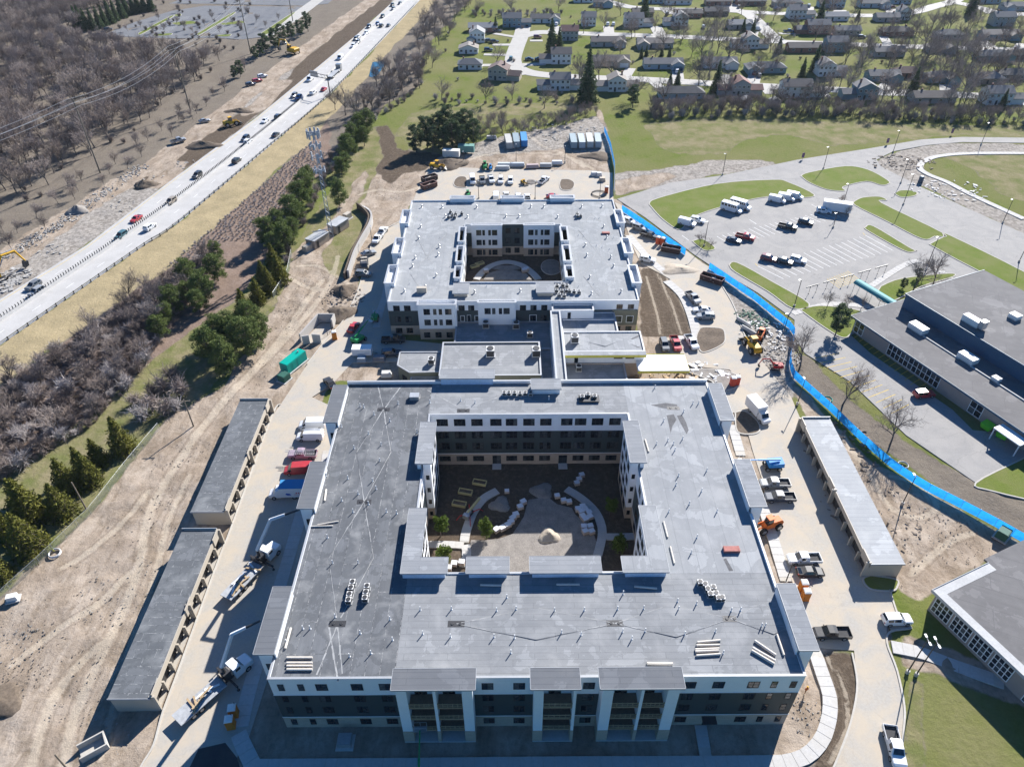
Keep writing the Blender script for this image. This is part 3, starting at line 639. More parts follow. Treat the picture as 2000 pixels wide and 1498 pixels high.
for d1, d2 in (((891,1218),(1201,1217)), ((1201,1217),(1427,1208)), ((1427,1208),(1575,1206))):
    p, q = dr(*d1), dr(*d2); mx = (p[0]+q[0])/2; y0 = (p[1]+q[1])/2
    cricket(A, AR, [p, (mx, y0+2.6), q, (mx, y0-2.6)], 'roof_grey', .12); dust_lines(A, AR+.03, [[p,(mx,y0+2.6),q],[p,(mx,y0-2.6),q]], .16)
dust_lines(A, AR, [[dr(835,762), dr(905,800)], [dr(905,800), dr(975,775)], [dr(660,1330), dr(640,1210)]], .22)
for d in ((749,800),(711,980),(659,1218),(891,1218),(1201,1217),(1427,1208),(905,802),(1315,797)):
    p = dr(*d); mb = MB()
    for s in (-.55, .55): mb.tube((p[0]+s,p[1],AR-.01),(p[0]+s,p[1],AR+.10), .26, .20, 10)
    mb.box(p[0]-1.2,p[1]-.5,AR+.002,p[0]+1.2,p[1]+.5,AR+.02); mb.build('roof_drain', 'dark_metal', A)
# dark patches left by the unfinished cap sheet
for pl in ([(1271,791),(1300,787),(1322,790),(1325,801),(1312,800),(1290,796)], [(1302,811),(1316,809),(1321,820),(1313,833),(1310,846),(1306,828)], [(1322,812),(1332,810),(1340,825),(1345,840),(1341,848),(1330,828)], [(1413,1092),(1418,1090),(1432,1114),(1424,1115)]):
    mb = MB(); mb.prism([dr(*p) for p in pl], AR+.002, AR+.012); mb.build('roof_patch', 'roof_patch', A)
vents(A, [(673,771),(704,794),(711,796),(731,810),(762,823),(667,834),(720,848),(745,870),(778,789),(818,777),(823,838),(840,787),(815,845),(692,876),(637,930),(680,935),(742,901),(728,940),(735,955),(700,965),(668,978),(690,1000),(720,985),(755,1000),(775,1003),(640,1050),(650,1100),(700,1100),(560,1255),(592,1228),(606,1228),(655,1205),(704,1237),(767,1250),(683,1282),(725,1276),(762,1210),
   (821,1191),(882,1190),(970,1193),(1008,1190),(1083,1193),(1141,1192),(1206,1190),(1257,1189),(1325,1190),(826,1238),(880,1244),(965,1244),(1005,1246),(1097,1236),(1135,1240),(1216,1234),(1260,1233),(1337,1239),(998,1275),(1234,1248),(1412,1276),(1446,1192),(1487,1223),(1494,1223),(1397,1234),(990,1167),(1217,1160),(1323,1175),(1360,1180),(1428,1193),
   (1279,758),(1353,789),(1364,789),(1335,805),(1296,823),(1248,836),(1304,862),(1318,880),(1315,868),(1325,930),(1320,948),(1282,868),(1290,1045),(1333,858),(1346,985),(1350,1080),(1380,920),(1400,1000),(1361,1050),(1306,1000),(1370,960),(900,783),(928,787),(1072,780)], AR, .08, .85)
# canopies over the balcony stacks, each on its own walls
CZ = 14.83
def stack(x0, y0, x1, y1, low=True):
    for nm, z0, z1, mat in (('tan_masonry_wall', -.3, 2.9, 'tan_masonry'), ('white_siding_wall', 2.9, CZ-.30, 'white_siding')):
        mb = MB(); mb.box(x0, y0, z0, x1, y1, z1); mb.build(nm, mat, A)
for (x0, y0, x1, y1) in ((-35.05,100.9,-32.35,111.8),(-35.15,79.9,-32.35,90.6),(-35.2,54.0,-32.4,64.8)):
    canopy(A, x0, y0, x1, y1, CZ, 'roof_canopy_dark'); stack(-34.75, y0+.35, -32.905, y1-.35)
    mb = MB(); mb.box(-32.59, y0+.4, AR, -32.4, y1-.4, CZ-.3); mb.build('parapet_wall', 'white_siding', A)
    for yy in (y0+.3,): window(A, -33.8, yy+.05, 10.3, .8, 1.5, 0, 1, 2); window(A, -33.8, yy+.05, 7.2, .8, 1.5, 0, 1, 2); window(A, -33.8, yy+.05, 4.1, .8, 1.5, 0, 1, 2)
for (x0, y0, x1, y1) in ((38.65,100.75,41.35,111.7),(38.65,79.7,41.5,90.6),(38.75,54.05,41.5,64.8)):
    canopy(A, x0, y0, x1, y1, CZ, 'roof_canopy'); stack(39.205, y0+.35, 41.0, y1-.35)
    mb = MB(); mb.box(38.7, y0+.4, AR, 38.89, y1-.4, CZ-.3); mb.build('parapet_wall', 'white_siding', A)
for (x0, y0, x1, y1) in ((-16.85,90.0,-13.95,100.8),):
    canopy(A, x0, y0, x1, y1, CZ); stack(-15.595, y0+.35, -14.3, y1-.35); mb = MB(); mb.box(-16.6, y0+.35, AR, -15.92, y1-.35, CZ-.3); mb.build('parapet_wall', 'white_siding', A)
    for zz_ in (10.4, 7.2, 4.1, .9): window(A, -14.95, y0+.35, zz_, .6, 1.1, 0, 1, 2)
canopy(A, 0,0,0,0, CZ, poly=[(-16.8,67.0),(-9.8,67.0),(-9.8,69.95),(-13.95,69.95),(-13.95,79.8),(-16.8,79.8)])
stack(-15.595, 70.2, -14.3, 79.4); mb = MB(); mb.box(-16.6, 68.0, AR, -15.92, 79.4, CZ-.3); mb.box(-16.6, 67.4, AR, -10.2, 67.95, CZ-.3); mb.build('parapet_wall', 'house_wrap', A)
canopy(A, 20.55,89.95,23.45,100.8, CZ); stack(20.9, 90.3, 22.095, 100.4); mb = MB(); mb.box(22.42, 90.3, AR, 23.1, 100.4, CZ-.3); mb.build('parapet_wall', 'white_siding', A)
for zz_ in (10.4, 7.2, 4.1, .9): window(A, 21.5, 90.3, zz_, .6, 1.1, 0, 1, 2)
canopy(A, 0,0,0,0, CZ, 'roof_light', poly=[(16.5,67.0),(23.4,67.0),(23.4,80.1),(20.6,80.1),(20.6,69.95),(16.5,69.95)])
stack(20.9, 70.2, 22.095, 79.7); mb = MB(); mb.box(22.42, 68.0, AR, 23.1, 79.7, CZ-.3); mb.box(17.0, 67.4, AR, 23.1, 67.95, CZ-.3); mb.build('parapet_wall', 'house_wrap', A)
for (x0, x1) in ((-7.0,-.5),(2.55,13.35)):
    canopy(A, x0, 66.95, x1, 70.0, CZ); mb = MB(); mb.box(x0+.4, 67.4, AR, x1-.4, 67.95, CZ-.3); mb.build('parapet_wall', 'house_wrap', A)
    stack(x0+.4, 68.305, x0+1.5, 69.6); stack(x1-1.5, 68.305, x1-.4, 69.6)
canopy(A, 3.85,110.35,9.75,113.6, CZ-.1); mb = MB(); mb.box(4.1, 110.8, AR, 9.5, 113.5, CZ-.4); mb.build('parapet_wall', 'white_siding', A)
canopy(A, -14.4,113.7,-3.4,116.6, CZ); mb = MB(); mb.box(-14.1, 113.85, AR, -3.7, 114.04, CZ-.3); mb.build('parapet_wall', 'house_wrap', A); stack(-14.1, 114.405, -3.7, 116.2)
# front facade windows
for px, wd in ((548,.85),(587,.85),(628,1.6),(697,1.6),(752,1.6),(952,1.6),(1014,1.6),(1150,1.6),(1348,1.6),(1402,1.6),(1470,1.6),(1510,.85),(1548,.85)):
    x = {548:-31.5,587:-28.8,628:-26.0,697:-21.2,752:-17.4,952:-3.5,1014:.8,1150:10.27,1348:24.0,1402:27.85,1470:32.6,1510:35.4,1548:38.0}[px]
    for z0 in (10.2, 7.15, 4.1, .8):
        if z0 == .8 and px == 1402: continue
        window(A, x, 51.3, z0, wd, 1.65 if z0 > 1 else 1.5, 0, 2 if wd > 1 else 1, 2)
mb = MB(); mb.box(27.3, 51.24, 0, 28.5, 51.32, 2.2); mb.build('door', 'dark_metal', A)
mb = MB(); mb.box(26.9, 50.1, 2.35, 28.9, 51.245, 2.5); mb.build('door_canopy', 'dark_metal', A)
# balcony bays of the front
for x0, piers in ((-15.5, ((-15.5,-14.1),(-10.65,-10.25),(-6.8,-5.4))), (2.7, ((2.7,4.0),(7.95,8.35))), (11.75, ((11.75,13.2),(16.85,17.25),(20.35,21.9)))):
    x1 = piers[-1][1]
    canopy(A, x0-.45, 48.75, x1+.45, 51.75, CZ, 'roof_canopy_dark')
    mb = MB(); mb.box(x0+.1, 51.62, AR, x1-.1, 51.74, CZ-.3); mb.build('parapet_wall', 'white_siding', A)
    mb = MB()
    for a, c in piers: mb.box(a, 49.1, 3.0, c, 51.295, CZ-.30)
    mb.build('balcony_pier', 'white_siding', A)
    mb = MB()
    for a, c in piers: mb.box(a-.03, 49.06, -.3, c+.03, 51.27, 3.0)
    mb.build('balcony_pier_base', 'tan_masonry', A)
    mb = MB(); mb.box(x0, 49.0, -.1, x1, 51.29, .12); mb.build('patio_slab', 'sidewalk_concrete', A)
    for (a, c), (a2, c2) in zip(piers, piers[1:]):
        for z0 in (3.0, 6.05, 9.1):
            mb = MB(); mb.box(c, 49.3, z0-.28, a2, 51.29, z0); mb.build('balcony_deck', 'deck_brown', A)
            mb = MB(); mb.box(c, 49.2, z0+1.0, a2, 49.3, z0+1.1); mb.box(c, 49.2, z0+.1, a2, 49.3, z0+.2); mb.box(c, 49.2, z0+.5, a2, 49.27, z0+.58)
            n = 5
            for i in range(n+1): xx = c+.06+(a2-c-.12)*i/n; mb.box(xx-.045, 49.31, z0, xx+.045, 49.40, z0+1.05)
            mb.build('railing', 'raw_timber', A)
        for z0 in (.15, 3.02, 6.07, 9.12):
            xm = (c+a2)/2; window(A, xm-.3, 51.3, z0, 1.7, 2.1, 0, 2, 1, name='balcony_door')
            window(A, xm+1.05, 51.3, z0+.8, .7, 1.3, 0, 1, 2)
# courtyard facades
for x in (-13.39,-10.03,-6.7,-3.06,-.05,3.3,6.55,10.59,13.25,16.51,19.86):
    for z0, hh in ((10.35,1.75),(7.1,1.75),(4.1,1.75),(.85,1.4)):
        if z0 < 1 and (abs(x+3.06) < .1 or abs(x-10.59) < .1): continue
        window(A, x, 104.6, z0, 2.2, hh, 0, 3, 2)
for x in (-3.06, 10.2): window(A, x, 104.6, .0, 1.7, 2.3, 0, 2, 1, name='entrance_door'); sheet('landing', [(x-.9,102.9),(x+.9,102.9),(x+.9,104.55),(x-.9,104.55)], .1, 'sidewalk_concrete', A)
for y in (72.5,75.0,77.4,83.0,86.5,92.5,95.4,98.3):
    for z0 in (.9, 4.1, 7.1, 10.35):
        bay = 70.2 < y < 79.4 or 90.3 < y < 100.4
        window(A, -14.3 if bay else -15.6, y, z0, 1.8, 1.7, R(90), 2, 2); window(A, 20.9 if bay else 22.1, y, z0, 1.8, 1.7, R(-90), 2, 2)
# ---------------------------------------------------------------- three-storey block behind
B = thing('apartment_building', 'three-storey apartment block with pale roof, raised corner parapets and a round-lawn courtyard', 'apartment block')
BO = (-30.0, 150.3, 31.1, 207.2); BI = (-13.0, 159.4, 14.2, 191.0); BR = 9.30; BT = 9.62
ring(B, BO, BI, [('tan_masonry_wall', -.3, 2.55, 'tan_masonry'), ('green_siding_wall', 2.6, 7.0, 'green_siding'), ('white_siding_wall', 7.0, BT, 'white_siding')])
coping(B, BO, BI, BT)
for q in ((BO[0]+.3,BO[1]+.3,BI[0]-.3,BO[3]-.3),(BI[0]-.296,BO[1]+.3,BI[2]+.296,BI[1]-.3),(BI[2]+.3,BO[1]+.3,BO[2]-.3,BO[3]-.3),(BI[0]-.296,BI[3]+.3,BI[2]+.296,BO[3]-.3)):
    mb = MB(); mb.box(q[0],q[1],BR-.35,q[2],q[3],BR); mb.build('roof', 'roof_rear', B)
def bd(px, py): return tuple(G(px, py, BR)[:2])
for a, s1, c, s2 in (((851,416),(812,457),(834,502),(873,455)), ((834,502),(802,536),(832,578),(868,540)), ((1155,418),(1130,450),(1165,490),(1188,450)), ((1165,490),(1140,540),(1172,580),(1205,540)), ((945,416),(1000,410),(1055,417),(1000,422))):
    P = [bd(*a), bd(*s1), bd(*c), bd(*s2)]; cricket(B, BR, P, 'roof_rear', .08); dust_lines(B, BR+.03, [[P[0],P[1],P[2]],[P[0],P[3],P[2]]], .2)
def bay(x0, y0, x1, y1, top, wall='white_siding', low=2.6, rz_=BR):
    "a projecting bay with a raised parapet round its own bit of roof"
    mb = MB(); mb.box(x0,y0,-.3,x1,y1,low); mb.build('tan_masonry_wall', 'tan_masonry', B)
    mb = MB(); mb.box(x0-.04,y0-.04,low,x1+.04,y1+.04,rz_); mb.build('white_siding_wall', wall, B)
    q = .22; mb = MB(); X0, Y0, X1, Y1 = x0-.04, y0-.04, x1+.04, y1+.04
    mb.box(X0,Y0,rz_,X1,Y0+q,top); mb.box(X0,Y1-q,rz_,X1,Y1,top); mb.box(X0,Y0+q,rz_,X0+q,Y1-q,top); mb.box(X1-q,Y0+q,rz_,X1,Y1-q,top); mb.build('parapet_wall', wall, B)
    coping(B, (X0,Y0,X1,Y1), (0,0,0,0), top, .5, .18)
for y0, y1 in ((190.4,199.0),(172.8,181.5),(157.6,166.6)):
    bay(-31.6, y0, -29.2, y1, 10.5); bay(30.3, y0-.5, 32.5, y1-.7, 10.5)
for x0, x1 in ((-18.2,-10.9),(-2.9,4.1),(12.1,19.3)): bay(x0, 206.4, x1, 208.4, 10.5)
for y0, y1 in ((179.6,188.0),(168.5,177.0),(160.2,166.0)):
    bay(-14.4, y0, -12.6, y1, 10.4); bay(13.9, y0, 15.9, y1, 10.4)
for zz_ in (6.9, 3.8):
    for y0 in (179.6,): window(B, -13.5, y0-.04, zz_, .7, 1.2, 0, 1, 2); window(B, 14.8, y0-.04, zz_, .7, 1.2, 0, 1, 2)
# front: two white bays, windows
bay(-22.5, 148.2, -13.3, 150.29, 10.1, low=3.1); bay(-8.0, 149.2, 1.1, 150.29, 10.0, low=-.25)
mb = MB(); mb.box(-8.02, 149.17, -.3, 1.12, 150.285, 5.6); mb.build('green_siding_wall', 'green_siding', B)
for x, wd in ((-20.41,1.55),(-18.46,.8),(-17.11,.8),(-15.2,1.55)):
    for z0 in (7.2, 4.15): window(B, x, 148.16, z0, wd, 1.65, 0, 2 if wd > 1 else 1, 2)
for x in (-20.8,-18.0,-15.25): window(B, x, 148.2, .45, 1.5, 1.6, 0, 2, 2)
for x in (-28.0,-25.35):
    for z0 in (6.95, 3.75, .4): window(B, x, 150.3, z0, 1.6, 1.55, 0, 2, 2)
for x in (-12.1,-9.74,2.9,5.48,8.1): window(B, x, 150.3, 6.95, 1.5, 1.5, 0, 2, 2)
for x, wd in ((-5.72,1.5),(-4.22,.8),(-2.6,.8),(-1.11,1.5)): window(B, x, 149.16, 6.65, wd, 1.7, 0, 2 if wd > 1 else 1, 2)
for x in (-12.0, -8.5): window(B, x, 150.3, 3.9, .8, 1.5, 0, 1, 2, trim='white_trim')
window(B, -10.4, 150.3, 3.6, 1.0, 2.1, 0, 1, 1, frame='white_trim', name='roof_door'); window(B, 5.4, 150.3, 3.8, 1.5, 1.7, 0, 2, 2, trim='white_trim'); window(B, 8.0, 150.3, 3.8, 1.5, 1.7, 0, 2, 2)
mb = MB(); mb.box(24.9, 150.05, 2.6, 31.14, 150.295, 7.05); mb.build('olive_siding_wall', 'olive_siding', B)
for x in (26.5, 29.27):
    window(B, x, 150.3, 7.15, 1.5, 1.35, 0, 2, 2, trim='white_trim'); window(B, x, 150.05, 3.5, 1.5, 1.75, 0, 2, 2, trim='white_trim'); window(B, x, 150.3, .5, 1.5, 1.6, 0, 2, 2)
# court back wall
bay(-11.2, 190.0, -2.5, 190.99, 9.9); bay(3.75, 190.0, 12.5, 190.99, 9.9)
mb = MB(); mb.box(-2.4, 190.8, 7.0, 3.7, 190.99, 9.68); mb.build('green_siding_wall', 'green_siding', B)
for x, wd in ((-9.15,1.5),(-7.76,.75),(-6.06,.75),(-4.62,1.5),(5.8,1.5),(7.35,.75),(9.0,.75),(10.44,1.5)):
    for z0, y in ((6.7,189.96),(3.6,189.96),(.4,190.0)): window(B, x, y, z0, wd, 1.7, 0, 2 if wd > 1 else 1, 2)
for x in (-.75, 1.83):
    for z0, y in ((6.9,191.0),(3.6,191.0),(.5,191.0)): window(B, x, y-(.2 if z0 > 6 else 0), z0, 1.5, 1.7, 0, 2, 2)
for y in (163,171,175,183,186):
    for z0 in (.5,3.7,6.8): window(B, -13.0 if y < 168 or 177 < y < 179 else -12.56, y, z0, 1.5, 1.6, R(90), 2, 2); window(B, 13.86, y, z0, 1.5, 1.6, R(-90), 2, 2)
# roof-top canopies
for x0, y0, x1, y1 in ((-14.3,152.5,-10.4,157.2),(6.2,152.6,10.6,157.3)):
    canopy(B, x0, y0, x1, y1, 10.6); mb = MB(); mb.box(x0+.3, y0+.4, BR, x1-.3, y1-.2, 10.3); mb.build('penthouse_wall', 'tan_panel', B)
mb = MB(); p = G(824, 571, BR); mb.box(p.x-1.2, p.y-.4, BR, p.x+1.2, p.y+.6, BR+1.4); mb.build('roof_hatch', 'tan_panel', B)
vents(B, [(824,405),(864,406),(931,406),(822,444),(818,467),(811,505),(806,521),(858,483),(856,499),(852,540),(790,570),(831,562),(870,424),(913,425),(988,424),(1014,424),(1037,405),(1062,405),(1089,425),(1136,405),(1176,404),(1179,444),(1185,465),(1143,480),(1146,500),(1193,504),(1198,521),(1152,543),(1213,571),(1155,575),(927,572),(1016,570)], BR, .15, .65, 'roof_vent', True)
vents(B, [(808,425),(823,430),(860,465),(862,480),(880,520),(800,555),(1102,450),(1110,470),(1130,460),(1140,462),(1165,480),(1118,500),(1125,510),(1170,427),(1162,427),(1198,465),(1190,488),(1176,483),(1214,498),(1160,555),(1130,560),(975,585),(1000,585),(900,590),(950,560),(1040,585)], BR, .06, .5)
# ---------------------------------------------------------------- low link buildings between the blocks
K = thing('clubhouse_building', 'low flat-roofed clubhouse wing joining the two apartment blocks', 'building')
W3 = lambda z, up='white_siding': [('tan_masonry_wall', -.3, 2.6, 'tan_masonry'), ('upper_wall', 2.6, z, up)]
block(K, -16.0, 126.2, 6.6, 138.8, W3(5.7,'olive_siding'), 5.4, 'roof_grey')
block(K, -13.6, 138.83, 9.85, 150.27, [('tan_masonry_wall', -.3, 3.7, 'tan_masonry')], 3.5, 'roof_grey')
block(K, 6.63, 118.0, 9.4, 138.8, [('tan_masonry_wall', -.3, 3.7, 'tan_masonry')], 3.5, 'roof_grey')
P2 = [(-25.9,136.8),(-16.05,136.8),(-16.05,129.4),(-22.9,129.2),(-25.9,131.9)]
mb = MB(); mb.prism(P2, -.3, 4.2); mb.build('olive_wall', 'olive_siding', K); mb = MB(); mb.prism([(x+(.25 if x < -20 else -.02)*1, y+(-.25 if y > 133 else .25)) for x, y in P2], 4.0, 4.26); mb.build('roof', 'roof_grey', K)
q = P2+[P2[0]]; mb = MB()
for a, c in zip(q, q[1:]): strip(mb, [a, c], .3, 4.2, 4.45)
mb.build('coping', 'metal_coping', K)
block(K, -22.7, 125.0, -16.05, 129.0, [('olive_wall', -.3, 3.2, 'olive_siding')], 3.0, 'roof_grey')
for x in (-24.4,): window(K, -24.35, 130.52, .9, 1.6, 1.5, R(-42), 2, 2)
CO = thing('link_corridor', 'narrow three-storey link corridor with a long pale roof between the apartment blocks', 'building')
block(CO, 9.42, 114.45, 11.75, 147.3, W3(8.75), 8.35, 'roof_light'); block(CO, 9.88, 147.33, 19.9, 150.27, W3(8.75), 8.4, 'roof_light')
window(CO, 14.0, 147.33, 6.3, .95, 2.0, 0, 1, 1, frame='white_trim', name='roof_door')
M_ = thing('entrance_building', 'flat-roofed entrance wing with yellow-edged eaves and clerestory windows', 'building')
block(M_, 12.0, 133.1, 30.3, 141.0, [('tan_masonry_wall', -.3, 3.6, 'tan_masonry'), ('white_siding_wall', 3.6, 7.0, 'white_siding')], 6.8, 'roof_light')
mb = MB(); mb.box(11.95, 131.6, 6.75, 30.4, 133.05, 7.05); mb.build('eave_roof', 'roof_light', M_); mb = MB(); mb.box(11.95, 131.5, 6.4, 30.4, 131.6, 7.0); mb.build('fascia', 'yellow_sheathing', M_)
block(M_, 12.0, 141.05, 25.3, 147.3, W3(6.4), 6.1, 'roof_light'); block(M_, 20.0, 147.35, 25.3, 150.27, W3(6.4), 6.1, 'roof_light')
block(M_, 12.0, 118.0, 25.8, 133.05, [('tan_masonry_wall', -.3, 3.8, 'tan_masonry')], 3.5, 'roof_grey')
for px in (1208, 1231): x = G(px, 702, 5.2).x; window(M_, x, 133.1, 4.9, 2.0, .75, 0, 2, 1)
window(M_, 14.8, 133.1, 3.55, 1.0, 2.1, 0, 1, 1, frame='white_trim', name='roof_door')
mp_ = [(17.0,137.3),(21.5,139.6),(25.0,137.4),(21.5,135.2)]; cricket(M_, 6.8, mp_, 'roof_light', .14)
for pl in ([(1231,662),(1249,654),(1249,657),(1236,663)], [(1232,672),(1251,679),(1246,679)]):
    mb = MB(); mb.prism([tuple(G(*p, 6.8)[:2]) for p in pl], 6.80, 6.82); mb.build('roof_patch', 'roof_patch', M_)
PC = thing('porte_cochere', 'square white-topped entrance canopy with yellow sheathed edge', 'canopy')
mb = MB(); mb.box(28.4, 128.9, 4.3, 39.9, 135.0, 4.62); mb.build('canopy_roof', 'white_trim', PC)
mb = MB(); mb.box(28.35, 128.8, 3.95, 39.95, 128.9, 4.55); mb.box(39.9, 128.9, 3.95, 40.0, 135.05, 4.55); mb.box(28.35, 135.0, 3.95, 39.9, 135.1, 4.75); mb.build('fascia', 'yellow_sheathing', PC)
for x in (29.0, 39.3):
    for y in (129.5, 134.4): mb = MB(); mb.box(x-.3, y-.3, -.2, x+.3, y+.3, 1.2); mb.box(x-.15, y-.15, 1.2, x+.15, y+.15, 4.3); mb.build('column', 'raw_timber', PC)
mb = MB()
for i in range(9): x = 29.4+i*1.25; mb.box(x-.06, 129.0, 4.05, x+.06, 134.9, 4.3)
mb.build('joist', 'raw_timber', PC)
# ================================================================ garages
def garage(label, x0, y0, x1, y1, side, roof, n, h=3.45):
    "long open-fronted carport garage; side = +1 opens to +x, -1 opens to -x"
    g = thing('garage', label, 'garage')
    back = x0 if side > 0 else x1; front = x1 if side > 0 else x0
    mb = MB(); bx = sorted((back, back+side*.2)); mb.box(bx[0], y0, -.3, bx[1], y1, h); mb.build('back_wall', 'tan_panel', g)
    for ya, yb in ((y0, y0+.2), (y1-.2, y1)):
        mb = MB(); a, c = sorted((back+side*.205, front-side*.3)); mb.box(a, ya, -.3, c, yb, h+.35 if ya != y0 else h+.12); mb.build('end_wall', 'tan_panel', g)
    mb = MB(); a, c = sorted((back, front-side*.5)); mb.box(a-.15, y0-.12, h-.02, c+.15, y1+.0, h+.14); mb.build('roof', roof, g)
    mb = MB(); mb.box(a-.2, y0-.2, h-.15, c+.2, y0-.125, h+.22); mb.build('roof_edge', 'metal_coping', g); mb = MB(); mb.box(a-.2, y1+.005, h-.15, c+.2, y1+.12, h+.5); mb.build('roof_edge', 'metal_coping', g)
    hx = sorted((front-side*.5, front-side*.2)); mb = MB(); mb.box(hx[0]+.16*(side>0), y0, 2.5, hx[1], y1, h+.12); mb.build('header_beam', 'tan_panel', g)
    L = y1-y0
    for k in (0, .5, 1):
        mb = MB(); yc = y0+.2+(L-2.6-.4)*k; hx2 = sorted((front-side*.22, front-side*.02)); mb.box(hx2[0]+.03, yc, 2.3, hx2[1], yc+2.6, h+.62); mb.build('raised_parapet', 'tan_panel', g)
    fl = sorted((back+side*.2, front-side*.05)); mb = MB(); mb.box(fl[0], y0+.2, -.2, fl[1], y1-.2, .05); mb.build('floor_slab', 'drive_concrete', g)
    for i in range(n+1):
        y = y0+.15+(L-.3)*i/n; mb = MB(); px = sorted((front-side*.55, front+side*(.32 if i in (0, n//2, n) else .12)))
        mb.box(px[0], y-.14, -.2, px[1], y+.14, 2.3 if i not in (0, n//2, n) else h+.3); mb.build('pier', 'tan_panel', g)
        if i < n:
            mb = MB(); dx = sorted((front-side*.78, front-side*.70)); mb.box(dx[0], y+.3, .05, dx[1], y+L/n-.3, 2.45); mb.build('garage_door', 'dark_metal', g)
    return g
garage('long charcoal-roofed garage beside the earth bank, farther from the boom truck on its knees', -58.6, 89.3, -52.3, 120.8, 1, 'roof_garage', 10)['label'] = 'long charcoal-roofed garage at the upper end of the left drive near the utility pole'
garage('long charcoal-roofed garage at the lower end of the left drive beside the crane truck', -58.6, 53.9, -52.3, 85.0, 1, 'roof_garage', 10)
garage('long white-roofed garage with open bays along the right drive', 60.3, 76.8, 66.3, 113.8, -1, 'roof_garage_light', 11)
# ================================================================ school buildings
RS = R(-65.9)
plain('school_teal', (.045,.10,.16), .5, var=.12); plain('school_tan', (.30,.255,.225), .85, var=.08, scale=8); plain('school_grey_roof', (.40,.40,.395), .8, var=.15)
S = thing('school_building', 'long low school with tall windows and a dark blue hall rising behind it', 'school', (84.7,151.6,0), RS)
def cw(parent, x0, x1, y, z0, z1, cols, rows):
    "a curtain wall of white mullions, every pane its own part"
    f = MB(); W_ = (x1-x0)/cols; H_ = (z1-z0)/rows
    for i in range(cols+1): f.box(x0+i*W_-.06, y-.07, z0, x0+i*W_+.06, y+.03, z1)
    for j in range(rows+1):
        for i in range(cols): f.box(x0+i*W_+.06, y-.06, z0+j*H_-.05, x0+(i+1)*W_-.06, y+.03, z0+j*H_+.05)
    w_ = f.build('window', 'white_trim', parent)
    for i in range(cols):
        for j in range(rows): link('pane', pane_mesh(W_-.1, H_-.08), w_, (x0+(i+.5)*W_, y, z0+j*H_+.04))
mb = MB(); mb.box(1.2, .4, -.3, 62, 18.5, 3.7); mb.build('wall', 'school_tan', S)
mb = MB(); mb.box(0, 0, 3.7, 63, 18.7, 4.0); mb.build('roof', 'roof_school', S)
mb = MB(); mb.box(-.1, -.1, 3.6, 63.1, -.005, 4.06); mb.box(-.1, 0, 3.6, -.005, 18.8, 4.06); mb.build('fascia', 'school_teal', S)
cw(S, 1.6, 4.4, .38, .4, 3.5, 2, 2); cw(S, 12.2, 26.9, .38, .4, 3.5, 12, 2); cw(S, 35.0, 38.0, .38, .2, 3.3, 2, 2)
mb = MB(); mb.box(2.3, 14.4, 4.0, 62, 42, 7.7); mb.build('hall_wall', 'school_teal', S); mb = MB(); mb.box(2.2, 14.3, 7.7, 62.1, 42.1, 7.85); mb.build('hall_roof', 'roof_school', S)
mb = MB(); mb.box(2.05, 14.15, 7.55, 62.2, 14.295, 7.95); mb.box(2.05, 14.3, 7.55, 2.195, 42.2, 7.95); mb.build('hall_coping', 'school_teal', S)
mb = MB(); mb.box(13.5, 8.8, 4.0, 24, 9.1, 4.25); mb.box(27, 8.9, 4.0, 60, 9.2, 4.25); mb.build('roof_curb', 'school_grey_roof', S)
mb = MB(); mb.box(-1.0, 24, -.2, 2.2, 42, 4.5); mb.build('side_wall', 'school_tan', S)
mb = MB(); mb.box(43, -3.0, 2.9, 49, -.15, 3.15); mb.box(43.1, -2.9, 0, 43.3, -2.7, 2.9); mb.box(48.7, -2.9, 0, 48.9, -2.7, 2.9); mb.build('dock_canopy', 'white_trim', S)
plain('rtu_white', (.66,.65,.62), .5, var=.1)
def rtu(lx, ly, z, w_, d_, h_, label, duct=False, parent_m=S):
    M = Matrix.Translation((84.7,151.6,0)) @ Matrix.Rotation(RS, 4, 'Z'); p = M @ Vector((lx, ly, z))
    o = thing('rooftop_unit', label, 'air conditioner', p, RS)
    mb = MB(); mb.box(-w_/2,-d_/2,0,w_/2,d_/2,.25); mb.build('curb', 'galvanised', o)
    mb = MB(); mb.box(-w_/2,-d_/2,.25,w_/2,d_/2,h_); mb.build('casing', 'rtu_white', o)
    for s in (-.25, .25): mb = MB(); mb.tube((w_*s,0,h_),(w_*s,0,h_+.06), .42, .42, 12); mb.build('fan_grille', 'dark_metal', o)
    if duct: mb = MB(); mb.box(w_/2,-d_/2+.1,.4,w_/2+1.2,d_/2-.1,h_+.7); mb.build('duct', 'galvanised', o)
rtu(11.6, 9.6, 4.0, 4.2, 2.3, 1.5, 'white rooftop unit on the school low roof nearer the tall entrance windows')
rtu(25.1, 10.2, 4.0, 4.0, 2.3, 1.5, 'white rooftop unit on the school low roof beside the notch in the kerb')
rtu(33.0, 9.6, 4.0, 1.7, 1.5, 1.0, 'small white rooftop box on the school low roof'); rtu(18.3, 17.6, 7.85, 4.2, 1.8, 1.7, 'pink-topped rooftop unit with duct on the blue school hall', True)
rtu(21.0, 28.8, 7.85, 2.2, 2.0, 1.2, 'square white rooftop unit on the blue school hall')
SL = thing('school_annex', 'grey-roofed low school annex with grouped white-framed windows', 'school', (67.9,70.6,0), RS)
mb = MB(); mb.box(.6, .5, -.3, 45, 30, 4.4); mb.build('wall', 'school_tan', SL); mb = MB(); mb.box(0, 0, 4.4, 46, 13, 4.75); mb.box(-.9, 13.0, 4.4, 46, 31, 4.75); mb.build('roof', 'roof_school', SL)
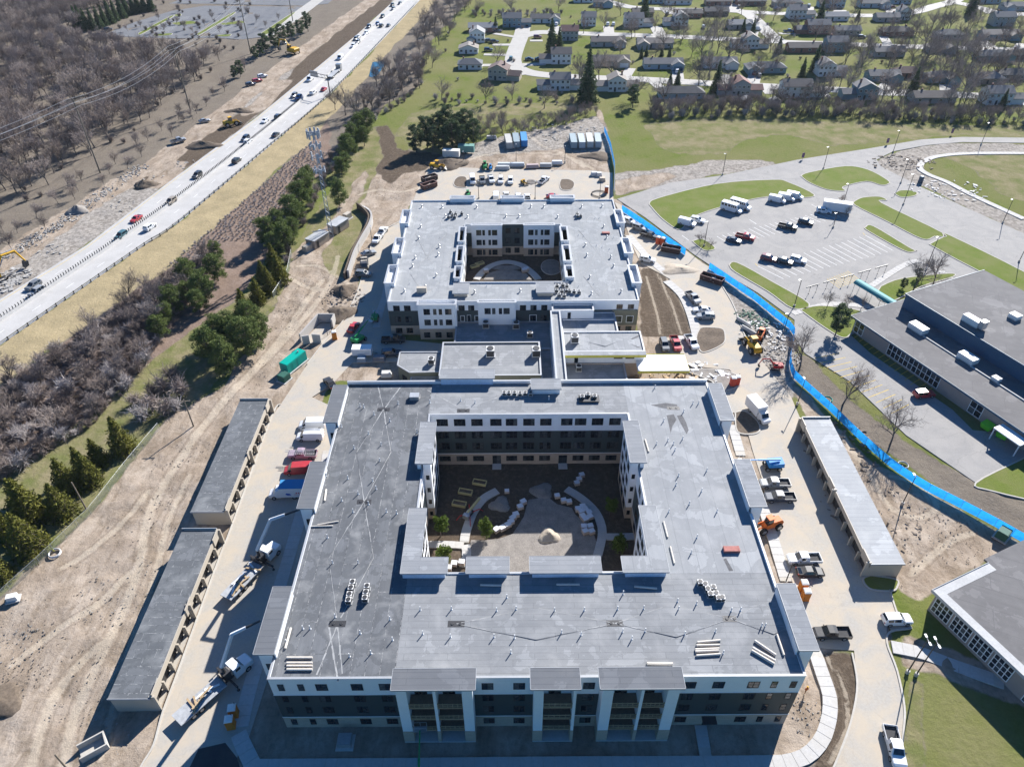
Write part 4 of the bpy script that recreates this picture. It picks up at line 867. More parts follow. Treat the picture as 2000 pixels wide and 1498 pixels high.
mb = MB(); mb.box(-.1, -.1, 4.3, 46, -.005, 4.9); mb.box(-.1, 0, 4.3, -.005, 12.9, 4.9); mb.box(0, 0, 4.75, 46, 1.5, 4.78); mb.box(0, 1.5, 4.75, 1.5, 12.9, 4.78); mb.build('roof_edge', 'school_grey_roof', SL)
for x0 in (1.0, 4.6, 8.2, 11.8): cw(SL, x0, x0+3.1, .48, .6, 3.9, 4, 3)
cw(SL, 17.6, 19.6, .48, .1, 2.5, 2, 1)
# ================================================================ blue screen fence, chain-link fence, retaining wall
m, t, b = nodes_of('blue_screen')
b.inputs['Base Color'].default_value = (.02,.22,.62,1); b.inputs['Roughness'].default_value = .7
tr = N(t, 'ShaderNodeBsdfTranslucent'); mx = N(t, 'ShaderNodeMixShader'); out = [n for n in t.nodes if n.type == 'OUTPUT_MATERIAL'][0]
cc = mixc(t, noise(t, pos(t), 1.2, 4), (.010,.19,.56), (.022,.29,.68)); t.links.new(cc, b.inputs['Base Color']); t.links.new(cc, tr.inputs[0])
mx.inputs[0].default_value = .62; t.links.new(b.outputs[0], mx.inputs[1]); t.links.new(tr.outputs[0], mx.inputs[2]); t.links.new(mx.outputs[0], out.inputs[0])
m, t, b = nodes_of('chain_link'); b.inputs['Base Color'].default_value = (.30,.34,.30,1); b.inputs['Metallic'].default_value = .3
tp = N(t, 'ShaderNodeBsdfTransparent'); mx = N(t, 'ShaderNodeMixShader'); mx.inputs[0].default_value = .72; out = [n for n in t.nodes if n.type == 'OUTPUT_MATERIAL'][0]
t.links.new(b.outputs[0], mx.inputs[1]); t.links.new(tp.outputs[0], mx.inputs[2]); t.links.new(mx.outputs[0], out.inputs[0])
def fence(label, pts, h, step, panel_mat, name='screen_fence', slant=.0, post='galvanised', pr=.035):
    P = resample([tuple(G(*p)[:2]) for p in pts], step); o = thing(name, label, 'fence', (P[0][0],P[0][1],0)); ox, oy = P[0]
    pm = MB(); pm.tube((0,0,-.3),(0,0,h+.08), pr, pr, 6); pmesh = pm.mesh('post', post)
    for p in P: link('post', pmesh, o, (p[0]-ox, p[1]-oy, 0))
    for a, c in zip(P, P[1:]):
        A_ = Vector((a[0]-ox,a[1]-oy)); C_ = Vector((c[0]-ox,c[1]-oy)); d = (C_-A_); n = Vector((-d.y,d.x)).normalized()
        mb = MB(); secs = []
        for i in range(5):
            s = i/4; q = A_+d*s; col = []
            for j in range(4):
                z = .08+(h-.1)*j/3; bulge = (.05+.16*slant)*math.sin(math.pi*s)*math.sin(math.pi*j/3)+rng.uniform(-.02,.02); col.append((q.x+n.x*(bulge+.04), q.y+n.y*(bulge+.04), z))
            secs.append(col)
        mb.loft(secs, close=False, caps=False); mb.build('screen_panel' if panel_mat == 'blue_screen' else 'mesh_panel', panel_mat, o)
        mb = MB(); mb.tube((A_.x,A_.y,h),(C_.x,C_.y,h), .025, .025, 5); mb.build('top_rail', post, o)
    return o
fence('bright blue screen fence beside the parked site vehicles and orange toilets', [(1214,413),(1260,444),(1310,480),(1349,507)], 2.2, 3.0, 'blue_screen', slant=1)
fence('long bright blue screen fence between the site and the school, curving past the white-roofed garage', [(1384,526),(1400,537),(1470,585),(1550,650),(1546,680),(1541,700),(1541,718),(1549,738),(1572,760),(1620,803),(1680,862),(1740,915),(1800,955),(1860,985),(1930,1022),(2000,1062),(2060,1096)], 2.2, 3.0, 'blue_screen', slant=1)
fence('blue screen fence along the grass beside the shipping containers', [(1180,258),(1192,290),(1200,330),(1199,386)], 2.3, 3.0, 'blue_screen')
fence('sagging green chain-link fence between the grass strip and the bare earth', [(570,498),(562,540),(530,590)], 1.8, 3.0, 'chain_link', 'wire_fence')
fence('green chain-link fence along the evergreen row beside the bare earth', [(312,838),(250,912),(182,1000),(90,1090),(0,1172),(-60,1230)], 1.8, 3.0, 'chain_link', 'wire_fence')
RW = thing('retaining_wall', 'pale curved retaining wall holding the bank below the cell tower', 'wall', (0,0,0))
rl = smooth_line([tuple(G(*p)[:2]) for p in [(703,405),(716,415),(727,430),(722,450),(708,475),(695,500),(688,520),(680,545)]], 4)
for k, (a, c) in enumerate(zip(resample(rl, 1.5), resample(rl, 1.5)[1:])):
    mb = MB(); d = (Vector(c)-Vector(a)).normalized()*.02; hgt = 2.2*min(1, .45+k*.12)
    strip(mb, [(a[0]+d.x,a[1]+d.y), (c[0]-d.x,c[1]-d.y)], .55, -.3, hgt); mb.build('wall_panel', 'grey_block', RW)
mb = MB(); strip(mb, offset_line(rl, -.9), .5, -.3, 1.9); mb.build('backfill', 'bed_soil', RW)
# ================================================================ walkways: every slab a piece of its own
def walkway(pts, width, slab=1.6, world=False, z=.10, label=None, mat='sidewalk_concrete', smooth=True):
    P = pts if world else [tuple(G(*p)[:2]) for p in pts]
    if smooth: P = smooth_line(P, 6)
    Q = resample(P, slab)
    base = MB(); strip(base, P, width-.06, -.2, z-.03); o = struct('walkway', base, 'kerb_concrete')
    for i in range(len(Q)-1):
        L = offset_line(Q, width/2); Rr = offset_line(Q, -width/2); g = .035
        a = Vector(L[i]).lerp(Vector(L[i+1]), g/slab); c = Vector(L[i]).lerp(Vector(L[i+1]), 1-g/slab); e = Vector(Rr[i]).lerp(Vector(Rr[i+1]), 1-g/slab); f = Vector(Rr[i]).lerp(Vector(Rr[i+1]), g/slab)
        dz = rng.uniform(-.004,.004); mb = MB(); mb.prism([a, c, e, f], -.05, z+dz); mb.build('slab', mat, o)
    return o
walkway([(604,945),(569,1072),(530,1200),(487,1348),(470,1420)], 2.2); walkway([(466,1432),(474,1452),(497,1500),(512,1530)], 2.2)
walkway([(500,1497),(800,1495),(1100,1492),(1480,1490),(1550,1485),(1585,1468),(1607,1440),(1617,1411),(1621,1387),(1620,1357),(1607,1318),(1591,1270)], 2.1)
walkway([(1368,1416),(1379,1480)], 1.7); walkway([(1490,990),(1508,1045),(1535,1135)], 2.0); walkway([(1430,830),(1447,890)], 2.0)
walkway([(1742,1263),(1800,1275),(1860,1298),(1960,1333)], 2.2); walkway([(1228,460),(1262,500),(1300,535)], 2.2); walkway([(1302,549),(1332,577),(1350,615),(1362,660)], 2.4)
walkway([(1325,660),(1380,660)], 1.6); walkway([(1548,613),(1600,598),(1640,594),(1700,600)], 1.8); walkway([(1858,545),(1790,510),(1700,560)], 1.8)
walkway([(735,640),(745,600),(752,580),(760,540)], 1.8); walkway([(625,990),(640,880)], 2.0); walkway([(1800,318),(1797,330),(1815,342),(1850,356),(1900,382),(2000,428)], 2.2); walkway([(1800,318),(1830,306),(1900,300),(2050,300)], 2.2)
# courtyard of the four-storey block
cz = lambda *p: [(800+.24*a, 800+.24*c) for a, c in p]
paving('courtyard_gravel', cz((965,735),(1040,722),(1130,715),(1200,770),(1320,800),(1345,850),(1490,980),(1520,1080),(1500,1180),(1480,1330),(560,1330),(470,1190),(500,1060),(600,1062),(730,1050),(840,1010),(930,870)), 'bed_gravel', .05)
plain('scrap_pale', (.27,.255,.235), .95, var=.35, scale=2.5, bumps=1.0); plain('gravel_tan', (.36,.31,.25), .95, var=.3, scale=4, bumps=.8); MATS['bed_gravel'].name = 'bed_gravel'
walkway(cz((715,660),(620,710),(560,770),(510,850),(480,930),(455,1010),(445,1080)), 1.7, 1.3, z=.12); walkway(cz((140,1097),(300,1097),(440,1105)), 1.5, 1.3, z=.12); walkway(cz((455,1100),(465,1180),(440,1280)), 1.6, 1.3, z=.125)
walkway(cz((1275,645),(1390,715),(1500,815),(1555,920),(1568,1010),(1550,1110),(1520,1220)), 1.6, 1.3, z=.12); walkway(cz((1600,1035),(1720,1035),(1840,1030)), 1.5, 1.3, z=.12)
plain('paver_pink', (.42,.36,.33), .85, var=.2, scale=6); plain('plastic_wrap', (.62,.63,.65), .35, var=.1)
pl_m = {}
mb = MB()
for i in range(3): mb.box(-.55+i*.45, -.5, 0, -.35+i*.45, .5, .1)
mb.box(-.58, -.52, .1, .58, .52, .14); pl_m['pallet'] = mb.mesh('pallet', 'raw_timber')
mb = MB()
for k in range(5): mb.box(-.54+.006*k, -.48, .14+k*.13, .54-.006*k, .48, .14+k*.13+.118)
pl_m['paver_layers'] = mb.mesh('paver_layers', 'paver_pink')
mb = MB(); mb.box(-.55,-.49,.795,.55,.49,.82); pl_m['wrap'] = mb.mesh('wrap', 'plastic_wrap')
def pallet(px, py, rz, label, group, s=1.0):
    p = G(px, py); o = thing('paver_pallet', label, 'pallet', (p.x, p.y, .06), rz, group); s *= .8; o.scale = (s, s, s)
    for k, v in pl_m.items(): link(k, v, o)
for a, c in ((925,765),(900,805),(865,868),(840,897),(825,927),(800,952),(755,977),(707,990)): pallet(*cz((a,c))[0], rng.uniform(.3,.8), 'wrapped pallet of pavers in the curved row beside the central gravel bed', 'pavers along the gravel bed', 1.25)
pallet(*cz((792,675))[0], .05, 'single wrapped pallet of pavers standing alone near the courtyard path', 'pavers')
for a, c in ((1200,715),(1253,752),(1297,762)): pallet(*cz((a,c))[0], .2, 'wrapped pallet of pavers in the dark bed inside the curved walkway', 'pavers in the dark bed', 1.15)
for a, c in ((1400,545),(1378,580),(1360,610)): pallet(*cz((a,c))[0], .3, 'wrapped pallet of pavers at the far tip of the curved walkway', 'pavers at the walkway tip', 1.15)
for a, c in ((1370,822),(1408,802),(1395,842),(1428,826),(1458,852),(1408,880),(1430,907),(1467,886),(1418,965),(1469,962),(1428,1005),(1480,1005)): pallet(*cz((a,c))[0], rng.uniform(.05,.5), 'wrapped pallet of pavers stacked along the inner edge of the curved walkway', 'pavers along the walkway', 1.2)
for a, c in ((365,1265),(425,1255),(320,1300)): pallet(*cz((a,c))[0], rng.uniform(-.2,.2), 'sunlit pallet of pavers by the corner tree', 'sunlit pavers', 1.2)
def planter(px, py, rz, label, l_=2.7, w_=1.2):
    p = G(px, py); o = thing('raised_planter', label, 'planter', (p.x, p.y, 0), rz, 'raised planters')
    for k, (a, c, e, f) in enumerate(((-l_/2,-w_/2,l_/2,-w_/2+.12), (-l_/2,w_/2-.12,l_/2,w_/2), (-l_/2,-w_/2+.12,-l_/2+.12,w_/2-.12), (l_/2-.12,-w_/2+.12,l_/2,w_/2-.12))):
        for r_ in range(3): mb = MB(); mb.box(a,c,.02+r_*.21,e,f,.02+r_*.21+.20); mb.build('plank', 'planter_timber', o)
    mb = MB(); mb.box(-l_/2+.12,-w_/2+.12,0,l_/2-.12,w_/2-.12,.42); mb.build('soil', 'bed_soil', o)
plain('planter_timber', (.46,.40,.20), .8, var=.2, scale=5)
for k, (a, c) in enumerate(((570,602),(455,678),(405,775))): planter(*cz((a,c))[0], R(-14), ('new timber raised planter farthest from the crawler lift','new timber raised planter between two others in the courtyard','new timber raised planter beside the crawler lift')[k])
for a, c in ((480,870),(550,835)): planter(860+.14*a, 400+.14*c, R(30), 'new timber raised planter in the round-lawn courtyard', 2.6, 1.1)
def pile(px, py, r, h, mat, label, name='dirt_pile', seed=1, ex=1.0):
    p = G(px, py); mb = MB(); rr = random.Random(seed); n, m_ = 18, 7; vs = [(0,0,h)]; fs = []
    for j in range(1, m_+1):
        t_ = j/m_
        for i in range(n): a = 2*math.pi*i/n; q = r*t_*(1+.2*math.sin(3*a+seed)+rr.uniform(-.1,.1)); vs.append((q*math.cos(a)*ex, q*math.sin(a), h*(1-t_)**1.1*(1+rr.uniform(-.18,.18))-(.25 if j == m_ else 0)))
    for i in range(n): fs.append((0, 1+i, 1+(i+1)%n))
    for j in range(m_-1):
        for i in range(n): a = 1+j*n+i; c = 1+j*n+(i+1)%n; fs.append((a, a+n, c+n, c))
    mb.add(vs, fs); o = mb.build(name, mat, None, True); o.location = (p.x, p.y, .05); return tag(o, label, 'pile')
pile(*cz((1135,1030))[0], 2.1, 1.3, 'gravel_tan', 'pale sand pile in the courtyard gravel', 'sand_pile', 3); pile(*cz((735,770))[0], 2.0, .5, 'bed_gravel', 'low grey gravel mound inside the left courtyard path', 'gravel_pile', 4); pile(*cz((1080,660))[0], 2.2, .5, 'bed_gravel', 'low gravel mound at the head of the courtyard gravel', 'gravel_pile', 5)
pile(875, 322, 5.5, 2.2, 'bed_soil', 'dark soil pile beside the yellow wheel loader', seed=6, ex=1.4); pile(284, 362, 3.6, 2.0, 'bed_soil', 'dark spoil pile at the lower end of the brown trench fill', seed=7, ex=1.2); pile(396, 285, 3.8, 2.0, 'bed_soil', 'long dark spoil pile beside the haul road', seed=8, ex=1.9)
pile(152, 412, 3.6, 2.0, 'bed_gravel', 'grey aggregate cone beside the haul road', 'gravel_pile', 9); pile(468, 217, 3.5, 1.2, 'bed_soil', 'flat dark spoil heap where the dozer works', seed=10, ex=1.8); pile(1163, 305, 4, 1.0, 'bed_soil', 'small dark heap inside the yard fence', seed=11, ex=1.6); pile(-4, 1372, 3.0, .9, 'bed_soil', 'dark soil heap at the edge of the bare earth', seed=22, ex=1.3); pile(672, 568, 3.5, 1.6, 'bed_soil', 'rough dark rubble heap beside the retaining wall foot', seed=12)
pile(668, 612, 4, 1.4, 'bed_soil', 'low brown heap beside the block enclosure', seed=13); pile(1040, 356, 2.4, .8, 'bed_gravel', 'small gravel heap between vans in the rear lot', 'gravel_pile', 14); pile(1325, 527, 3.2, .8, 'gravel_tan', 'low tan dirt heap beside the tilled bed', seed=15, ex=1.7)
# courtyard of the three-storey block
rc = lambda *p: [(860+.14*a, 400+.14*c) for a, c in p]
walkway(rc((500,1045),(590,940),(700,860),(820,815),(930,800),(1040,815),(1160,860),(1280,950),(1370,1045)), 2.0, 1.6, z=.12)
paving('round_lawn', [(G(862,522).x*0+11.55+2.9*math.cos(a), 183.4+4.3*math.sin(a)) for a in [i*2*math.pi/36 for i in range(36)]], 'bed_gravel', .06, True)
kerb('round_lawn_kerb', [(11.55+2.9*math.cos(a), 183.4+4.3*math.sin(a)) for a in [i*2*math.pi/36 for i in range(36)]], True, .15, .06, closed=True, smooth=False)
paving('courtyard_gravel', rc((600,1050),(660,960),(800,920),(1060,920),(1200,960),(1280,1050)), 'bed_gravel', .055)
paving('courtyard_gravel', rc((720,890),(820,850),(1040,850),(1120,890),(1000,915),(850,915)), 'bed_gravel', .05)
for a, c in ((640,945),(1170,940),(1200,925)): pallet(*rc((a,c))[0], .3, 'wrapped pallet of pavers on the arched walkway', 'pavers on the arched walkway', 1.5)
# block enclosure, transformer, generator
EN = thing('refuse_enclosure', 'open-topped grey block refuse enclosure beside the left drive', 'enclosure'); q = [tuple(G(*p)[:2]) for p in [(588,668),(624,628),(655,628),(650,640),(632,668)]]
for a, c in ((q[0],q[1]),(q[1],q[2]),(q[2],q[3])): mb = MB(); strip(mb, [a,c], .35, -.2, 2.4); mb.build('block_wall', 'grey_block', EN)
for a, c in ((G(592,672),G(606,670)),(G(612,668),G(628,669))): mb = MB(); strip(mb, [a[:2],c[:2]], .35, -.2, 2.4); mb.build('block_wall', 'grey_block', EN)
mb = MB(); mb.prism([G(590,670)[:2],G(625,632)[:2],G(652,632)[:2],G(632,672)[:2]], -.1, .06); mb.build('slab', 'drive_concrete', EN)
for a in ((640,655),(648,645)): p = G(*a); mb = MB(); mb.tube((p.x,p.y,-.1),(p.x,p.y,1.9), .08, .08); mb.build('gate_post', 'dark_metal', EN)
plain('generator_green', (.0,.30,.235), .45, var=.1); plain('transformer_green', (.03,.10,.075), .6, var=.15)
def boxy(name, label, cat, px, py, rz, l_, w_, h_, mat, bits, z=0.0, group=None):
    p = G(px, py, z); o = thing(name, label, cat, (p.x, p.y, z), rz, group)
    mb = MB(); mb.box(-l_/2,-w_/2,.12,l_/2,w_/2,h_); mb.box(-l_/2+.1,-w_/2+.1,h_,l_/2-.1,w_/2-.1,h_+.07); mb.build('casing', mat, o)
    mb = MB(); mb.box(-l_/2-.3,-w_/2-.3,-.1,l_/2+.3,w_/2+.3,.12); mb.build('pad', 'sidewalk_concrete', o)
    for nm, x0,y0,z0,x1,y1,z1,mt in bits: mb = MB(); mb.box(x0,y0,z0,x1,y1,z1); mb.build(nm, mt, o)
    return o
g_ = R(62)
boxy('generator', 'bright teal enclosed generator beside the left drive', 'generator', 575, 714, g_, 6.6, 2.4, 2.6, 'generator_green', [('louvre', 3.3,-.9,.5,3.36,.9,2.2,'dark_metal'), ('door', -1.6,-1.24,.4,-.4,-1.2,2.3,'generator_green'), ('door', .2,-1.24,.4,1.4,-1.2,2.3,'generator_green'), ('exhaust', 1.8,-.2,2.6,2.1,.1,3.1,'galvanised')])
boxy('transformer', 'dark green pad-mounted transformer below the teal generator', 'transformer', 556, 742, g_, 2.2, 2.0, 1.7, 'transformer_green', [('door', -.9,-1.04,.3,-.05,-1.0,1.6,'transformer_green'), ('door', .05,-1.04,.3,.9,-1.0,1.6,'transformer_green')])
boxy('transformer', 'dark pad-mounted transformer at the end of the blue fence by the annex', 'transformer', 1956, 1048, R(40), 2.2, 1.8, 1.7, 'transformer_green', [('door', -.9,-.94,.3,.9,-.9,1.6,'transformer_green')])
boxy('utility_cabinet', 'dark grey cabinet in the shade before the four-storey block', 'cabinet', 675, 1450, 0, 1.9, 1.7, 1.2, 'galvanised', [('lid', -.9,-.8,1.27,.9,.8,1.32,'galvanised')])
# air-conditioning condensers on the roofs
cond = {}
mb = MB()
for a in range(4): mb.box(-.42+.07*(a==0), -.42, .12, .42, .42, .12) if False else None
mb.box(-.42,-.42,.1,.42,.42,.95); cond['casing'] = mb.mesh('casing', 'rtu_white')
mb = MB(); mb.tube((0,0,.95),(0,0,1.0),.36,.36,12); cond['fan_grille'] = mb.mesh('fan_grille', 'dark_metal')
mb = MB(); mb.box(-.5,-.35,0,-.38,.35,.1); mb.box(.38,-.35,0,.5,.35,.1); cond['rail'] = mb.mesh('rail', 'galvanised')
mb = MB(); mb.box(-.43,-.38,.2,-.421,.38,.88); mb.box(.421,-.38,.2,.43,.38,.88); mb.box(-.38,-.43,.2,.38,-.421,.88); cond['coil'] = mb.mesh('coil', 'dark_metal')
def condensers(pts, z, label, group, s=1.0):
    for p in pts:
        q = G(p[0], p[1], z); o = thing('condenser', label, 'air conditioner', (q.x, q.y, z+.01), rng.uniform(-.06,.06), group); sc_ = s*(.8 if s < 1.3 else 1); o.scale = (sc_,)*3
        for k, v in cond.items(): link(k, v, o)
condensers([(985,772),(994,772),(1005,772),(1016,773),(1026,772),(1036,773)], AR, 'small condenser in the long row on the back wing roof of the four-storey block', 'row of condensers on the back wing', 1.1)
condensers([(1137,780),(1148,776),(1161,779)], AR, 'condenser on the dark stand right of the long row on the four-storey block', 'condensers on the dark stand', 1.25)
condensers([(690,1142),(687,1153),(684,1166),(682,1177),(718,1150),(716,1162),(714,1173)], AR, 'condenser on the charcoal roof of the four-storey block', 'condensers on the charcoal roof', 1.2)
condensers([(1366,1142),(1376,1146),(1381,1155),(1392,1152),(1386,1165),(1397,1164),(1402,1173),(1409,1172)], AR, 'condenser near the right edge of the front wing roof', 'condensers on the front wing right', 1.15)
condensers([(1088,562),(1099,560),(1107,562),(1087,571),(1097,572),(1106,571),(1112,572),(1121,573),(1131,574),(1092,580),(1102,581)], BR, 'condenser in the cluster at the front of the three-storey roof', 'condensers at the front of the three-storey roof', 1.2)
condensers([(880,417),(884,423),(890,421),(888,427),(876,427),(902,420)], BR, 'condenser at the rear left of the three-storey roof', 'condensers rear left', 1.2); condensers([(1127,421),(1134,425),(1128,426)], BR, 'condenser at the rear right of the three-storey roof', 'condensers rear right', 1.2)
mb = MB(); p = G(1150, 781, AR); mb.box(p.x-2.0,p.y-1.0,AR+.3,p.x+2.0,p.y+1.0,AR+.42)
for sx in (-1.8,1.8):
    for sy in (-.9,.9): mb.box(p.x+sx-.06,p.y+sy-.06,AR,p.x+sx+.06,p.y+sy+.06,AR+.3)
tag(mb.build('equipment_stand', 'dark_metal'), 'low dark steel equipment stand on the back wing roof', 'stand')
condensers([(958,695),(1047,695)], 5.4, 'large fan unit on the clubhouse roof', 'fan units on the clubhouse', 2.2); condensers([(1122,668)], 6.8, 'fan unit on the entrance wing roof', 'fan units', 2.0); condensers([(843,710)], 4.26, 'fan unit on the angled clubhouse end roof', 'fan units', 1.6)
condensers([(949,640),(1008,641)], 3.5, 'shaded box unit on the low roof against the three-storey wall', 'box units', 1.8); condensers([(1035,698-40)], 3.5, 'tall pale unit behind the clubhouse roof edge', 'fan units', 1.6); condensers([(1130,724)], 3.5, 'fan unit on the shaded roof below the clerestory', 'fan units', 1.5)
mb = MB(); p = G(810, 778, AR); mb.box(-.9,-.7,0,.9,.7,.9); tag(mb.build('roof_hatch', 'galvanised'), 'square roof hatch box on the charcoal roof', 'roof hatch').location = (p.x, p.y, AR)
# rolls and bundles of roofing on the roofs
plain('membrane_roll', (.58,.53,.46), .7, var=.12, scale=5); plain('red_bundle', (.33,.13,.11), .7, var=.2)
def roll(p0, p1, z, label, group=None, r=.17, mat='membrane_roll'):
    a, c = G(*p0, z+r), G(*p1, z+r); ctr = (a+c)/2; mb = MB(); mb.tube(a-ctr, c-ctr, r, r, 10); d = (c-a).normalized(); mb.tube(a-ctr-d*.03, a-ctr, r*.4, r*.4, 8); mb.tube(c-ctr, c-ctr+d*.03, r*.4, r*.4, 8)
    o = mb.build('roofing_roll', mat); o.location = ctr; tag(o, label, 'roll', group)
for y in (1284, 1294, 1300, 1307): roll((560,y), (610,y), AR, 'cream roll in the stack of four on the charcoal roof corner', 'stack of four rolls')
for p0, p1 in (((568,1226),(557,1266)),): roll(p0, p1, AR, 'single cream roll along the left roof edge by the canopy')
for p0, p1 in (((637,956),(634,978)),): roll(p0, p1, AR, 'single cream roll beside the left middle canopy')
for p0, p1 in (((620,1025),(661,1018)),((608,1028),(650,1027))): roll(p0, p1, AR, 'cream roll lying across the left charcoal wing', 'two crossed rolls', .12)
for p0, p1 in (((1362,1254),(1407,1250)),((1360,1260),(1406,1259)),((1358,1268),(1405,1266)),((1358,1272),(1404,1270)),((1360,1280),(1407,1277))): roll(p0, p1, AR, 'white roll in the row of five near the right front roof', 'row of five rolls')
for p0, p1 in (((1474,1251),(1515,1279)),((1468,1270),(1512,1296)),((1470,1265),(1514,1290))): roll(p0, p1, AR, 'slanted roll near the right front corner of the roof', 'slanted rolls', .2)
roll((1517,1238), (1531,1279), AR, 'roll in the light beside the right front canopy'); roll((1264,1295), (1314,1296), AR, 'single cream roll behind the right balcony canopy', None, .2)
for p0, p1 in (((938,1142),(980,1143)),((1087,1141),(1132,1141)),((1239,1145),(1283,1149))): roll(p0, p1, AR, 'roll lying in the canopy shadow on the front wing', 'rolls in shadow', .16)
for p0, p1 in (((1296,1018),(1304,1049)),((1309,1067),(1317,1100)),((1260,858),(1267,882))): roll(p0, p1, AR, 'roll lying lengthwise on the right wing roof', 'rolls on the right wing', .14)
mb = MB(); mb.box(-1.25,-.5,0,1.25,.5,.5); mb.box(-1.2,-.52,.1,-1.0,.52,.53); mb.box(1.0,-.52,.1,1.2,.52,.53); o = mb.build('membrane_bundle', 'red_bundle'); p = G(1428, 1075, AR); o.location = p; tag(o, 'flat red bundle lying on the right wing of the four-storey roof', 'bundle')
mb = MB(); mb.box(-1.1,-.4,0,1.1,.4,.5); mb.box(-.9,-.42,.1,-.75,.42,.53); o = mb.build('membrane_bundle', 'red_bundle'); o.location = G(1183, 457, BR); tag(o, 'flat red bundle lying on the three-storey roof', 'bundle')
# ================================================================ vehicles
paint(); matte_obj('matte_paint')
m, t, b = nodes_of('car_glass'); b.inputs['Base Color'].default_value = (.012,.015,.02,1); b.inputs['Roughness'].default_value = .05; b.inputs['Specular IOR Level'].default_value = .7
plain('tyre', (.018,.018,.018), .9, world=False); plain('rim', (.35,.35,.36), .35, .7, world=False); plain('lamp_clear', (.7,.7,.68), .2, world=False); plain('lamp_red', (.35,.02,.02), .3, world=False); plain('black_trim', (.03,.03,.03), .6, world=False); plain('truck_bed', (.05,.05,.052), .8, world=False)
VM = {}
def wheel_mesh(r, w_):
    mb = MB(); n = 14
    mb.tube((0,-w_/2,0),(0,w_/2,0), r, r, n, 0)
    for s in (-1, 1): mb.tube((0,s*w_/2,0),(0,s*(w_/2+.012),0), r*.62, r*.6, 10, 1)
    return mb.mesh('wheel', ['tyre','rim'])
def car_parts(kind):
    if kind in VM: return VM[kind]
    P = {}
    # stations: x, half width low, half width belt, z low, z belt, z top, half width top
    if kind == 'sedan': L, wb, r, W_ = 4.7, 1.4, .33, .91; S_ = [(-2.35,.70,.78,.42,.62,.70,.70),(-2.25,.84,.88,.25,.72,.98,.78),(-1.55,.88,.91,.22,.80,1.02,.80),(-.95,.88,.92,.22,.92,1.44,.62),(.15,.88,.92,.22,.92,1.46,.63),(1.0,.88,.91,.22,.86,.95,.78),(2.0,.86,.88,.24,.72,.80,.76),(2.33,.74,.76,.35,.56,.62,.66)]; cab = (1,2,3,4,5)
    elif kind == 'suv': L, wb, r, W_ = 4.75, 1.42, .38, .95; S_ = [(-2.37,.78,.84,.5,.8,.95,.74),(-2.28,.90,.94,.32,.95,1.35,.78),(-2.0,.92,.95,.28,1.02,1.68,.70),(-1.0,.92,.95,.28,1.02,1.74,.70),(.25,.92,.95,.28,1.02,1.72,.69),(1.05,.92,.94,.28,.98,1.08,.82),(2.1,.90,.92,.30,.88,.98,.80),(2.37,.78,.80,.42,.70,.80,.70)]; cab = (1,2,3,4,5)
    elif kind == 'pickup': L, wb, r, W_ = 5.8, 1.75, .41, .99; S_ = [(-.62,.94,.98,.38,1.08,1.10,.90),(-.60,.94,.98,.38,1.10,1.78,.72),(.0,.94,.98,.38,1.10,1.90,.73),(.85,.94,.98,.38,1.10,1.88,.72),(1.5,.94,.98,.38,1.08,1.18,.86),(2.6,.93,.96,.40,1.02,1.12,.84),(2.9,.82,.86,.5,.85,.95,.76)]; cab = (0,1,2,3,4)
    elif kind == 'van': L, wb, r, W_ = 5.6, 1.7, .37, 1.0; S_ = [(-2.8,.94,.98,.45,1.0,2.05,.84),(-2.7,.96,1.0,.32,1.05,2.15,.86),(-1.0,.96,1.0,.30,1.05,2.18,.86),(1.1,.96,1.0,.30,1.05,2.12,.85),(1.95,.95,.99,.30,1.05,1.2,.86),(2.6,.92,.95,.34,.9,1.0,.82),(2.8,.80,.84,.45,.75,.82,.74)]; cab = (1,1,2,3,4)
    else: L, wb, r, W_ = 7.0, 2.2, .42, 1.15; S_ = [(-3.5,1.1,1.15,.45,1.2,2.75,1.05),(-3.4,1.12,1.17,.38,1.2,2.85,1.07),(0,1.12,1.17,.38,1.2,2.87,1.07),(1.9,1.12,1.17,.38,1.2,2.8,1.06),(1.95,1.0,1.05,.38,1.15,2.2,.86),(2.7,.98,1.02,.38,1.1,1.3,.88),(3.4,.92,.96,.4,1.0,1.08,.82),(3.55,.8,.84,.5,.8,.88,.72)]; cab = (1,2,3,4,5)
    secs = [[(x,-wl,zl),(x,wl,zl),(x,wbt,zb),(x,wt,zt),(x,-wt,zt),(x,-wbt,zb)] for x,wl,wbt,zl,zb,zt,wt in S_]
    mb = MB(); mb.loft(secs)
    if kind == 'pickup':
        for s in (-1, 1): mb.box(-2.9, s*.98-.06*(s>0)-.0*(s<0), .42, -.63, s*.98+.06*(s<0), 1.12)
        mb.box(-2.96, -.98, .42, -2.9, .98, 1.12)
    P['body'] = [(mb.mesh('body', 'car_paint', False), (0,0,0))]
    if kind == 'pickup': mb = MB(); mb.box(-2.9,-.91,.5,-.63,.91,.72); P['bed'] = [(mb.mesh('bed','truck_bed'),(0,0,0))]
    # glass set just proud of the cabin
    def lerp(a, c, t_): return tuple(p+(q-p)*t_ for p, q in zip(a, c))
    def pane(q, off): 
        q = [Vector(p) for p in q]; n = (q[1]-q[0]).cross(q[3]-q[0]).normalized(); c = sum(q, Vector())/4; q = [c+(p-c)*.86+n*off for p in q]; g = MB(); g.add(q+[p-n*off*2 for p in q], [(0,1,2,3),(7,6,5,4),(0,4,5,1),(1,5,6,2),(2,6,7,3),(3,7,4,0)]); return g
    i0, i1, i2, i3, i4 = cab
    ws = pane([secs[i4][4], secs[i4][3], secs[i3][3], secs[i3][4]], .02)
    P['windscreen'] = [(ws.mesh('windscreen','car_glass'), (0,0,0))]
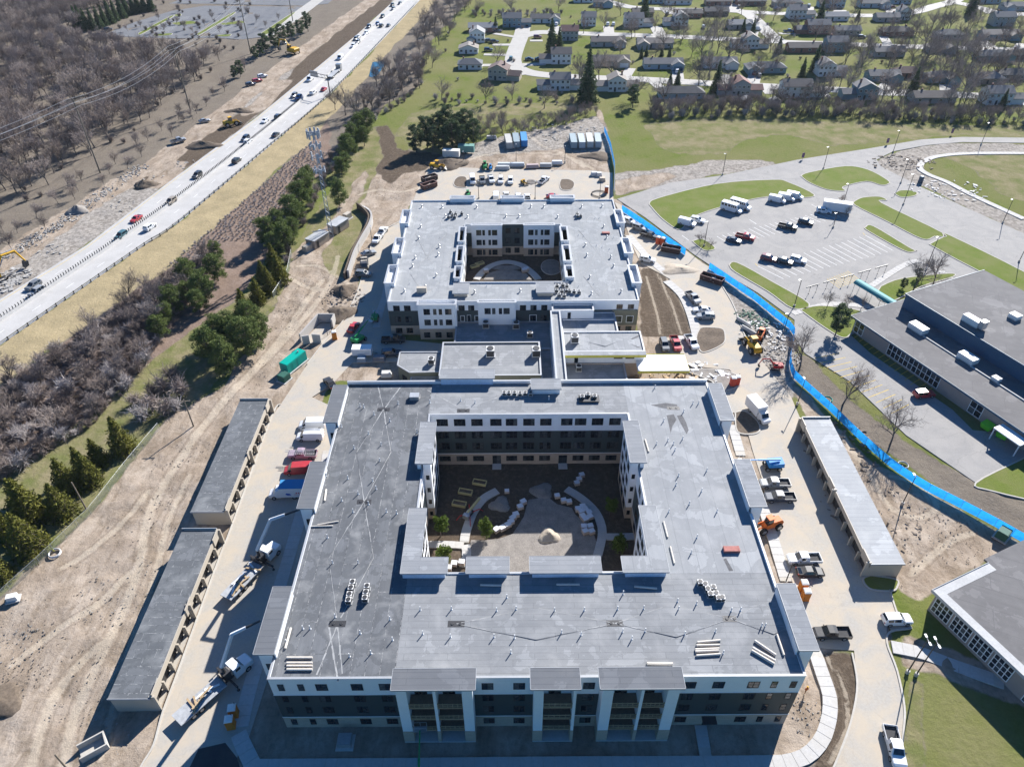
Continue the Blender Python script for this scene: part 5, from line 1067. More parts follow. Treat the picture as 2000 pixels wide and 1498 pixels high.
    if kind in ('sedan','suv','pickup'): rw = pane([secs[i1][3] if kind != 'pickup' else secs[1][3], secs[i1][4] if kind != 'pickup' else secs[1][4], secs[i0][4], secs[i0][3]], .02) if kind != 'suv' else pane([secs[2][3],secs[2][4],secs[1][4],secs[1][3]], .02); P['rear_window'] = [(rw.mesh('rear_window','car_glass'),(0,0,0))]
    sw = []
    if kind in ('sedan','suv','pickup'): rngs = [(i2 if kind != 'suv' else 2, i3)] if kind != 'suv' else [(2,3),(3,4)]
    elif kind == 'van': rngs = [(3,4)]
    else: rngs = [(2,3),(1,2)]
    for a, c in rngs:
        for s in (0, 1):
            k1, k2 = (2, 3) if s else (5, 4)
            A0, A1, C0, C1 = secs[a][k1], secs[a][k2], secs[c][k1], secs[c][k2]
            lo0, hi0 = lerp(A0,A1,.12), lerp(A0,A1,.88); lo1, hi1 = lerp(C0,C1,.12), lerp(C0,C1,.88)
            if kind == 'bus':
                for n_ in range(3):
                    q0 = lerp(lo0,lo1,n_/3+.03); q1 = lerp(lo0,lo1,(n_+1)/3-.03); q2 = lerp(hi0,hi1,(n_+1)/3-.03); q3 = lerp(hi0,hi1,n_/3+.03); q0, q1 = lerp(q0,q3,.3), lerp(q1,q2,.3)
                    q = [q1,q0,q3,q2] if s else [q0,q1,q2,q3]; sw.append((pane(q,.02).mesh('side_window','car_glass'),(0,0,0)))
            else:
                q = [lo1,lo0,hi0,hi1] if s else [lo0,lo1,hi1,hi0]; sw.append((pane(q,.02).mesh('side_window','car_glass'),(0,0,0)))
    P['side_window'] = sw
    wm = wheel_mesh(r, .24); ax = wb
    P['wheel'] = [(wm, (sx*ax, sy*(W_-.09), r)) for sx in (-1,1) for sy in (-1,1)]
    front = S_[-1][0]; rear = S_[0][0] if kind != 'pickup' else -2.96
    h = MB(); h.box(-.03,-.16,-.07,.03,.16,.07); P['headlight'] = [(h.mesh('headlight','lamp_clear'), (front-.02, s*.58, S_[-1][4]-.05)) for s in (-1,1)]
    h = MB(); h.box(-.03,-.12,-.1,.03,.12,.1); P['tail_light'] = [(h.mesh('tail_light','lamp_red'), (rear-.005, s*.7, .85)) for s in (-1,1)]
    h = MB(); h.box(-.06,-.12,-.08,.06,.12,.08); P['mirror'] = [(h.mesh('mirror','black_trim'), (S_[i4][0]-.45 if kind != 'bus' else 2.1, s*(W_+.1), S_[i4][4]+.12)) for s in (-1,1)]
    VM[kind] = P; return P
COLS = {'white':(.72,.73,.74),'silver':(.27,.285,.30),'grey':(.13,.14,.15),'black':(.012,.012,.014),'red':(.42,.012,.02),'blue':(.03,.08,.22),'navy':(.015,.03,.06),'tan':(.30,.25,.19),'maroon':(.16,.02,.03),'teal':(.03,.11,.13),'pink':(.36,.27,.33),'green':(.02,.06,.035)}
NAMES = {'sedan':'parked_car','suv':'parked_car','pickup':'pickup_truck','van':'cargo_van','bus':'minibus'}
CATS = {'sedan':'car','suv':'car','pickup':'pickup truck','van':'van','bus':'minibus'}
USED_L = {}
def vehicle(kind, col, px, py, ang, label, group=None, name=None, s=1.0, small=False):
    p = G(px, py); o = thing(name or NAMES[kind], label, CATS[kind], (p.x, p.y, .05), R(ang), group); o.scale = (s, s, s)
    for nm, lst in car_parts(kind).items():
        if small and nm in ('mirror','tail_light','headlight'): continue
        for me, loc in lst: link(nm, me, o, loc, color=COLS[col] if nm == 'body' else None)
    return o
V = vehicle
# --- site
V('pickup','black',1622,1241,180,'black pickup truck with silver bed cover beside the tilled strip'); V('pickup','white',1568,1096,182,'white pickup truck with sunroof beside the black saloon'); V('sedan','black',1581,1121,0,'black saloon parked beside the white sunroof pickup')
V('suv','white',1749,1214,2,'white car in the kerbed bay beside the school grass'); V('pickup','white',1744,1462,-98,'white pickup truck parked against the kerb at the drive mouth')
V('pickup','silver',1511,949,180,'silver pickup truck between the blue boom lift and a dark pickup'); V('pickup','navy',1521,976,180,'dark pickup truck with a cluttered bed behind the orange telehandler')
V('pickup','silver',1353,586,-72,'silver pickup truck beside the tilled bed near the loaded skip'); V('sedan','white',1370,609,178,'white saloon between two silver vehicles on the right drive'); V('suv','silver',1377,622,176,'silver car nosed to the path beside the small planting bed')
V('suv','grey',1297,678,-88,'grey car in the row by the entrance canopy'); V('pickup','red',1319,676,-88,'red pickup truck in the row by the entrance canopy'); V('pickup','white',1350,673,-80,'white pickup truck beside the small planting bed'); V('suv','white',1264,511,-20,'white car on the path stub right of the three-storey block')
V('suv','white',1228,436,-38,'white car at the far end of the row along the blue fence'); V('suv','silver',1249,449,-38,'silver car in the middle of the row along the blue fence'); V('pickup','black',1268,464,-38,'black loaded pickup in the row along the blue fence')
V('van','white',611,834,181,'white cargo van farther from the ladder pickup, under the first left canopy'); V('van','white',607,857,180,'white cargo van with roof ladders beside the ladder pickup'); V('pickup','pink',592,892,180,'pinkish pickup truck carrying long ladders on a rack'); V('van','red',584,922,184,'bright red cargo van beside the middle left canopy')
V('sedan','red',691,643,75,'bright red saloon at the shadow edge on the left drive'); V('pickup','black',769,668,2,'black pickup truck in the shade before the three-storey bay'); V('suv','navy',765,694,4,'dark blue car in the shade beside the white trailer')
V('pickup','white',747,457,75,'white pickup truck at the head of the pair beside the retaining wall'); V('pickup','white',738,470,-100,'white pickup truck below the first beside the retaining wall'); V('sedan','silver',720,498,30,'silver saloon just above the flatbed truck'); V('suv','grey',711,539,-8,'dark car just below the flatbed truck')
V('sedan','black',645,752,125,'dark car half hidden behind the first left canopy')
for i, (k, c, x, y, a, l) in enumerate((('van','white',923,356,-85,'white van first in the rear lot row beside the oval bed'),('pickup','grey',942,356,-85,'grey covered truck between white vehicles in the rear lot'),('pickup','white',959,354,-80,'white pickup truck beside the grey truck in the rear lot'),('suv','white',978,356,-92,'white car in the middle of the rear lot row'),('suv','white',997,357,-92,'white car at the end of the rear lot row by the tan machine'),('pickup','white',1062,356,60,'white pickup truck parked aslant in the rear lot'),('van','white',969,388,90,'white van nosed to the back of the three-storey block'),('pickup','white',989,387,95,'white pickup truck second along the back of the three-storey block'),('suv','white',1012,388,90,'white car third along the back of the three-storey block'),('pickup','white',1030,391,92,'white pickup truck fourth along the back of the three-storey block'),('sedan','red',1080,387,0,'red car tucked behind the three-storey parapet'))): V(k, c, x, y, a, l)
# --- school lots
V('van','white',1341,440,-32,'white van by the tip of the long grass island'); V('suv','white',1362,434,-30,'white car beside the white van at the grass island tip')
for x, y, l in ((1428,413,'white minibus nearer the white van of the grass island'),(1445,407,'white minibus beside the other at the grass island edge')): V('bus','white',x,y,-38,l)
for x, y, l in ((1517,395,'white passenger van first of three along the grass island'),(1535,391,'white passenger van in the middle of three'),(1551,388,'white passenger van last of three by the island point')): V('van','white',x,y,-30,l)
V('suv','white',1608,416,-15,'white car hitched in front of the long white trailer'); V('pickup','black',1538,447,-30,'black pickup truck alone in the school lot'); V('suv','black',1573,438,-30,'black car in the school lot beside the black pickup'); V('sedan','navy',1433,473,-32,'dark car beside the red pickup in the school lot'); V('pickup','red',1455,467,-30,'red pickup truck in the school lot')
V('suv','maroon',1501,509,-32,'dark red car in the near row of the school lot'); V('suv','black',1532,515,-32,'black car between the red and white cars of the near row'); V('suv','white',1558,512,-32,'white car in the near row of the school lot'); V('suv','red',1803,774,8,'red car behind the bare tree at the school wall')
# --- highway
HW = [(67,562,'suv','grey'),(73,574,'suv','silver'),(238,464,'suv','teal'),(294,447,'suv','white'),(267,431,'sedan','red'),(335,397,'suv','tan'),(386,346,'suv','black'),(463,317,'suv','black'),(485,280,'suv','white'),(480,274,'suv','navy'),(539,266,'sedan','black'),(518,239,'sedan','white'),(544,231,'suv','navy'),(575,190,'suv','grey'),(584,194,'suv','blue'),(612,184,'suv','white'),(633,177,'sedan','red'),(606,158,'van','white'),(665,116,'van','white'),(695,79,'suv','grey'),(699,85,'suv','silver'),(715,68,'suv','white'),(720,55,'suv','navy'),(737,50,'suv','blue'),(745,53,'suv','black'),(759,52,'sedan','grey'),(747,35,'suv','navy'),(766,13,'suv','black'),(768,20,'suv','silver'),(781,9,'sedan','navy'),(690,93,'suv','white'),(700,75,'sedan','white')]
def hw_dir(x, y):
    p = Vector(G(x, y)[:2]); k = min(range(len(HC)-1), key=lambda i: ((Vector(HC[i])+Vector(HC[i+1]))/2-p).length); d = Vector(HC[k+1])-Vector(HC[k])
    c = Vector(HC[k]); left = (d.x*(p.y-c.y)-d.y*(p.x-c.x)) > 0
    return math.degrees(math.atan2(d.y, d.x))+(180 if left else 0)
WH = {'suv':'tall car','sedan':'low saloon car','van':'delivery van'}
ADJ = {'white':'white','silver':'silver','grey':'grey','black':'black','red':'red','navy':'dark blue','blue':'bright blue','teal':'grey-teal','tan':'tan'}
for i, (x, y, k, c) in enumerate(HW):
    where = 'on the highway level with the earthworks' if y > 240 else ('on the highway near the overhead sign' if y > 130 else 'on the far stretch of the highway past the pond')
    V(k, c, x, y, hw_dir(x, y), '%s %s driving %s' % (ADJ[c], WH[k], where), 'traffic on the highway', name='moving_car' if k != 'van' else 'delivery_van', small=y < 240)
# --- neighbourhood
NB = [(972,63,'sedan','navy',0),(1025,52,'suv','black',-30),(1087,50,'suv','white',80),(966,84,'suv','black',10),(955,82,'suv','grey',10),(954,100,'suv','navy',0),(1050,75,'suv','maroon',0),(998,117,'suv','teal',85),(1034,118,'sedan','navy',0),(1053,118,'sedan','black',0),(1322,142,'suv','white',80),(1331,140,'sedan','navy',80),(1472,146,'suv','maroon',80),(1482,150,'suv','grey',80),(1540,64,'pickup','blue',0),(1477,60,'van','white',0),(1434,6,'suv','navy',70),(1443,16,'suv','tan',70),(1187,50,'suv','white',80),(1198,50,'suv','white',80),(1233,55,'suv','white',0),(1683,75,'suv','navy',0),(1720,66,'suv','white',70),(1743,16,'sedan','maroon',10),(1748,94,'sedan','black',0),(1640,18,'sedan','grey',0),(1518,19,'sedan','blue',20),(1374,55,'suv','white',80),(1579,14,'suv','silver',80),(1303,30,'suv','black',70)]
for x, y, k, c, a in NB: V(k, c, x, y, a, '%s %s parked among the houses' % (ADJ.get(c, c), {'suv':'car','sedan':'low car','pickup':'pickup truck','van':'van'}[k]), 'cars parked among the houses', small=True)
for x, y, k, c, a in [(349,278,'pickup','silver',38),(400,239,'sedan','silver',35),(490,168,'suv','navy',38),(503,161,'suv','red',38),(513,152,'suv','white',38),(212,60,'suv','navy',20),(195,69,'sedan','black',20)]: V(k, c, x, y, a, '%s vehicle parked on the %s' % (ADJ[c], 'haul road' if x > 220 else 'far car park edge'), 'vehicles beside the haul road', small=True)
def part(o, name, mat, fn, color=None):
    mb = MB(); fn(mb); q = mb.build(name, mat, o)
    if color: q.color = (*color, 1)
    return q
# --- box truck, trailers
def box_truck(px, py, ang, label, top=(.03,.22,.45), body=(.7,.7,.7), L=4.6):
    p = G(px, py); o = thing('box_truck', label, 'truck', (p.x,p.y,.05), R(ang))
    part(o, 'cab', 'car_paint', lambda m: m.loft([[(x,-w_,.45),(x,w_,.45),(x,w_,zb),(x,wt,zt),(x,-wt,zt),(x,-w_,zb)] for x,w_,zb,zt,wt in ((1.0,1.0,1.2,2.2,.85),(1.9,1.0,1.2,2.15,.84),(2.5,1.0,1.15,1.3,.86),(3.2,.95,1.0,1.08,.8),(3.35,.8,.85,.9,.7))]), body)
    part(o, 'cargo_box', 'matte_paint', lambda m: m.box(-L+1.0,-1.2,.75,.95,1.2,3.1), body); part(o, 'box_roof', 'matte_paint', lambda m: m.box(-L+.95,-1.22,3.1,1.0,1.22,3.16), top)
    part(o, 'windscreen', 'car_glass', lambda m: m.add([(1.95,-.8,2.1),(1.95,.8,2.1),(2.49,.82,1.36),(2.49,-.82,1.36),(1.9,-.8,2.08),(1.9,.8,2.08),(2.44,.82,1.34),(2.44,-.82,1.34)], [(0,3,2,1),(4,5,6,7),(0,1,5,4),(2,3,7,6)]))
    wm = wheel_mesh(.42,.26)
    for x in (2.3,-1.6):
        for s in (-1,1): link('wheel', wm, o, (x, s*.98, .42))
    for s in (-1,1): part(o, 'headlight', 'lamp_clear', lambda m: m.box(3.3,s*.6-.15,.75,3.37,s*.6+.15,.9))
    return o
bt = box_truck(562, 968, 182, 'white box truck with blue roof and red and blue lettering beside the middle left canopy')
tx = bpy.data.curves.new('lettering','FONT'); tx.body = 'BLUE'; tx.body = 'ALL'; tx.size = .9; tx.extrude = .004
plain('ink_red', (.5,.02,.03), .6, world=False); plain('ink_blue', (.02,.08,.4), .6, world=False)
part(bt, 'side_emblem', 'ink_blue', lambda m: [m.add([(-.3,1.205,1.9),(-.9,1.205,1.5),(-1.0,1.205,1.75),(-1.2,1.205,1.35),(-.5,1.205,1.3),(-.1,1.205,1.55)], [(0,1,2),(2,3,4),(2,4,5,0)])]); part(bt, 'side_lettering', 'ink_red', lambda m: [m.box(-3.2+i*.42,1.202,1.75+.02*(i%2),-2.95+i*.42,1.21,2.05) for i in range(3)]+[m.box(-3.2+i*.3,1.202,1.4,-3.0+i*.3,1.21,1.55) for i in range(5)])
bpy.data.curves.remove(tx)
box_truck(1480, 812, -72, 'white box truck standing on the small bed above the right drive', (.7,.7,.69))
for (vx, vy) in ((607,857),):
    pass
def trailer(px, py, ang, L, w_, h, label, col=(.72,.72,.72), name='trailer', cat='trailer'):
    p = G(px, py); o = thing(name, label, cat, (p.x,p.y,.05), R(ang))
    part(o, 'box', 'matte_paint', lambda m: m.box(-L/2,-w_/2,.6,L/2,w_/2,h), col); part(o, 'roof', 'matte_paint', lambda m: m.box(-L/2-.03,-w_/2-.03,h,L/2+.03,w_/2+.03,h+.06), tuple(min(1,c*1.05) for c in col)); part(o, 'drawbar', 'dark_metal', lambda m: [m.tube((L/2,-.5,.55),(L/2+1.3,0,.5),.06), m.tube((L/2,.5,.55),(L/2+1.3,0,.5),.06)])
    part(o, 'door', 'white_trim', lambda m: m.box(-L/2-.03,-w_/2+.15,.7,-L/2-.005,w_/2-.15,h-.15))
    wm = wheel_mesh(.36,.24)
    for x in (-.7,.2):
        for s in (-1,1): link('wheel', wm, o, (x, s*(w_/2-.1), .36))
    return o
trailer(1632, 414, 160, 8.6, 2.6, 3.4, 'long white enclosed trailer in the school lot'); trailer(709, 694, 0, 4.6, 2.1, 2.4, 'white cargo trailer in the shade between the blocks'); trailer(882, 308, -8, 6.2, 2.5, 2.9, 'white and yellow site trailer beside the green office trailer', (.66,.64,.58)); trailer(911, 299, -4, 6.0, 2.6, 3.0, 'green site office trailer behind the white and yellow one', (.12,.27,.24))
# --- shipping containers, skips, toilets
def container(px, py, ang, col, label, L=12.2):
    p = G(px, py); o = thing('shipping_container', label, 'container', (p.x,p.y,0), R(ang), 'shipping containers in the yard')
    part(o, 'frame', 'matte_paint', lambda m: [m.box(x0,y0,.1,x0+.15,y0+.15,2.6) for x0 in (-L/2, L/2-.15) for y0 in (-1.22, 1.07)]+[m.box(-L/2,y0,2.45,L/2,y0+.15,2.6) for y0 in (-1.22,1.07)]+[m.box(-L/2,y0,.1,L/2,y0+.15,.3) for y0 in (-1.22,1.07)], tuple(c*.8 for c in col))
    def wall(m):
        n = 40
        for s in (-1, 1):
            v = []
            for i in range(n+1): x = -L/2+.15+(L-.3)*i/n; y = s*(1.17 if (i//1)%4 < 2 else 1.11); v += [(x,y,.3),(x,y,2.45)]
            m.add(v, [(2*i,2*i+2,2*i+3,2*i+1) for i in range(n)])
        m.box(-L/2+.02,-1.07,.2,-L/2+.1,1.07,2.5); m.box(L/2-.1,-1.07,.2,L/2-.02,1.07,2.5)
    part(o, 'corrugated_wall', 'matte_paint', wall, col); part(o, 'roof', 'matte_paint', lambda m: m.box(-L/2+.05,-1.07,2.5,L/2-.05,1.07,2.57), col)
    for s in (-.5,.5): part(o, 'door', 'matte_paint', lambda m: [m.box(-L/2-.03,s-.48,.25,-L/2+.015,s+.48,2.45), m.tube((-L/2-.06,s+.2,.3),(-L/2-.06,s+.2,2.4),.025)], col)
    return o
for i, (x, y, a, c, l) in enumerate(((993,283,95,(.42,.42,.40),'pale grey container with a cream roof, at the end of the row of three'),(1008,281,93,(.22,.29,.33),'slate grey container between the pale and the blue one'),(1023,279,92,(.03,.22,.52),'bright blue container beside the slate one'),(1119,282,91,(.28,.35,.38),'grey container with items on its roof, first in the row of four'),(1135,282,90,(.42,.47,.50),'pale container second in the row of four, beside the item-topped one'),(1151,281,89,(.52,.53,.50),'cream container third in the row of four'),(1167,281,88,(.36,.42,.45),'grey container beside the yard fence, last of four'))): container(x, y, a, c, l, 9.6)
def skip(px, py, ang, label, col=(.05,.03,.028), L=5.6):
    p = G(px, py); o = thing('dumpster', label, 'dumpster', (p.x,p.y,.06), R(ang), 'open dumpsters on the site'); w_, h = 2.3, 1.6
    for nm, q in (('side',(-L/2,-w_/2,.15,L/2,-w_/2+.1,h)),('side',(-L/2,w_/2-.1,.15,L/2,w_/2,h)),('end',(-L/2,-w_/2+.1,.15,-L/2+.1,w_/2-.1,h)),('end',(L/2-.1,-w_/2+.1,.15,L/2,w_/2-.1,h)),('floor',(-L/2+.1,-w_/2+.1,.15,L/2-.1,w_/2-.1,.3))): part(o, nm, 'matte_paint', lambda m: m.box(*q), col)
    part(o, 'rim', 'matte_paint', lambda m: [m.box(-L/2-.06,s*w_/2-.08,h,L/2+.06,s*w_/2+.08,h+.12) for s in (-1,1)]+[m.box(s*L/2-.08,-w_/2+.08,h,s*L/2+.08,w_/2-.08,h+.12) for s in (-1,1)], tuple(min(1,c*2.6+.05) for c in col))
    part(o, 'rib', 'matte_paint', lambda m: [m.box(-L/2+.5+i*1.1,s*(w_/2+.04)-.04,.15,-L/2+.62+i*1.1,s*(w_/2+.04)+.04,h) for i in range(5) for s in (-1,1)], col)
    rr = random.Random(px)
    def debris(m):
        for i in range(16):
            M = Matrix.Translation((rr.uniform(-L/2+.7,L/2-.7), rr.uniform(-.75,.75), .55+rr.random()*.6)) @ Matrix.Rotation(rr.uniform(0,3),4,'Z') @ Matrix.Rotation(rr.uniform(-.5,.5),4,'X'); l_ = rr.uniform(.3,1.0); m.box(-l_,-.18,-.05,l_,.18,.05,0,M)
    q = part(o, 'debris', 'debris_mix', debris); q['kind'] = 'stuff'
    return o
plain('debris_mix', (.42,.38,.33), .9, var=.7, scale=1.8)
skip(839,353,35,'open dumpster nearer the yellow loader in the rear lot'); skip(838,367,38,'empty rust-brown dumpster beside the other in the rear lot',(.10,.05,.04)); skip(1310,492,-22,'open dumpster beside the orange toilet pair at the blue fence'); skip(1390,550,-35,'large dumpster loaded with debris at the gap in the blue fence',(.05,.022,.022),6.4); skip(1262,424,-38,'x') if False else None
boxm = {}
def toilet(px, py, ang, label, col=(.62,.20,.02)):
    p = G(px, py); o = thing('portable_toilet', label, 'portable toilet', (p.x,p.y,.06), R(ang))
    part(o, 'cabin', 'matte_paint', lambda m: m.loft([[(-.56,-.56,z),(.56,-.56,z),(.56,.56,z),(-.56,.56,z)] if k else [(-.6,-.6,z),(.6,-.6,z),(.6,.6,z),(-.6,.6,z)] for k, z in ((0,0),(0,.15),(1,.15),(1,2.1))]), col); part(o, 'door', 'matte_paint', lambda m: m.box(-.42,-.6,.2,.42,-.565,2.0), tuple(c*.8 for c in col)); part(o, 'roof', 'rtu_white', lambda m: m.loft([[(-.6,-.6,2.1),(.6,-.6,2.1),(.6,.6,2.1),(-.6,.6,2.1)],[(-.55,-.55,2.25),(.55,-.55,2.25),(.55,.55,2.25),(-.55,.55,2.25)],[(-.3,-.3,2.36),(.3,-.3,2.36),(.3,.3,2.36),(-.3,.3,2.36)]])); part(o, 'vent_stack', 'black_trim', lambda m: m.tube((.4,.4,2.1),(.4,.4,2.7),.05))
    return o
for x, y, a, l, *c in ((453,1418,10,'orange portable toilet of the pair by the left walkway, nearer the kerb corner'),(459,1396,10,'orange portable toilet of the pair by the left walkway, nearer the crane truck'),(1566,1152,0,'orange portable toilet beside the black saloon'),(1571,1169,0,'orange portable toilet beside the right front canopy'),(1285,476,-38,'red-orange portable toilet in the pair at the blue fence, nearer the black pickup',(.62,.10,.03)),(1294,478,-38,'red-orange portable toilet in the pair at the blue fence, nearer the dumpster',(.62,.10,.03)),(1430,752,0,'red-orange portable toilet on the gravel island',(.55,.06,.03)),(1438,750,0,'red-orange portable toilet behind the other on the gravel island',(.55,.06,.03)),(654,662,20,'orange portable toilet beside the refuse enclosure'),(1184,377,0,'orange portable toilet in the corner of the rear lot',(.6,.12,.03)),(1797,357,20,'grey-blue portable toilet at the edge of the track rubble',(.06,.09,.13))): toilet(x, y, a, l, *c)
for k, (x, y, a, l) in enumerate(((1925,838,-65,'lime green wheeled bin container beside the school entrance wall'),(1955,855,-50,'lime green bin container nearer the dock canopy'))):
    p = G(x, y); o = thing('refuse_bin', l, 'refuse bin', (p.x,p.y,.05), R(a)); part(o, 'body', 'lime_paint' if 'lime_paint' in MATS else plain('lime_paint',(.12,.50,.03),.5), lambda m: m.loft([[(-.9,-.65,.15),(.9,-.65,.15),(.9,.65,.15),(-.9,.65,.15)],[(-1.05,-.85,1.2),(1.05,-.85,1.2),(1.05,.85,1.5),(-1.05,.85,1.5)]])); part(o, 'lid', 'lime_paint', lambda m: m.add([(-1.1,-.9,1.22),(1.1,-.9,1.22),(1.1,.9,1.55),(-1.1,.9,1.55),(-1.1,-.9,1.3),(1.1,-.9,1.3),(1.1,.9,1.63),(-1.1,.9,1.63)],[(4,5,6,7),(0,1,5,4),(1,2,6,5),(2,3,7,6),(3,0,4,7)]))
    for sx in (-.8,.8):
        for sy in (-.55,.55): part(o, 'castor', 'tyre', lambda m: m.tube((sx-.04,sy,.1),(sx+.04,sy,.1),.1,.1,8))
# --- working machines
plain('machine_yellow', (.55,.31,.02), .5, var=.15, world=False); plain('machine_orange', (.60,.13,.02), .5, var=.15, world=False); plain('machine_green', (.02,.22,.07), .5, var=.15, world=False); plain('lift_blue', (.02,.20,.50), .45, var=.1, world=False); plain('machine_red', (.45,.03,.03), .5, var=.15, world=False)
def wheels4(o, r, wd, xs, y):
    wm = wheel_mesh(r, wd)
    for x in xs:
        for s in (-1,1): link('wheel', wm, o, (x, s*y, r))
def excavator(px, py, ang, label, mat='machine_yellow', s=1.0):
    p = G(px, py); o = thing('excavator', label, 'excavator', (p.x,p.y,.05), R(ang)); o.scale = (s,)*3
    for sy in (-1,1): part(o, 'track', 'tyre', lambda m: m.loft([[(x,sy*1.2-.28,z) , (x,sy*1.2+.28,z)] for x,z in ((-1.9,.1),(1.9,.1),(2.2,.45),(1.9,.85),(-1.9,.85),(-2.2,.45),(-1.9,.1))], caps=False, close=False) or m.box(-1.8,sy*1.2-.28,.12,1.8,sy*1.2+.28,.84))
    part(o, 'house', mat, lambda m: m.loft([[(-2.3,-1.3,1.0),(1.2,-1.3,1.0),(1.2,1.3,1.0),(-2.3,1.3,1.0)],[(-2.4,-1.3,1.9),(1.2,-1.3,1.9),(1.2,1.3,1.9),(-2.4,1.3,1.9)],[(-2.1,-1.15,2.2),(-.2,-1.15,2.2),(-.2,1.15,2.2),(-2.1,1.15,2.2)]])); part(o, 'cab', 'car_glass', lambda m: m.loft([[(-.1,.2,1.9),(1.2,.2,1.9),(1.2,1.25,1.9),(-.1,1.25,1.9)],[(-.05,.25,3.0),(.9,.25,3.0),(.9,1.2,3.0),(-.05,1.2,3.0)]])); part(o, 'cab_roof', mat, lambda m: m.box(-.1,.2,3.0,.95,1.25,3.08))
    part(o, 'boom', mat, lambda m: [m.tube((.9,-.3,1.6),(3.0,-.3,4.2),.28,.26,6), m.tube((3.0,-.3,4.2),(5.6,-.3,4.0),.26,.2,6)]); part(o, 'stick', mat, lambda m: m.tube((5.5,-.3,4.1),(6.6,-.3,1.4),.2,.15,6)); part(o, 'bucket', 'dark_metal', lambda m: m.loft([[(6.2,-.8,1.5),(6.9,-.8,1.4),(6.7,-.8,.5),(5.9,-.8,.3)],[(6.2,.2,1.5),(6.9,.2,1.4),(6.7,.2,.5),(5.9,.2,.3)]])); part(o, 'ram', 'galvanised', lambda m: [m.tube((1.2,-.3,1.5),(3.0,-.3,3.4),.09), m.tube((3.2,-.3,4.5),(5.4,-.3,4.45),.08)])
    return o
def loader(px, py, ang, label, mat='machine_yellow', s=1.0, name='wheel_loader'):
    p = G(px, py); o = thing(name, label, 'loader', (p.x,p.y,.05), R(ang)); o.scale = (s,)*3
    part(o, 'chassis', mat, lambda m: m.loft([[(-2.6,-.8,.8),(1.2,-.8,.8),(1.2,.8,.8),(-2.6,.8,.8)],[(-2.7,-.8,1.6),(1.2,-.8,1.4),(1.2,.8,1.4),(-2.7,.8,1.6)],[(-2.4,-.65,2.0),(-.6,-.65,2.0),(-.6,.65,2.0),(-2.4,.65,2.0)]])); part(o, 'cab', 'car_glass', lambda m: m.loft([[(-.6,-.6,1.7),(.7,-.6,1.5),(.7,.6,1.5),(-.6,.6,1.7)],[(-.5,-.55,3.0),(.5,-.55,3.0),(.5,.55,3.0),(-.5,.55,3.0)]])); part(o, 'cab_roof', mat, lambda m: m.box(-.6,-.65,3.0,.6,.65,3.1))
    for sy in (-1,1): part(o, 'lift_arm', mat, lambda m: [m.tube((.8,sy*.55,1.6),(2.4,sy*.55,1.5),.12), m.tube((2.4,sy*.55,1.5),(3.1,sy*.55,.7),.12)])
    part(o, 'bucket', 'dark_metal', lambda m: m.loft([[(3.0,-1.35,.9),(3.0,-1.35,.25),(3.9,-1.35,.2),(3.9,-1.35,.3)],[(3.0,1.35,.9),(3.0,1.35,.25),(3.9,1.35,.2),(3.9,1.35,.3)]])); wheels4(o, .75, .5, (-1.7,1.6), 1.0); return o
def boom_lift(px, py, ang, label, mat, out=9.0, up=.25, s=1.0, name='boom_lift'):
    p = G(px, py); o = thing(name, label, 'boom lift', (p.x,p.y,.05), R(ang)); o.scale = (s,)*3
    part(o, 'chassis', 'dark_metal', lambda m: m.box(-1.5,-.9,.5,1.5,.9,1.0)); part(o, 'turret', mat, lambda m: m.loft([[(-2.0,-1.1,1.05),(1.1,-1.1,1.05),(1.1,1.1,1.05),(-2.0,1.1,1.05)],[(-1.9,-1.0,2.0),(.9,-1.0,1.8),(.9,1.0,1.8),(-1.9,1.0,2.0)]])); wheels4(o, .5, .38, (-1.2,1.2), .95)
    e = Vector((-1.3+out*math.cos(up), 0, 2.3+out*math.sin(up))); part(o, 'boom', mat, lambda m: [m.tube((-1.3,0,2.3), Vector((-1.3,0,2.3)).lerp(e,.6), .22,.2,4), m.tube(Vector((-1.3,0,2.3)).lerp(e,.55), e, .14,.12,4)]); part(o, 'basket', 'galvanised', lambda m: [m.box(e.x,-.9,e.z-.5,e.x+.8,.9,e.z-.42)]+[m.tube((e.x+a,c,e.z-.5),(e.x+a,c,e.z+.6),.03) for a in (0,.8) for c in (-.9,0,.9)]+[m.tube((e.x+a,-.9,e.z+.6),(e.x+a,.9,e.z+.6),.03) for a in (0,.8)]+[m.tube((e.x,c,e.z+.6),(e.x+.8,c,e.z+.6),.03) for c in (-.9,.9)]); return o
excavator(572, 106, 150, 'dark excavator working at the wood edge of the haul road', 'machine_yellow', 1.5); excavator(-12, 552, 60, 'bright yellow excavator breaking concrete beside the highway', 'machine_yellow', 1.5); loader(452, 246, 40, 'yellow dozer grading the brown fill', s=1.15, name='bulldozer'); loader(854, 330, -10, 'yellow wheel loader beside the dark soil pile', s=1.0)
loader(1468, 682, 100, 'yellow telehandler with its arm folded beside the rubble area', s=1.15, name='telehandler'); excavator(1515, 720, 175, 'small excavator with a red arm frame beside the cement mixer', 'machine_red', .62); loader(1484, 660, 60, 'orange loader behind the yellow telehandler', 'machine_orange', .9)
loader(947, 329, 90, 'green tractor loader at the back kerb of the rear lot', 'machine_green', .85, 'tractor'); loader(958, 331, 90, 'small blue tractor beside the green one', 'lift_blue', .6, 'tractor'); loader(914, 384, 90, 'green forklift tucked behind the three-storey block', 'machine_green', .7, 'forklift'); loader(1023, 360, -60, 'small tan skid loader in the rear lot row', 'machine_yellow', .55, 'skid_loader')
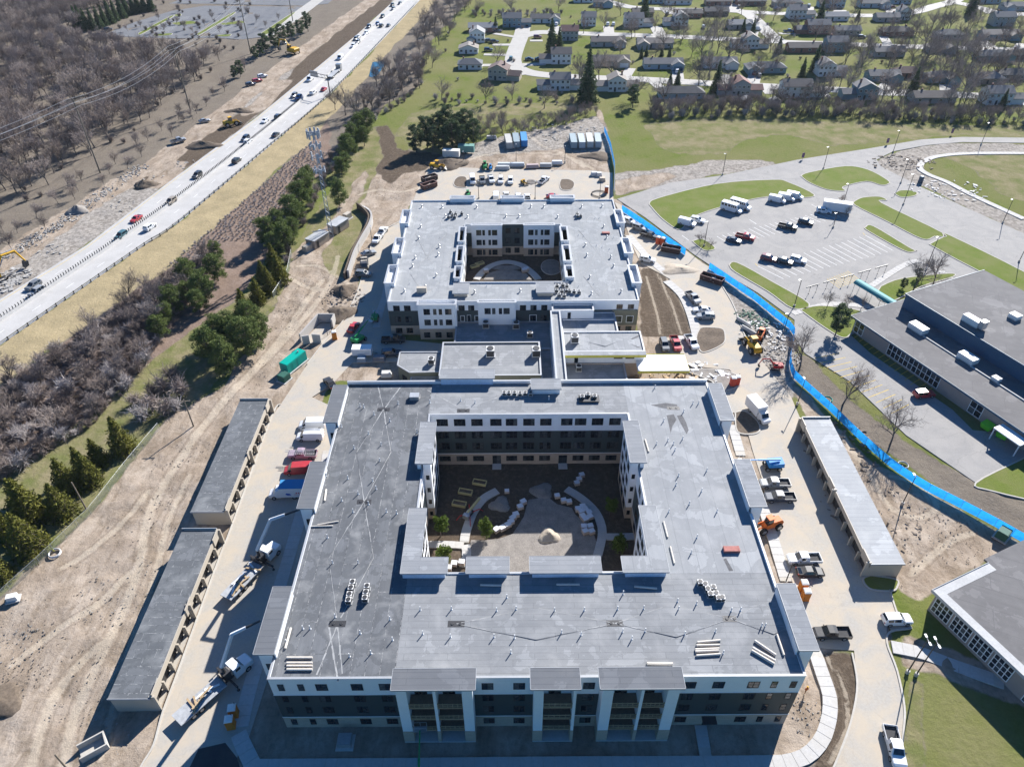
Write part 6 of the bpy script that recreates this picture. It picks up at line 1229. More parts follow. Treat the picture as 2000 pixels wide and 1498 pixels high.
boom_lift(1507, 914, 182, 'light blue boom lift with its arm laid toward the canopy', 'lift_blue', 7.5, .02); boom_lift(702, 668, 62, 'green boom lift in the shade beside the left drive', 'machine_green', 6.0, .25); boom_lift(733, 625, 90, 'green scissor base lift parked beside the shaded wall', 'machine_green', 3.0, .05, .8)
loader(1498, 1032, 200, 'orange telehandler beside the middle right canopy', 'machine_orange', 1.0, 'telehandler')
boom_lift(820, 1560, 92, 'green and white boom lift raised to the balcony bay', 'machine_green', 8.6, .30, 1.0)
o = thing('crawler_lift', 'crawler lift with four spread red legs between the raised planters', 'lift', G(*cz((490,862))[0]), R(60))
part(o, 'base', 'dark_metal', lambda m: m.box(-.8,-.4,.3,.8,.4,.9)); part(o, 'boom', 'planter_timber', lambda m: m.box(-.6,-.2,1.2,3.6,.2,1.6)); part(o, 'turret', 'galvanised', lambda m: m.box(-.7,-.35,.9,.1,.35,1.5)); part(o, 'basket', 'galvanised', lambda m: m.box(-1.5,-.6,.4,-.8,.6,1.4))
for a in (35,145,215,325): part(o, 'leg', 'machine_red', lambda m: [m.tube((0,0,.7),(2.0*math.cos(R(a)),2.0*math.sin(R(a)),.9),.09), m.tube((2.0*math.cos(R(a)),2.0*math.sin(R(a)),.9),(2.7*math.cos(R(a)),2.7*math.sin(R(a)),.05),.07)])
# flatbed trucks with knuckle cranes beside the block
def crane_truck(px, py, ang, tip, label):
    p = G(px, py); o = thing('crane_truck', label, 'truck', (p.x,p.y,.05), R(ang))
    part(o, 'cab', 'car_paint', lambda m: m.loft([[(x,-w_,.6),(x,w_,.6),(x,w_,zb),(x,wt,zt),(x,-wt,zt),(x,-w_,zb)] for x,w_,zb,zt,wt in ((3.2,1.15,1.7,2.8,1.0),(4.4,1.15,1.7,2.75,1.0),(4.9,1.12,1.7,1.85,1.0),(6.3,1.0,1.5,1.65,.85),(6.5,.85,1.2,1.3,.75))], ), (.72,.75,.78))
    part(o, 'windscreen', 'car_glass', lambda m: m.loft([[(4.42,-.9,2.7),(4.42,.9,2.7),(4.40,.9,2.6),(4.40,-.9,2.6)],[(4.92,-.95,1.95),(4.92,.95,1.95),(4.86,.95,1.9),(4.86,-.95,1.9)]]))
    for s in (-1,1): part(o, 'side_window', 'car_glass', lambda m: m.box(3.5,s*1.09-.02,1.85,4.3,s*1.09+.02,2.5))
    part(o, 'flatbed', 'truck_deck', lambda m: m.box(-6.2,-1.25,1.05,1.6,1.25,1.25)); part(o, 'headboard', 'dark_metal', lambda m: m.box(1.5,-1.2,1.25,1.6,1.2,2.2))
    rr = random.Random(int(px))
    for i in range(9): l_ = rr.uniform(.6,1.6); x = rr.uniform(-5.4,.6); y = rr.uniform(-.7,.7); part(o, 'timber_bundle', 'raw_timber' if i % 3 else 'white_trim', lambda m: m.box(-l_,-.14,0,l_,.14,.16,0, Matrix.Translation((x,y,1.26+.02*i)) @ Matrix.Rotation(rr.uniform(-.6,.6)+(1.57 if i%2 else 0),4,'Z')))
    part(o, 'frame_rail', 'dark_metal', lambda m: [m.box(-6.0,s*.45-.1,.7,6.0,s*.45+.1,.95) for s in (-1,1)]); part(o, 'crane_post', 'dark_metal', lambda m: [m.box(1.8,-.6,1.0,2.9,.6,2.6), m.tube((2.3,0,2.6),(2.3,0,4.2),.3,.26,8)])
    q = (Matrix.Rotation(-R(ang),4,'Z') @ (Vector(tip)-Vector((p.x,p.y,.05)))); k = Vector((2.3,0,4.2)).lerp(q,.42); k.z += 3.4
    part(o, 'lower_boom', 'crane_white', lambda m: m.tube((2.3,0,4.1), k, .36,.30,6)); part(o, 'upper_boom', 'crane_white', lambda m: m.tube(k, k.lerp(q,.5), .28,.24,6)); part(o, 'boom_extension', 'dark_metal', lambda m: m.tube(k.lerp(q,.48), q, .2,.15,6)); part(o, 'boom_ram', 'galvanised', lambda m: m.tube((2.3,.25,3.0), Vector((2.3,.25,4.2)).lerp(k,.5), .08))
    for s in (-1,1): part(o, 'outrigger', 'dark_metal', lambda m: [m.box(2.2,min(s*.6,s*2.6),.85,2.5,max(s*.6,s*2.6),1.1), m.tube((2.35,s*2.5,1.0),(2.35,s*2.5,.05),.09), m.tube((2.35,s*2.5,.05),(2.35,s*2.5,.1),.25)])
    wm = wheel_mesh(.5,.34)
    for x in (5.3,-2.9,-4.2):
        for s in (-1,1): link('wheel', wm, o, (x, s*1.0, .5))
    return o
plain('truck_deck', (.32,.33,.34), .6, var=.3, scale=3, world=False); plain('crane_white', (.62,.64,.66), .5, var=.1, world=False)
crane_truck(421, 1352, 52, G(508,1212,12.0), 'white flatbed crane truck with mesh deck and debris beside the orange toilets'); crane_truck(495, 1122, 63, G(585,995,12.5), 'white flatbed crane truck with timber load beside the middle left canopy')
p = G(712, 520); o = thing('flatbed_truck', 'small flatbed truck loaded with tan debris beside the retaining wall', 'truck', (p.x,p.y,.05), R(-80)); part(o, 'cab', 'car_paint', lambda m: m.loft([[(1.2,-1,.5),(1.2,1,.5),(1.2,.9,2.2),(1.2,-.9,2.2)],[(2.3,-1,.5),(2.3,1,.5),(2.2,.9,2.1),(2.2,-.9,2.1)],[(3.0,-.9,.6),(3.0,.9,.6),(3.0,.8,1.2),(3.0,-.8,1.2)]]), (.05,.05,.055)); part(o, 'bed', 'dark_metal', lambda m: m.box(-3.2,-1.2,.8,1.1,1.2,1.0)); part(o, 'load', 'debris_mix', lambda m: [m.box(-3+i*.6,-1.0+.1*(i%3),1.0,-2.5+i*.6,.9-.1*(i%2),1.4+.25*(i%3)) for i in range(6)]); wheels4(o, .4, .26, (-1.9,2.0), .95)
p = G(655, 146); o = thing('flatbed_trailer_truck', 'grey flatbed lorry with empty trailer on the highway', 'truck', (p.x,p.y,.06), R(hw_dir(655,146))); part(o, 'cab', 'car_paint', lambda m: m.box(5.0,-1.2,.6,7.4,1.2,3.2), (.16,.17,.18)); part(o, 'bed', 'truck_deck', lambda m: m.box(-8.5,-1.25,1.1,4.4,1.25,1.35)); wheels4(o, .5, .3, (6.4,3.4,-5.5,-6.8), 1.0); part(o, 'windscreen', 'car_glass', lambda m: m.box(7.4,-1.0,1.9,7.44,1.0,2.9))
# ladders on the pickup and the vans
def ladder(px, py, ang, z, L, label):
    p = G(px, py, z); o = thing('ladder', label, 'ladder', (p.x,p.y,z), R(ang))
    for s in (-1,1): part(o, 'rail', 'galvanised', lambda m: m.box(-L/2,s*.2-.03,0,L/2,s*.2+.03,.08))
    n = int(L/.4)
    for i in range(n): part(o, 'rung', 'galvanised', lambda m: m.tube((-L/2+.2+i*.4,-.2,.04),(-L/2+.2+i*.4,.2,.04),.02))
ladder(586,881,180,1.95,6.0,'long ladder on the rack of the pinkish pickup, farther side'); ladder(588,886,180,1.95,5.4,'shorter ladder on the rack of the pinkish pickup'); ladder(606,839,180,2.2,4.2,'ladder on the roof of the white cargo van')
# ================================================================ highway furniture
def along(px_line, step): return resample(smooth_line([tuple(G(*p)[:2]) for p in px_line], 4), step)
plain('barrier_conc', (.46,.45,.43), .85, var=.15); plain('paddle_dark', (.05,.052,.05), .7); plain('guard_steel', (.38,.39,.40), .45, .5, var=.15); plain('post_dark', (.05,.045,.04), .8)
MED = [(-300,826),(0,628),(161,520),(220,480),(350,388),(460,303),(574,210),(640,150),(725,60),(796,0),(845,-50)]
md = smooth_line([tuple(G(*p)[:2]) for p in MED], 4); o = thing('median_barrier', 'concrete median barrier with dark glare paddles along the highway', 'barrier', (0,0,0))
mseg = resample(md, 8.0)
for a, c in zip(mseg, mseg[1:]):
    L = offset_line([a,c], .3); Rr = offset_line([a,c], -.3); l2 = offset_line([a,c], .1); r2 = offset_line([a,c], -.1); mb = MB()
    mb.loft([[(Rr[i][0],Rr[i][1],0),(L[i][0],L[i][1],0),(l2[i][0],l2[i][1],.95),(r2[i][0],r2[i][1],.95)] for i in (0,1)]); mb.build('barrier_segment', 'barrier_conc', o)
pm = MB(); pm.box(-.03,-.16,.95,.03,.16,1.75); pmesh = pm.mesh('glare_paddle', 'paddle_dark'); d0 = resample(md, .95); mbf = MB(); k = 0
for a, c in zip(d0, d0[1:]):
    ang = math.atan2(c[1]-a[1], c[0]-a[0]); 
    if a[1] > 330 or a[1] < 60: continue
    if k < 300: link('glare_paddle', pmesh, o, (a[0],a[1],0), ang); k += 1
def guardrail(label, line, step=3.0, post_h=.85, mat='guard_steel'):
    P = along(line, step); o = thing('guard_rail', label, 'guard rail', (0,0,0)); mb = MB(); mb.box(-.12,-.12,-.2,.12,.12,post_h); me = mb.mesh('post', 'post_dark'); k = 0
    for p in P:
        if 60 < p[1] < 520 and k < 300: link('post', me, o, (p[0],p[1],0), .6); k += 1
    mb = MB(); strip(mb, P, .08, .45, .80); mb.build('rail', mat, o)
guardrail('steel guard rail on dark posts along the straw-coloured highway verge', [(a-4, c+3) for a, c in HWY_R[1:-1]], 3.2)
mb = MB()
for line, off in ((hr, 1.0),):
    L_ = offset_line(smooth_line(hr, 4), .9); strip(mb, L_, .16, .052, .056)
struct('lane_marking', mb, 'road_white'); mb = MB(); strip(mb, offset_line(smooth_line(hL, 4), -1.0), .16, .052, .056); struct('lane_marking', mb, 'road_yellow')
mb = MB()
for f_ in (.25, .75):
    ln = [tuple(Vector(a)*(1-f_)+Vector(c)*f_) for a, c in zip(hr, [tuple(G(*p)[:2]) for p in ((-400,845),(0,585),(168,480),(265,407),(440,275),(560,182),(700,66),(772,0),(822,-50))])]
    P = resample(ln, 3.0)
    for i in range(0, len(P)-1, 4): strip(mb, [P[i],P[i+1]], .14, .052, .056)
struct('lane_marking', mb, 'road_white')
def gantry():
    a = G(645, 187); o = thing('sign_gantry', 'dark cantilever sign gantry over the highway', 'sign', (a.x,a.y,0)); d = Vector(G(612,180))-Vector(a); d.z = 0; d.normalize()
    part(o, 'mast', 'dark_metal', lambda m: m.tube((0,0,0),(0,0,9.0),.28,.2,8)); part(o, 'arm', 'dark_metal', lambda m: [m.tube((0,0,8.6),tuple(d*11+Vector((0,0,8.6))),.15), m.tube((0,0,7.2),tuple(d*11+Vector((0,0,7.2))),.15)]+[m.tube(tuple(d*x+Vector((0,0,7.2))),tuple(d*(x+1)+Vector((0,0,8.6))),.07) for x in range(1,10,2)])
    part(o, 'sign_panel', 'galvanised', lambda m: [m.box(-.1,-2.2,0,.1,2.2,2.6,0,Matrix.Translation(d*8+Vector((0,0,6.9))) @ Matrix.Rotation(math.atan2(d.y,d.x)+math.pi/2,4,'Z'))])
gantry()
# ================================================================ light poles, utility poles, tower
def light_pole(px, py, h, label, group, arms=1, az=180, mat='dark_metal', base=True):
    p = G(px, py); o = thing('lamp_post', label, 'lamp post', (p.x,p.y,0), R(az), group)
    part(o, 'pole', mat, lambda m: m.tube((0,0,0),(0,0,h),.11,.07,8))
    if base: part(o, 'footing', 'kerb_concrete', lambda m: m.tube((0,0,-.2),(0,0,.6),.3,.3,10))
    for k in range(arms):
        s = 1 if k == 0 else -1
        part(o, 'lamp_head', 'rtu_white' if mat != 'dark_metal' else 'galvanised', lambda m: [m.tube((0,0,h-.05),(s*.5,0,h),.05), m.box(min(s*.4,s*.95),-.15,h-.05,max(s*.4,s*.95),.15,h+.06)])
for x, y, h, l in ((1375,481,8.0,'tall lamp post on the small grass island by the blue fence'),(1551,599,8.2,'tall lamp post at the school drive grass tip'),(1411,342,7.8,'lamp post on the far kerb below the rubble bank'),(1608,330,8.0,'lamp post on the school road where the dirt meets grass'),(1744,298,8.2,'lamp post on the school road bend by the banner'),(1916,283,8.4,'lamp post at the far end of the school road'),(1759,358,8.5,'lamp post on the edge of the track rubble'),(1764,400,10.5,'tall lamp post by the small round island'),(1644,408,8.6,'lamp post behind the long white trailer'),(1627,445,5.0,'short lamp post in the middle of the school lot'),(1812,517,8.8,'lamp post beside the bare tree of the school drive'),(1958,436,8.0,'lamp post along the track edge'),(1990,512,8.5,'lamp post in the pale upper lot'),(1531,648,5.5,'lamp post inside the rubble corner of the blue fence')): light_pole(x, y, h, l, 'lamp posts of the school lots', 1, 200)
for x, y, h, l in ((1557,790,7,'lamp post beside the top of the white-roofed garage'),(1762,985,7.5,'lamp post in the cleared earth right of the white-roofed garage'),(1772,1313,9.0,'lamp post with white twin heads at the path to the annex'),(1789,1318,9.0,'twin-headed lamp post beside the annex path on the lawn side'),(1534,1138,5.5,'lamp post beside the black saloon pavement'),(1008,320,7,'lamp post at the back kerb of the rear lot'),(1103,318,6,'lamp post at the yard mouth behind the rear lot'),(935,388,6,'lamp post behind the left back parapet'),(1045,389,6,'lamp post behind the middle back parapet'),(1219,462,6,'lamp post right of the three-storey block'),(1171,388,7,'lamp post in the coiled pipe corner'),(727,476,5.5,'rust-coloured lamp post beside the retaining wall'),(905,318,4,'short post beside the green office trailer')): light_pole(x, y, h, l, 'lamp posts of the site', 2 if 'twin' in l else 1, 90)
plain('pole_wood', (.20,.165,.125), .9, var=.25)
def util_pole(px, py, h, label, arm=True, r=.16, az=0.0, arm_l=1.2, arm_n=1):
    p = G(px, py); o = thing('utility_pole', label, 'utility pole', (p.x,p.y,0), R(az))
    part(o, 'pole', 'pole_wood', lambda m: m.tube((0,0,-.3),(0,0,h),r,r*.65,8))
    for k in range(arm_n if arm else 0):
        part(o, 'crossarm', 'pole_wood', lambda m: m.box(-arm_l,-.07,h-.6-1.6*k,arm_l,.07,h-.45-1.6*k))
        for s in (-1,1): part(o, 'insulator', 'galvanised', lambda m: m.tube((s*(arm_l-.1),0,h-.45-1.6*k),(s*(arm_l-.1),0,h-.2-1.6*k),.06))
    return p, h
util_pole(378, 832, 7.5, 'wooden utility pole at the end of the upper left garage', True, .17); util_pole(168, 993, 7.2, 'wooden utility pole beside the evergreen row fence', False); util_pole(152, 1525, 8, 'wooden utility pole by the bottom earth bank', False)
def wire(P, Q, sag, mat='wire_mat', r=.03, n=10):
    mb = MB(); pts = []
    for i in range(n+1): t_ = i/n; v = Vector(P).lerp(Vector(Q), t_); v.z -= sag*4*t_*(1-t_); pts.append(v)
    mb.path(pts, r, 4); return mb
plain('wire_mat', (.30,.30,.31), .5, .3)
TP = [(-330,640,34),(196,338,26),(372,216,26),(490,106,26),(572,42,26),(640,-30,26)]
tops = []
for i, (x, y, h) in enumerate(TP):
    p = G(x, y); tops.append((p, h))
    if 0 < i: util_pole(x, y, h, ('tall transmission pole in the brush level with the aggregate cone','tall transmission pole at the wood edge level with the parked haul cars','tall transmission pole by the car park corner','tall transmission pole on the access road verge','tall transmission pole beyond the car park')[i-1], True, .28, 35, 2.6, 2)
PL = thing('power_line', 'pale overhead power lines sagging along the bare wood', 'power line', (0,0,0))
for (p, h), (q, h2) in zip(tops, tops[1:]):
    d = Vector((q.x-p.x, q.y-p.y, 0)).normalized(); nn = Vector((-d.y, d.x, 0))
    for k, s in ((0,-2.4),(0,2.4),(1.6,-2.4),(1.6,2.4)): wire(Vector((p.x,p.y,h-.3-k))+nn*s, Vector((q.x,q.y,h2-.3-k))+nn*s, 2.6, r=.055).build('cable', 'wire_mat', PL)
# cell tower and its compound
c0 = G(647, 464); CT = thing('cell_tower', 'grey lattice cell tower crowded with pale antenna panels', 'tower', (c0.x,c0.y,0)); plain('tower_steel', (.30,.34,.40), .5, .3, var=.15); plain('antenna_pale', (.34,.36,.39), .5, var=.1)
TH = 33.0
for k in range(3):
    a = 2*math.pi*k/3+.3; part(CT, 'leg', 'tower_steel', lambda m: m.tube((.75*math.cos(a),.75*math.sin(a),0),(.4*math.cos(a),.4*math.sin(a),TH),.09,.06,6))
def lat(m):
    n = 30
    for i in range(n):
        for k in range(3):
            f = lambda a, z: ((.75-.35*z/TH)*math.cos(a),(.75-.35*z/TH)*math.sin(a),z); a0 = 2*math.pi*k/3+.3; a1 = a0+2*math.pi/3; z0, z1 = TH*i/n, TH*(i+1)/n; m.tube(f(a0,z0) if i%2 else f(a1,z0), f(a1,z1) if i%2 else f(a0,z1), .04,.04,4)
part(CT, 'bracing', 'tower_steel', lat)
for zc, nn_, rad, hh in ((32.0,9,1.5,2.3),(28.6,6,1.3,1.5),(25.4,3,1.3,2.6),(21.5,7,1.4,1.2)):
    part(CT, 'platform', 'tower_steel', lambda m: [m.tube((rad*math.cos(2*math.pi*i/12),rad*math.sin(2*math.pi*i/12),zc),(rad*math.cos(2*math.pi*(i+1)/12),rad*math.sin(2*math.pi*(i+1)/12),zc),.07) for i in range(12)]+[m.tube((0,0,zc),(rad*math.cos(2*math.pi*i/3),rad*math.sin(2*math.pi*i/3),zc),.06) for i in range(3)])
    for i in range(nn_):
        a = 2*math.pi*i/nn_+.2*zc; part(CT, 'antenna', 'antenna_pale', lambda m: m.box(-.14,-.26,-hh/2,.14,.26,hh/2,0,Matrix.Translation(((rad+.25)*math.cos(a),(rad+.25)*math.sin(a),zc)) @ Matrix.Rotation(a,4,'Z')))
        if i % 2: part(CT, 'radio_unit', 'antenna_pale', lambda m: m.box(-.2,-.2,-.35,.2,.2,.35,0,Matrix.Translation(((rad-.35)*math.cos(a),(rad-.35)*math.sin(a),zc-.4)) @ Matrix.Rotation(a,4,'Z')))
def shelter(px, py, L, w_, h, label, ang=62):
    p = G(px, py); o = thing('equipment_shelter', label, 'shelter', (p.x,p.y,0), R(ang)); part(o, 'wall', 'tan_masonry', lambda m: m.box(-L/2,-w_/2,0,L/2,w_/2,h)); part(o, 'roof', 'roof_garage_light', lambda m: m.box(-L/2-.15,-w_/2-.15,h,L/2+.15,w_/2+.15,h+.2)); part(o, 'door', 'dark_metal', lambda m: m.box(-L/2+.8,-w_/2-.04,0,-L/2+1.8,-w_/2,2.1)); part(o, 'wall_unit', 'galvanised', lambda m: m.box(-L/2-.5,-.6,.4,-L/2-.01,.6,2.0)); return o
shelter(662, 448, 6.2, 3.4, 2.6, 'pale-roofed brick equipment shelter right of the cell tower foot'); shelter(622, 476, 6.6, 3.4, 2.6, 'pale-roofed brick equipment shelter left of the cell tower foot')
for x, y, l in ((679,427,'tan generator box behind the upper shelter'),(601,490,'tan generator box before the lower shelter')):
    boxy('generator', l, 'generator', x, y, R(62), 2.6, 1.6, 1.8, 'tan_panel', [('louvre',1.3,-.6,.4,1.34,.6,1.5,'dark_metal')])
o = thing('cable_bridge', 'steel cable bridge between the tower and the lower shelter', 'cable tray', (c0.x,c0.y,0)); e = Vector(G(615,470))-c0; part(o, 'tray', 'tower_steel', lambda m: [m.tube((-.3,0,2.9),(e.x-.3,e.y,2.9),.08), m.tube((.3,0,2.9),(e.x+.3,e.y,2.9),.08)]); part(o, 'post', 'tower_steel', lambda m: m.tube((e.x,e.y,0),(e.x,e.y,2.9),.07))
# bike racks and banners of the school, bollards, pipes, people, clutter
for k in range(5):
    a = (1575+33*k*1.02, 562-9.4*k); b_ = (1600+33*k*1.02, 555-9.4*k); p, q = G(*a), G(*b_); mb = MB(); d_ = (q-p); mb.box(-d_.length/2,-.09,0,d_.length/2,.09,.16); o = mb.build('wheel_stop', 'dark_metal'); o.location = (p+q)/2+Vector((0,0,.03)); o.rotation_euler = (0,0,math.atan2(d_.y,d_.x)); tag(o, 'dark wheel stop before the marked bays of the school lot', 'wheel stop', 'wheel stops of the marked bays')
    for x, y in ((1579+33*k*1.02,574-9.8*k),(1593+33*k*1.02,571-9.8*k)):
        p = G(x, y); o = thing('parking_sign', 'slim parking sign post behind the wheel stops of the school lot', 'sign', (p.x,p.y,0), 0, 'parking signs of the marked bays'); part(o, 'post', 'dark_metal', lambda m: m.tube((0,0,0),(0,0,2.3),.045)); part(o, 'plate', 'galvanised', lambda m: m.box(-.16,-.02,1.8,.16,-.005,2.3)); part(o, 'base', 'dark_metal', lambda m: m.tube((0,0,0),(0,0,.15),.2,.15,8))
for x, y, l in ((1567,312,'purple banner nearest the rubble bank'),(1732,283,'purple banner before the road lamp'),(1858,264,'purple banner at the far field')):
    p = G(x, y); o = thing('banner_sign', l, 'banner', (p.x,p.y,0)); part(o, 'post', 'galvanised', lambda m: m.tube((0,0,0),(0,0,2.6),.04)); part(o, 'cloth', plain('banner_purple',(.16,.06,.15),.8), lambda m: m.box(-.45,-.02,.7,.45,.02,2.5))
tq = G(1708,590); o = thing('entrance_canopy', 'long teal barrel canopy over the school path', 'canopy', (tq.x,tq.y,0), R(-64)); sc_ = [(math.cos(a)*1.3, 2.4+math.sin(a)*.8) for a in [math.pi*i/8 for i in range(9)]]
part(o, 'barrel_roof', plain('canopy_teal',(.03,.22,.24),.6), lambda m: m.loft([[(x,y,z) for y,z in sc_]+[(x,y*.97,z-.06) for y,z in reversed(sc_)] for x in (-7,7)]))
for x in (-6.5,-2.2,2.2,6.5):
    for s in (-1.2,1.2): part(o, 'post', 'galvanised', lambda m: m.tube((x,s,0),(x,s,2.4),.06))
def coil(px, py, r, label, mat='pipe_white'):
    p = G(px, py); mb = MB()
    for k in range(4):
        n = 24; rr_ = r*(1-.06*(k%2)); mb.path([(rr_*math.cos(2*math.pi*i/n),rr_*math.sin(2*math.pi*i/n),.08+.1*k) for i in range(n+1)], .06, 6)
    o = mb.build('pipe_coil', mat); o.location = (p.x,p.y,.05); tag(o, label, 'pipe coil')
coil(1763, 910, 1.0, 'white pipe coil lying by the blue fence'); coil(1170, 380, 2.6, 'large black pipe coil in the rear lot corner', 'black_rubber'); coil(108, 1082, 1.0, 'white pipe coil beside the chain-link fence'); coil(1616, 782, 1.0, 'teal pipe coil against the blue fence', 'generator_green')
p = G(26, 1170); boxy('utility_cabinet', 'white box beside the chain-link fence on the earth', 'cabinet', 26, 1170, .3, 1.6, 1.0, .9, 'rtu_white', [('lid',-.8,-.5,.97,.8,.5,1.02,'rtu_white')])
def person(px, py, ang, shirt, label):
    p = G(px, py); me = bpy.data.meshes.new('body'); J = [(0,0,.95),(0,0,1.2),(0,0,1.42),(0,0,1.52),(0,.02,1.68),(.11,0,.9),(.12,.06,.5),(.12,.1,.06),(-.11,0,.9),(-.12,-.05,.5),(-.12,-.1,.06),(.2,0,1.4),(.27,.02,1.12),(.25,.18,.92),(-.2,0,1.4),(-.27,0,1.12),(-.25,.14,.9),(.12,.22,.04),(-.12,.04,.04)]
    E_ = [(0,1),(1,2),(2,3),(3,4),(0,5),(5,6),(6,7),(0,8),(8,9),(9,10),(2,11),(11,12),(12,13),(2,14),(14,15),(15,16),(7,17),(10,18)]; RAD = [.15,.14,.15,.06,.1,.1,.07,.05,.1,.07,.05,.07,.05,.04,.07,.05,.04,.045,.045]
    me.from_pydata(J, E_, []); me.materials.append(MATS['matte_paint']); o = link('person', me, None, (p.x,p.y,.06), R(ang), shirt); sk = o.modifiers.new('skin','SKIN')
    for i, r_ in enumerate(RAD): me.skin_vertices[0].data[i].radius = (r_, r_)
    me.skin_vertices[0].data[0].use_root = True; o.modifiers.new('sub','SUBSURF').levels = 1
    mb = MB(); mb.tube((0,.02,1.72),(0,.02,1.82),.13,.08,8); mb.tube((0,.02,1.70),(0,.02,1.73),.17,.17,8); mb.build('hard_hat', 'machine_yellow', o); mb = MB(); mb.loft([[(-.2,-.13,z),(.2,-.13,z),(.2,.13,z),(-.2,.13,z)] for z in (1.0,1.38)]); mb.build('vest', 'machine_orange', o)
    tag(o, label, 'person')
for s_ in (0,):
    bpy.context.view_layer.update()
def skin_ok():
    pass
person(1572, 1353, 20, (.25,.12,.05), 'person in an orange vest standing on the dirt beside the four-storey corner')
def scraps(label, cx, cy, rad, n, mat, seed, sz=.6, ex=1.0, lift=.25):
    p = G(cx, cy); mb = MB(); rr = random.Random(seed)
    for i in range(n):
        a = rr.uniform(0,6.28); d = rad*math.sqrt(rr.random()); l_ = sz*rr.uniform(.3,1.3); M = Matrix.Translation((d*math.cos(a)*ex,d*math.sin(a),.03*(lift > .1)-.06+lift*rr.random())) @ Matrix.Rotation(rr.uniform(0,3.1),4,'Z') @ Matrix.Rotation(rr.uniform(-.25,.25),4,'Y'); mb.box(-l_,-l_*rr.uniform(.12,.6),-.04,l_,l_*rr.uniform(.12,.6),.06,0,M)
    o = mb.build('rubble', mat); o.location = (p.x,p.y,0); tag(o, label, 'rubble', kind='stuff')
plain('scrap_white', (.58,.57,.55), .85, var=.4, scale=1.5); plain('scrap_grey', (.30,.29,.275), .9, var=.5, scale=1.2); plain('scrap_green', (.06,.13,.09), .8, var=.5, scale=1.2); plain('scrap_brown', (.17,.14,.115), .9, var=.5, scale=1.2)
scraps('pale sheet offcuts scattered in the fence corner', 1500, 655, 7, 90, 'scrap_white', 1, .5); scraps('grey rubble scattered in the fence corner', 1515, 690, 6, 160, 'scrap_grey', 2, .35); scraps('green and black plant debris behind the fence', 1468, 622, 4.5, 110, 'scrap_green', 3, .4); scraps('timber offcuts under the entrance canopy', 1300, 738, 6, 90, 'raw_timber', 4, .6, 1.4); scraps('bundles of pale boards beside the entrance canopy', 1380, 728, 4, 40, 'scrap_white', 5, .9, 1.3)
RR = along([(0,505),(60,472),(130,428),(210,372),(285,322)], 4.5)
for i, p_ in enumerate(RR):
    if 38 < 100*((i*.37)%1) < 46: continue
    mb = MB(); rr = random.Random(i)
    for k in range(40):
        l_ = rr.uniform(.1,.34); M = Matrix.Translation((p_[0]+rr.gauss(0,1.5),p_[1]+rr.gauss(0,1.7),-.03+.16*rr.random())) @ Matrix.Rotation(rr.uniform(0,3),4,'Z') @ Matrix.Rotation(rr.uniform(-.6,.6),4,'X'); mb.box(-l_,-l_*.7,-l_*.5,l_,l_*.6,l_*.5,0,M)
    tag(mb.build('riprap', 'scrap_grey'), 'pale riprap rock along the haul road', 'rock', kind='stuff')
for i, (x, y, n_) in enumerate(((25,540,90),(8,556,90),(100,490,20),(240,402,16),(300,352,14),(360,322,14))): scraps('broken concrete slabs beside the highway edge', x, y, 4.5, n_, 'scrap_grey', 20+i, .8 if i < 2 else .5)
scraps('brown clods along the track edge', 1760, 318, 8, 90, 'scrap_brown', 40, .7, 1.6); scraps('pale rock spread along the track edge', 1850, 372, 9, 80, 'scrap_white', 41, .6, 1.5); scraps('branches and clods behind the garage', 1640, 870, 8, 110, 'scrap_brown', 42, .6); scraps('pale clods in the yard', 1090, 258, 10, 90, 'scrap_grey', 43, .7, 1.8); scraps('clods by the upper drive', 672, 585, 6, 100, 'scrap_brown', 44, .45); [scraps('loose clods and stones strewn over the bare earth', x, y, r_, 75, m_, 60+i, .13, 1.0, .02) for i, (x, y, r_, m_) in enumerate(((30,1265,4.5,'scrap_pale'),(45,1330,5,'scrap_brown'),(140,1300,9,'scrap_brown'),(220,1420,6,'scrap_pale'),(110,1180,8,'scrap_brown'),(240,1150,7,'scrap_pale'),(300,1010,8,'scrap_brown'),(360,900,7,'scrap_brown'),(470,740,8,'scrap_brown'),(560,620,7,'scrap_brown'),(620,560,7,'scrap_pale'),(1700,1080,8,'scrap_brown'),(1790,1040,8,'scrap_pale'),(1860,1050,7,'scrap_brown'),(760,370,8,'scrap_brown'),(1580,1400,3,'scrap_pale')))]
scraps('clods along the garage edge', 1700, 1000, 9, 70, 'scrap_brown', 45, .35)
for x, y, l, a in ((1452,632,'grey concrete barrier leaning rail beside the rubble corner',-55),(1462,648,'grey concrete barrier piece nearer the loader',-55)):
    p = G(x, y); mb = MB(); mb.loft([[(xx,-.3,0),(xx,.3,0),(xx,.15,.9),(xx,-.15,.9)] for xx in (-2.2,2.2)]); o = mb.build('concrete_barrier', 'barrier_conc'); o.location = (p.x,p.y,.03); o.rotation_euler = (0,0,R(a)); tag(o, l, 'barrier')
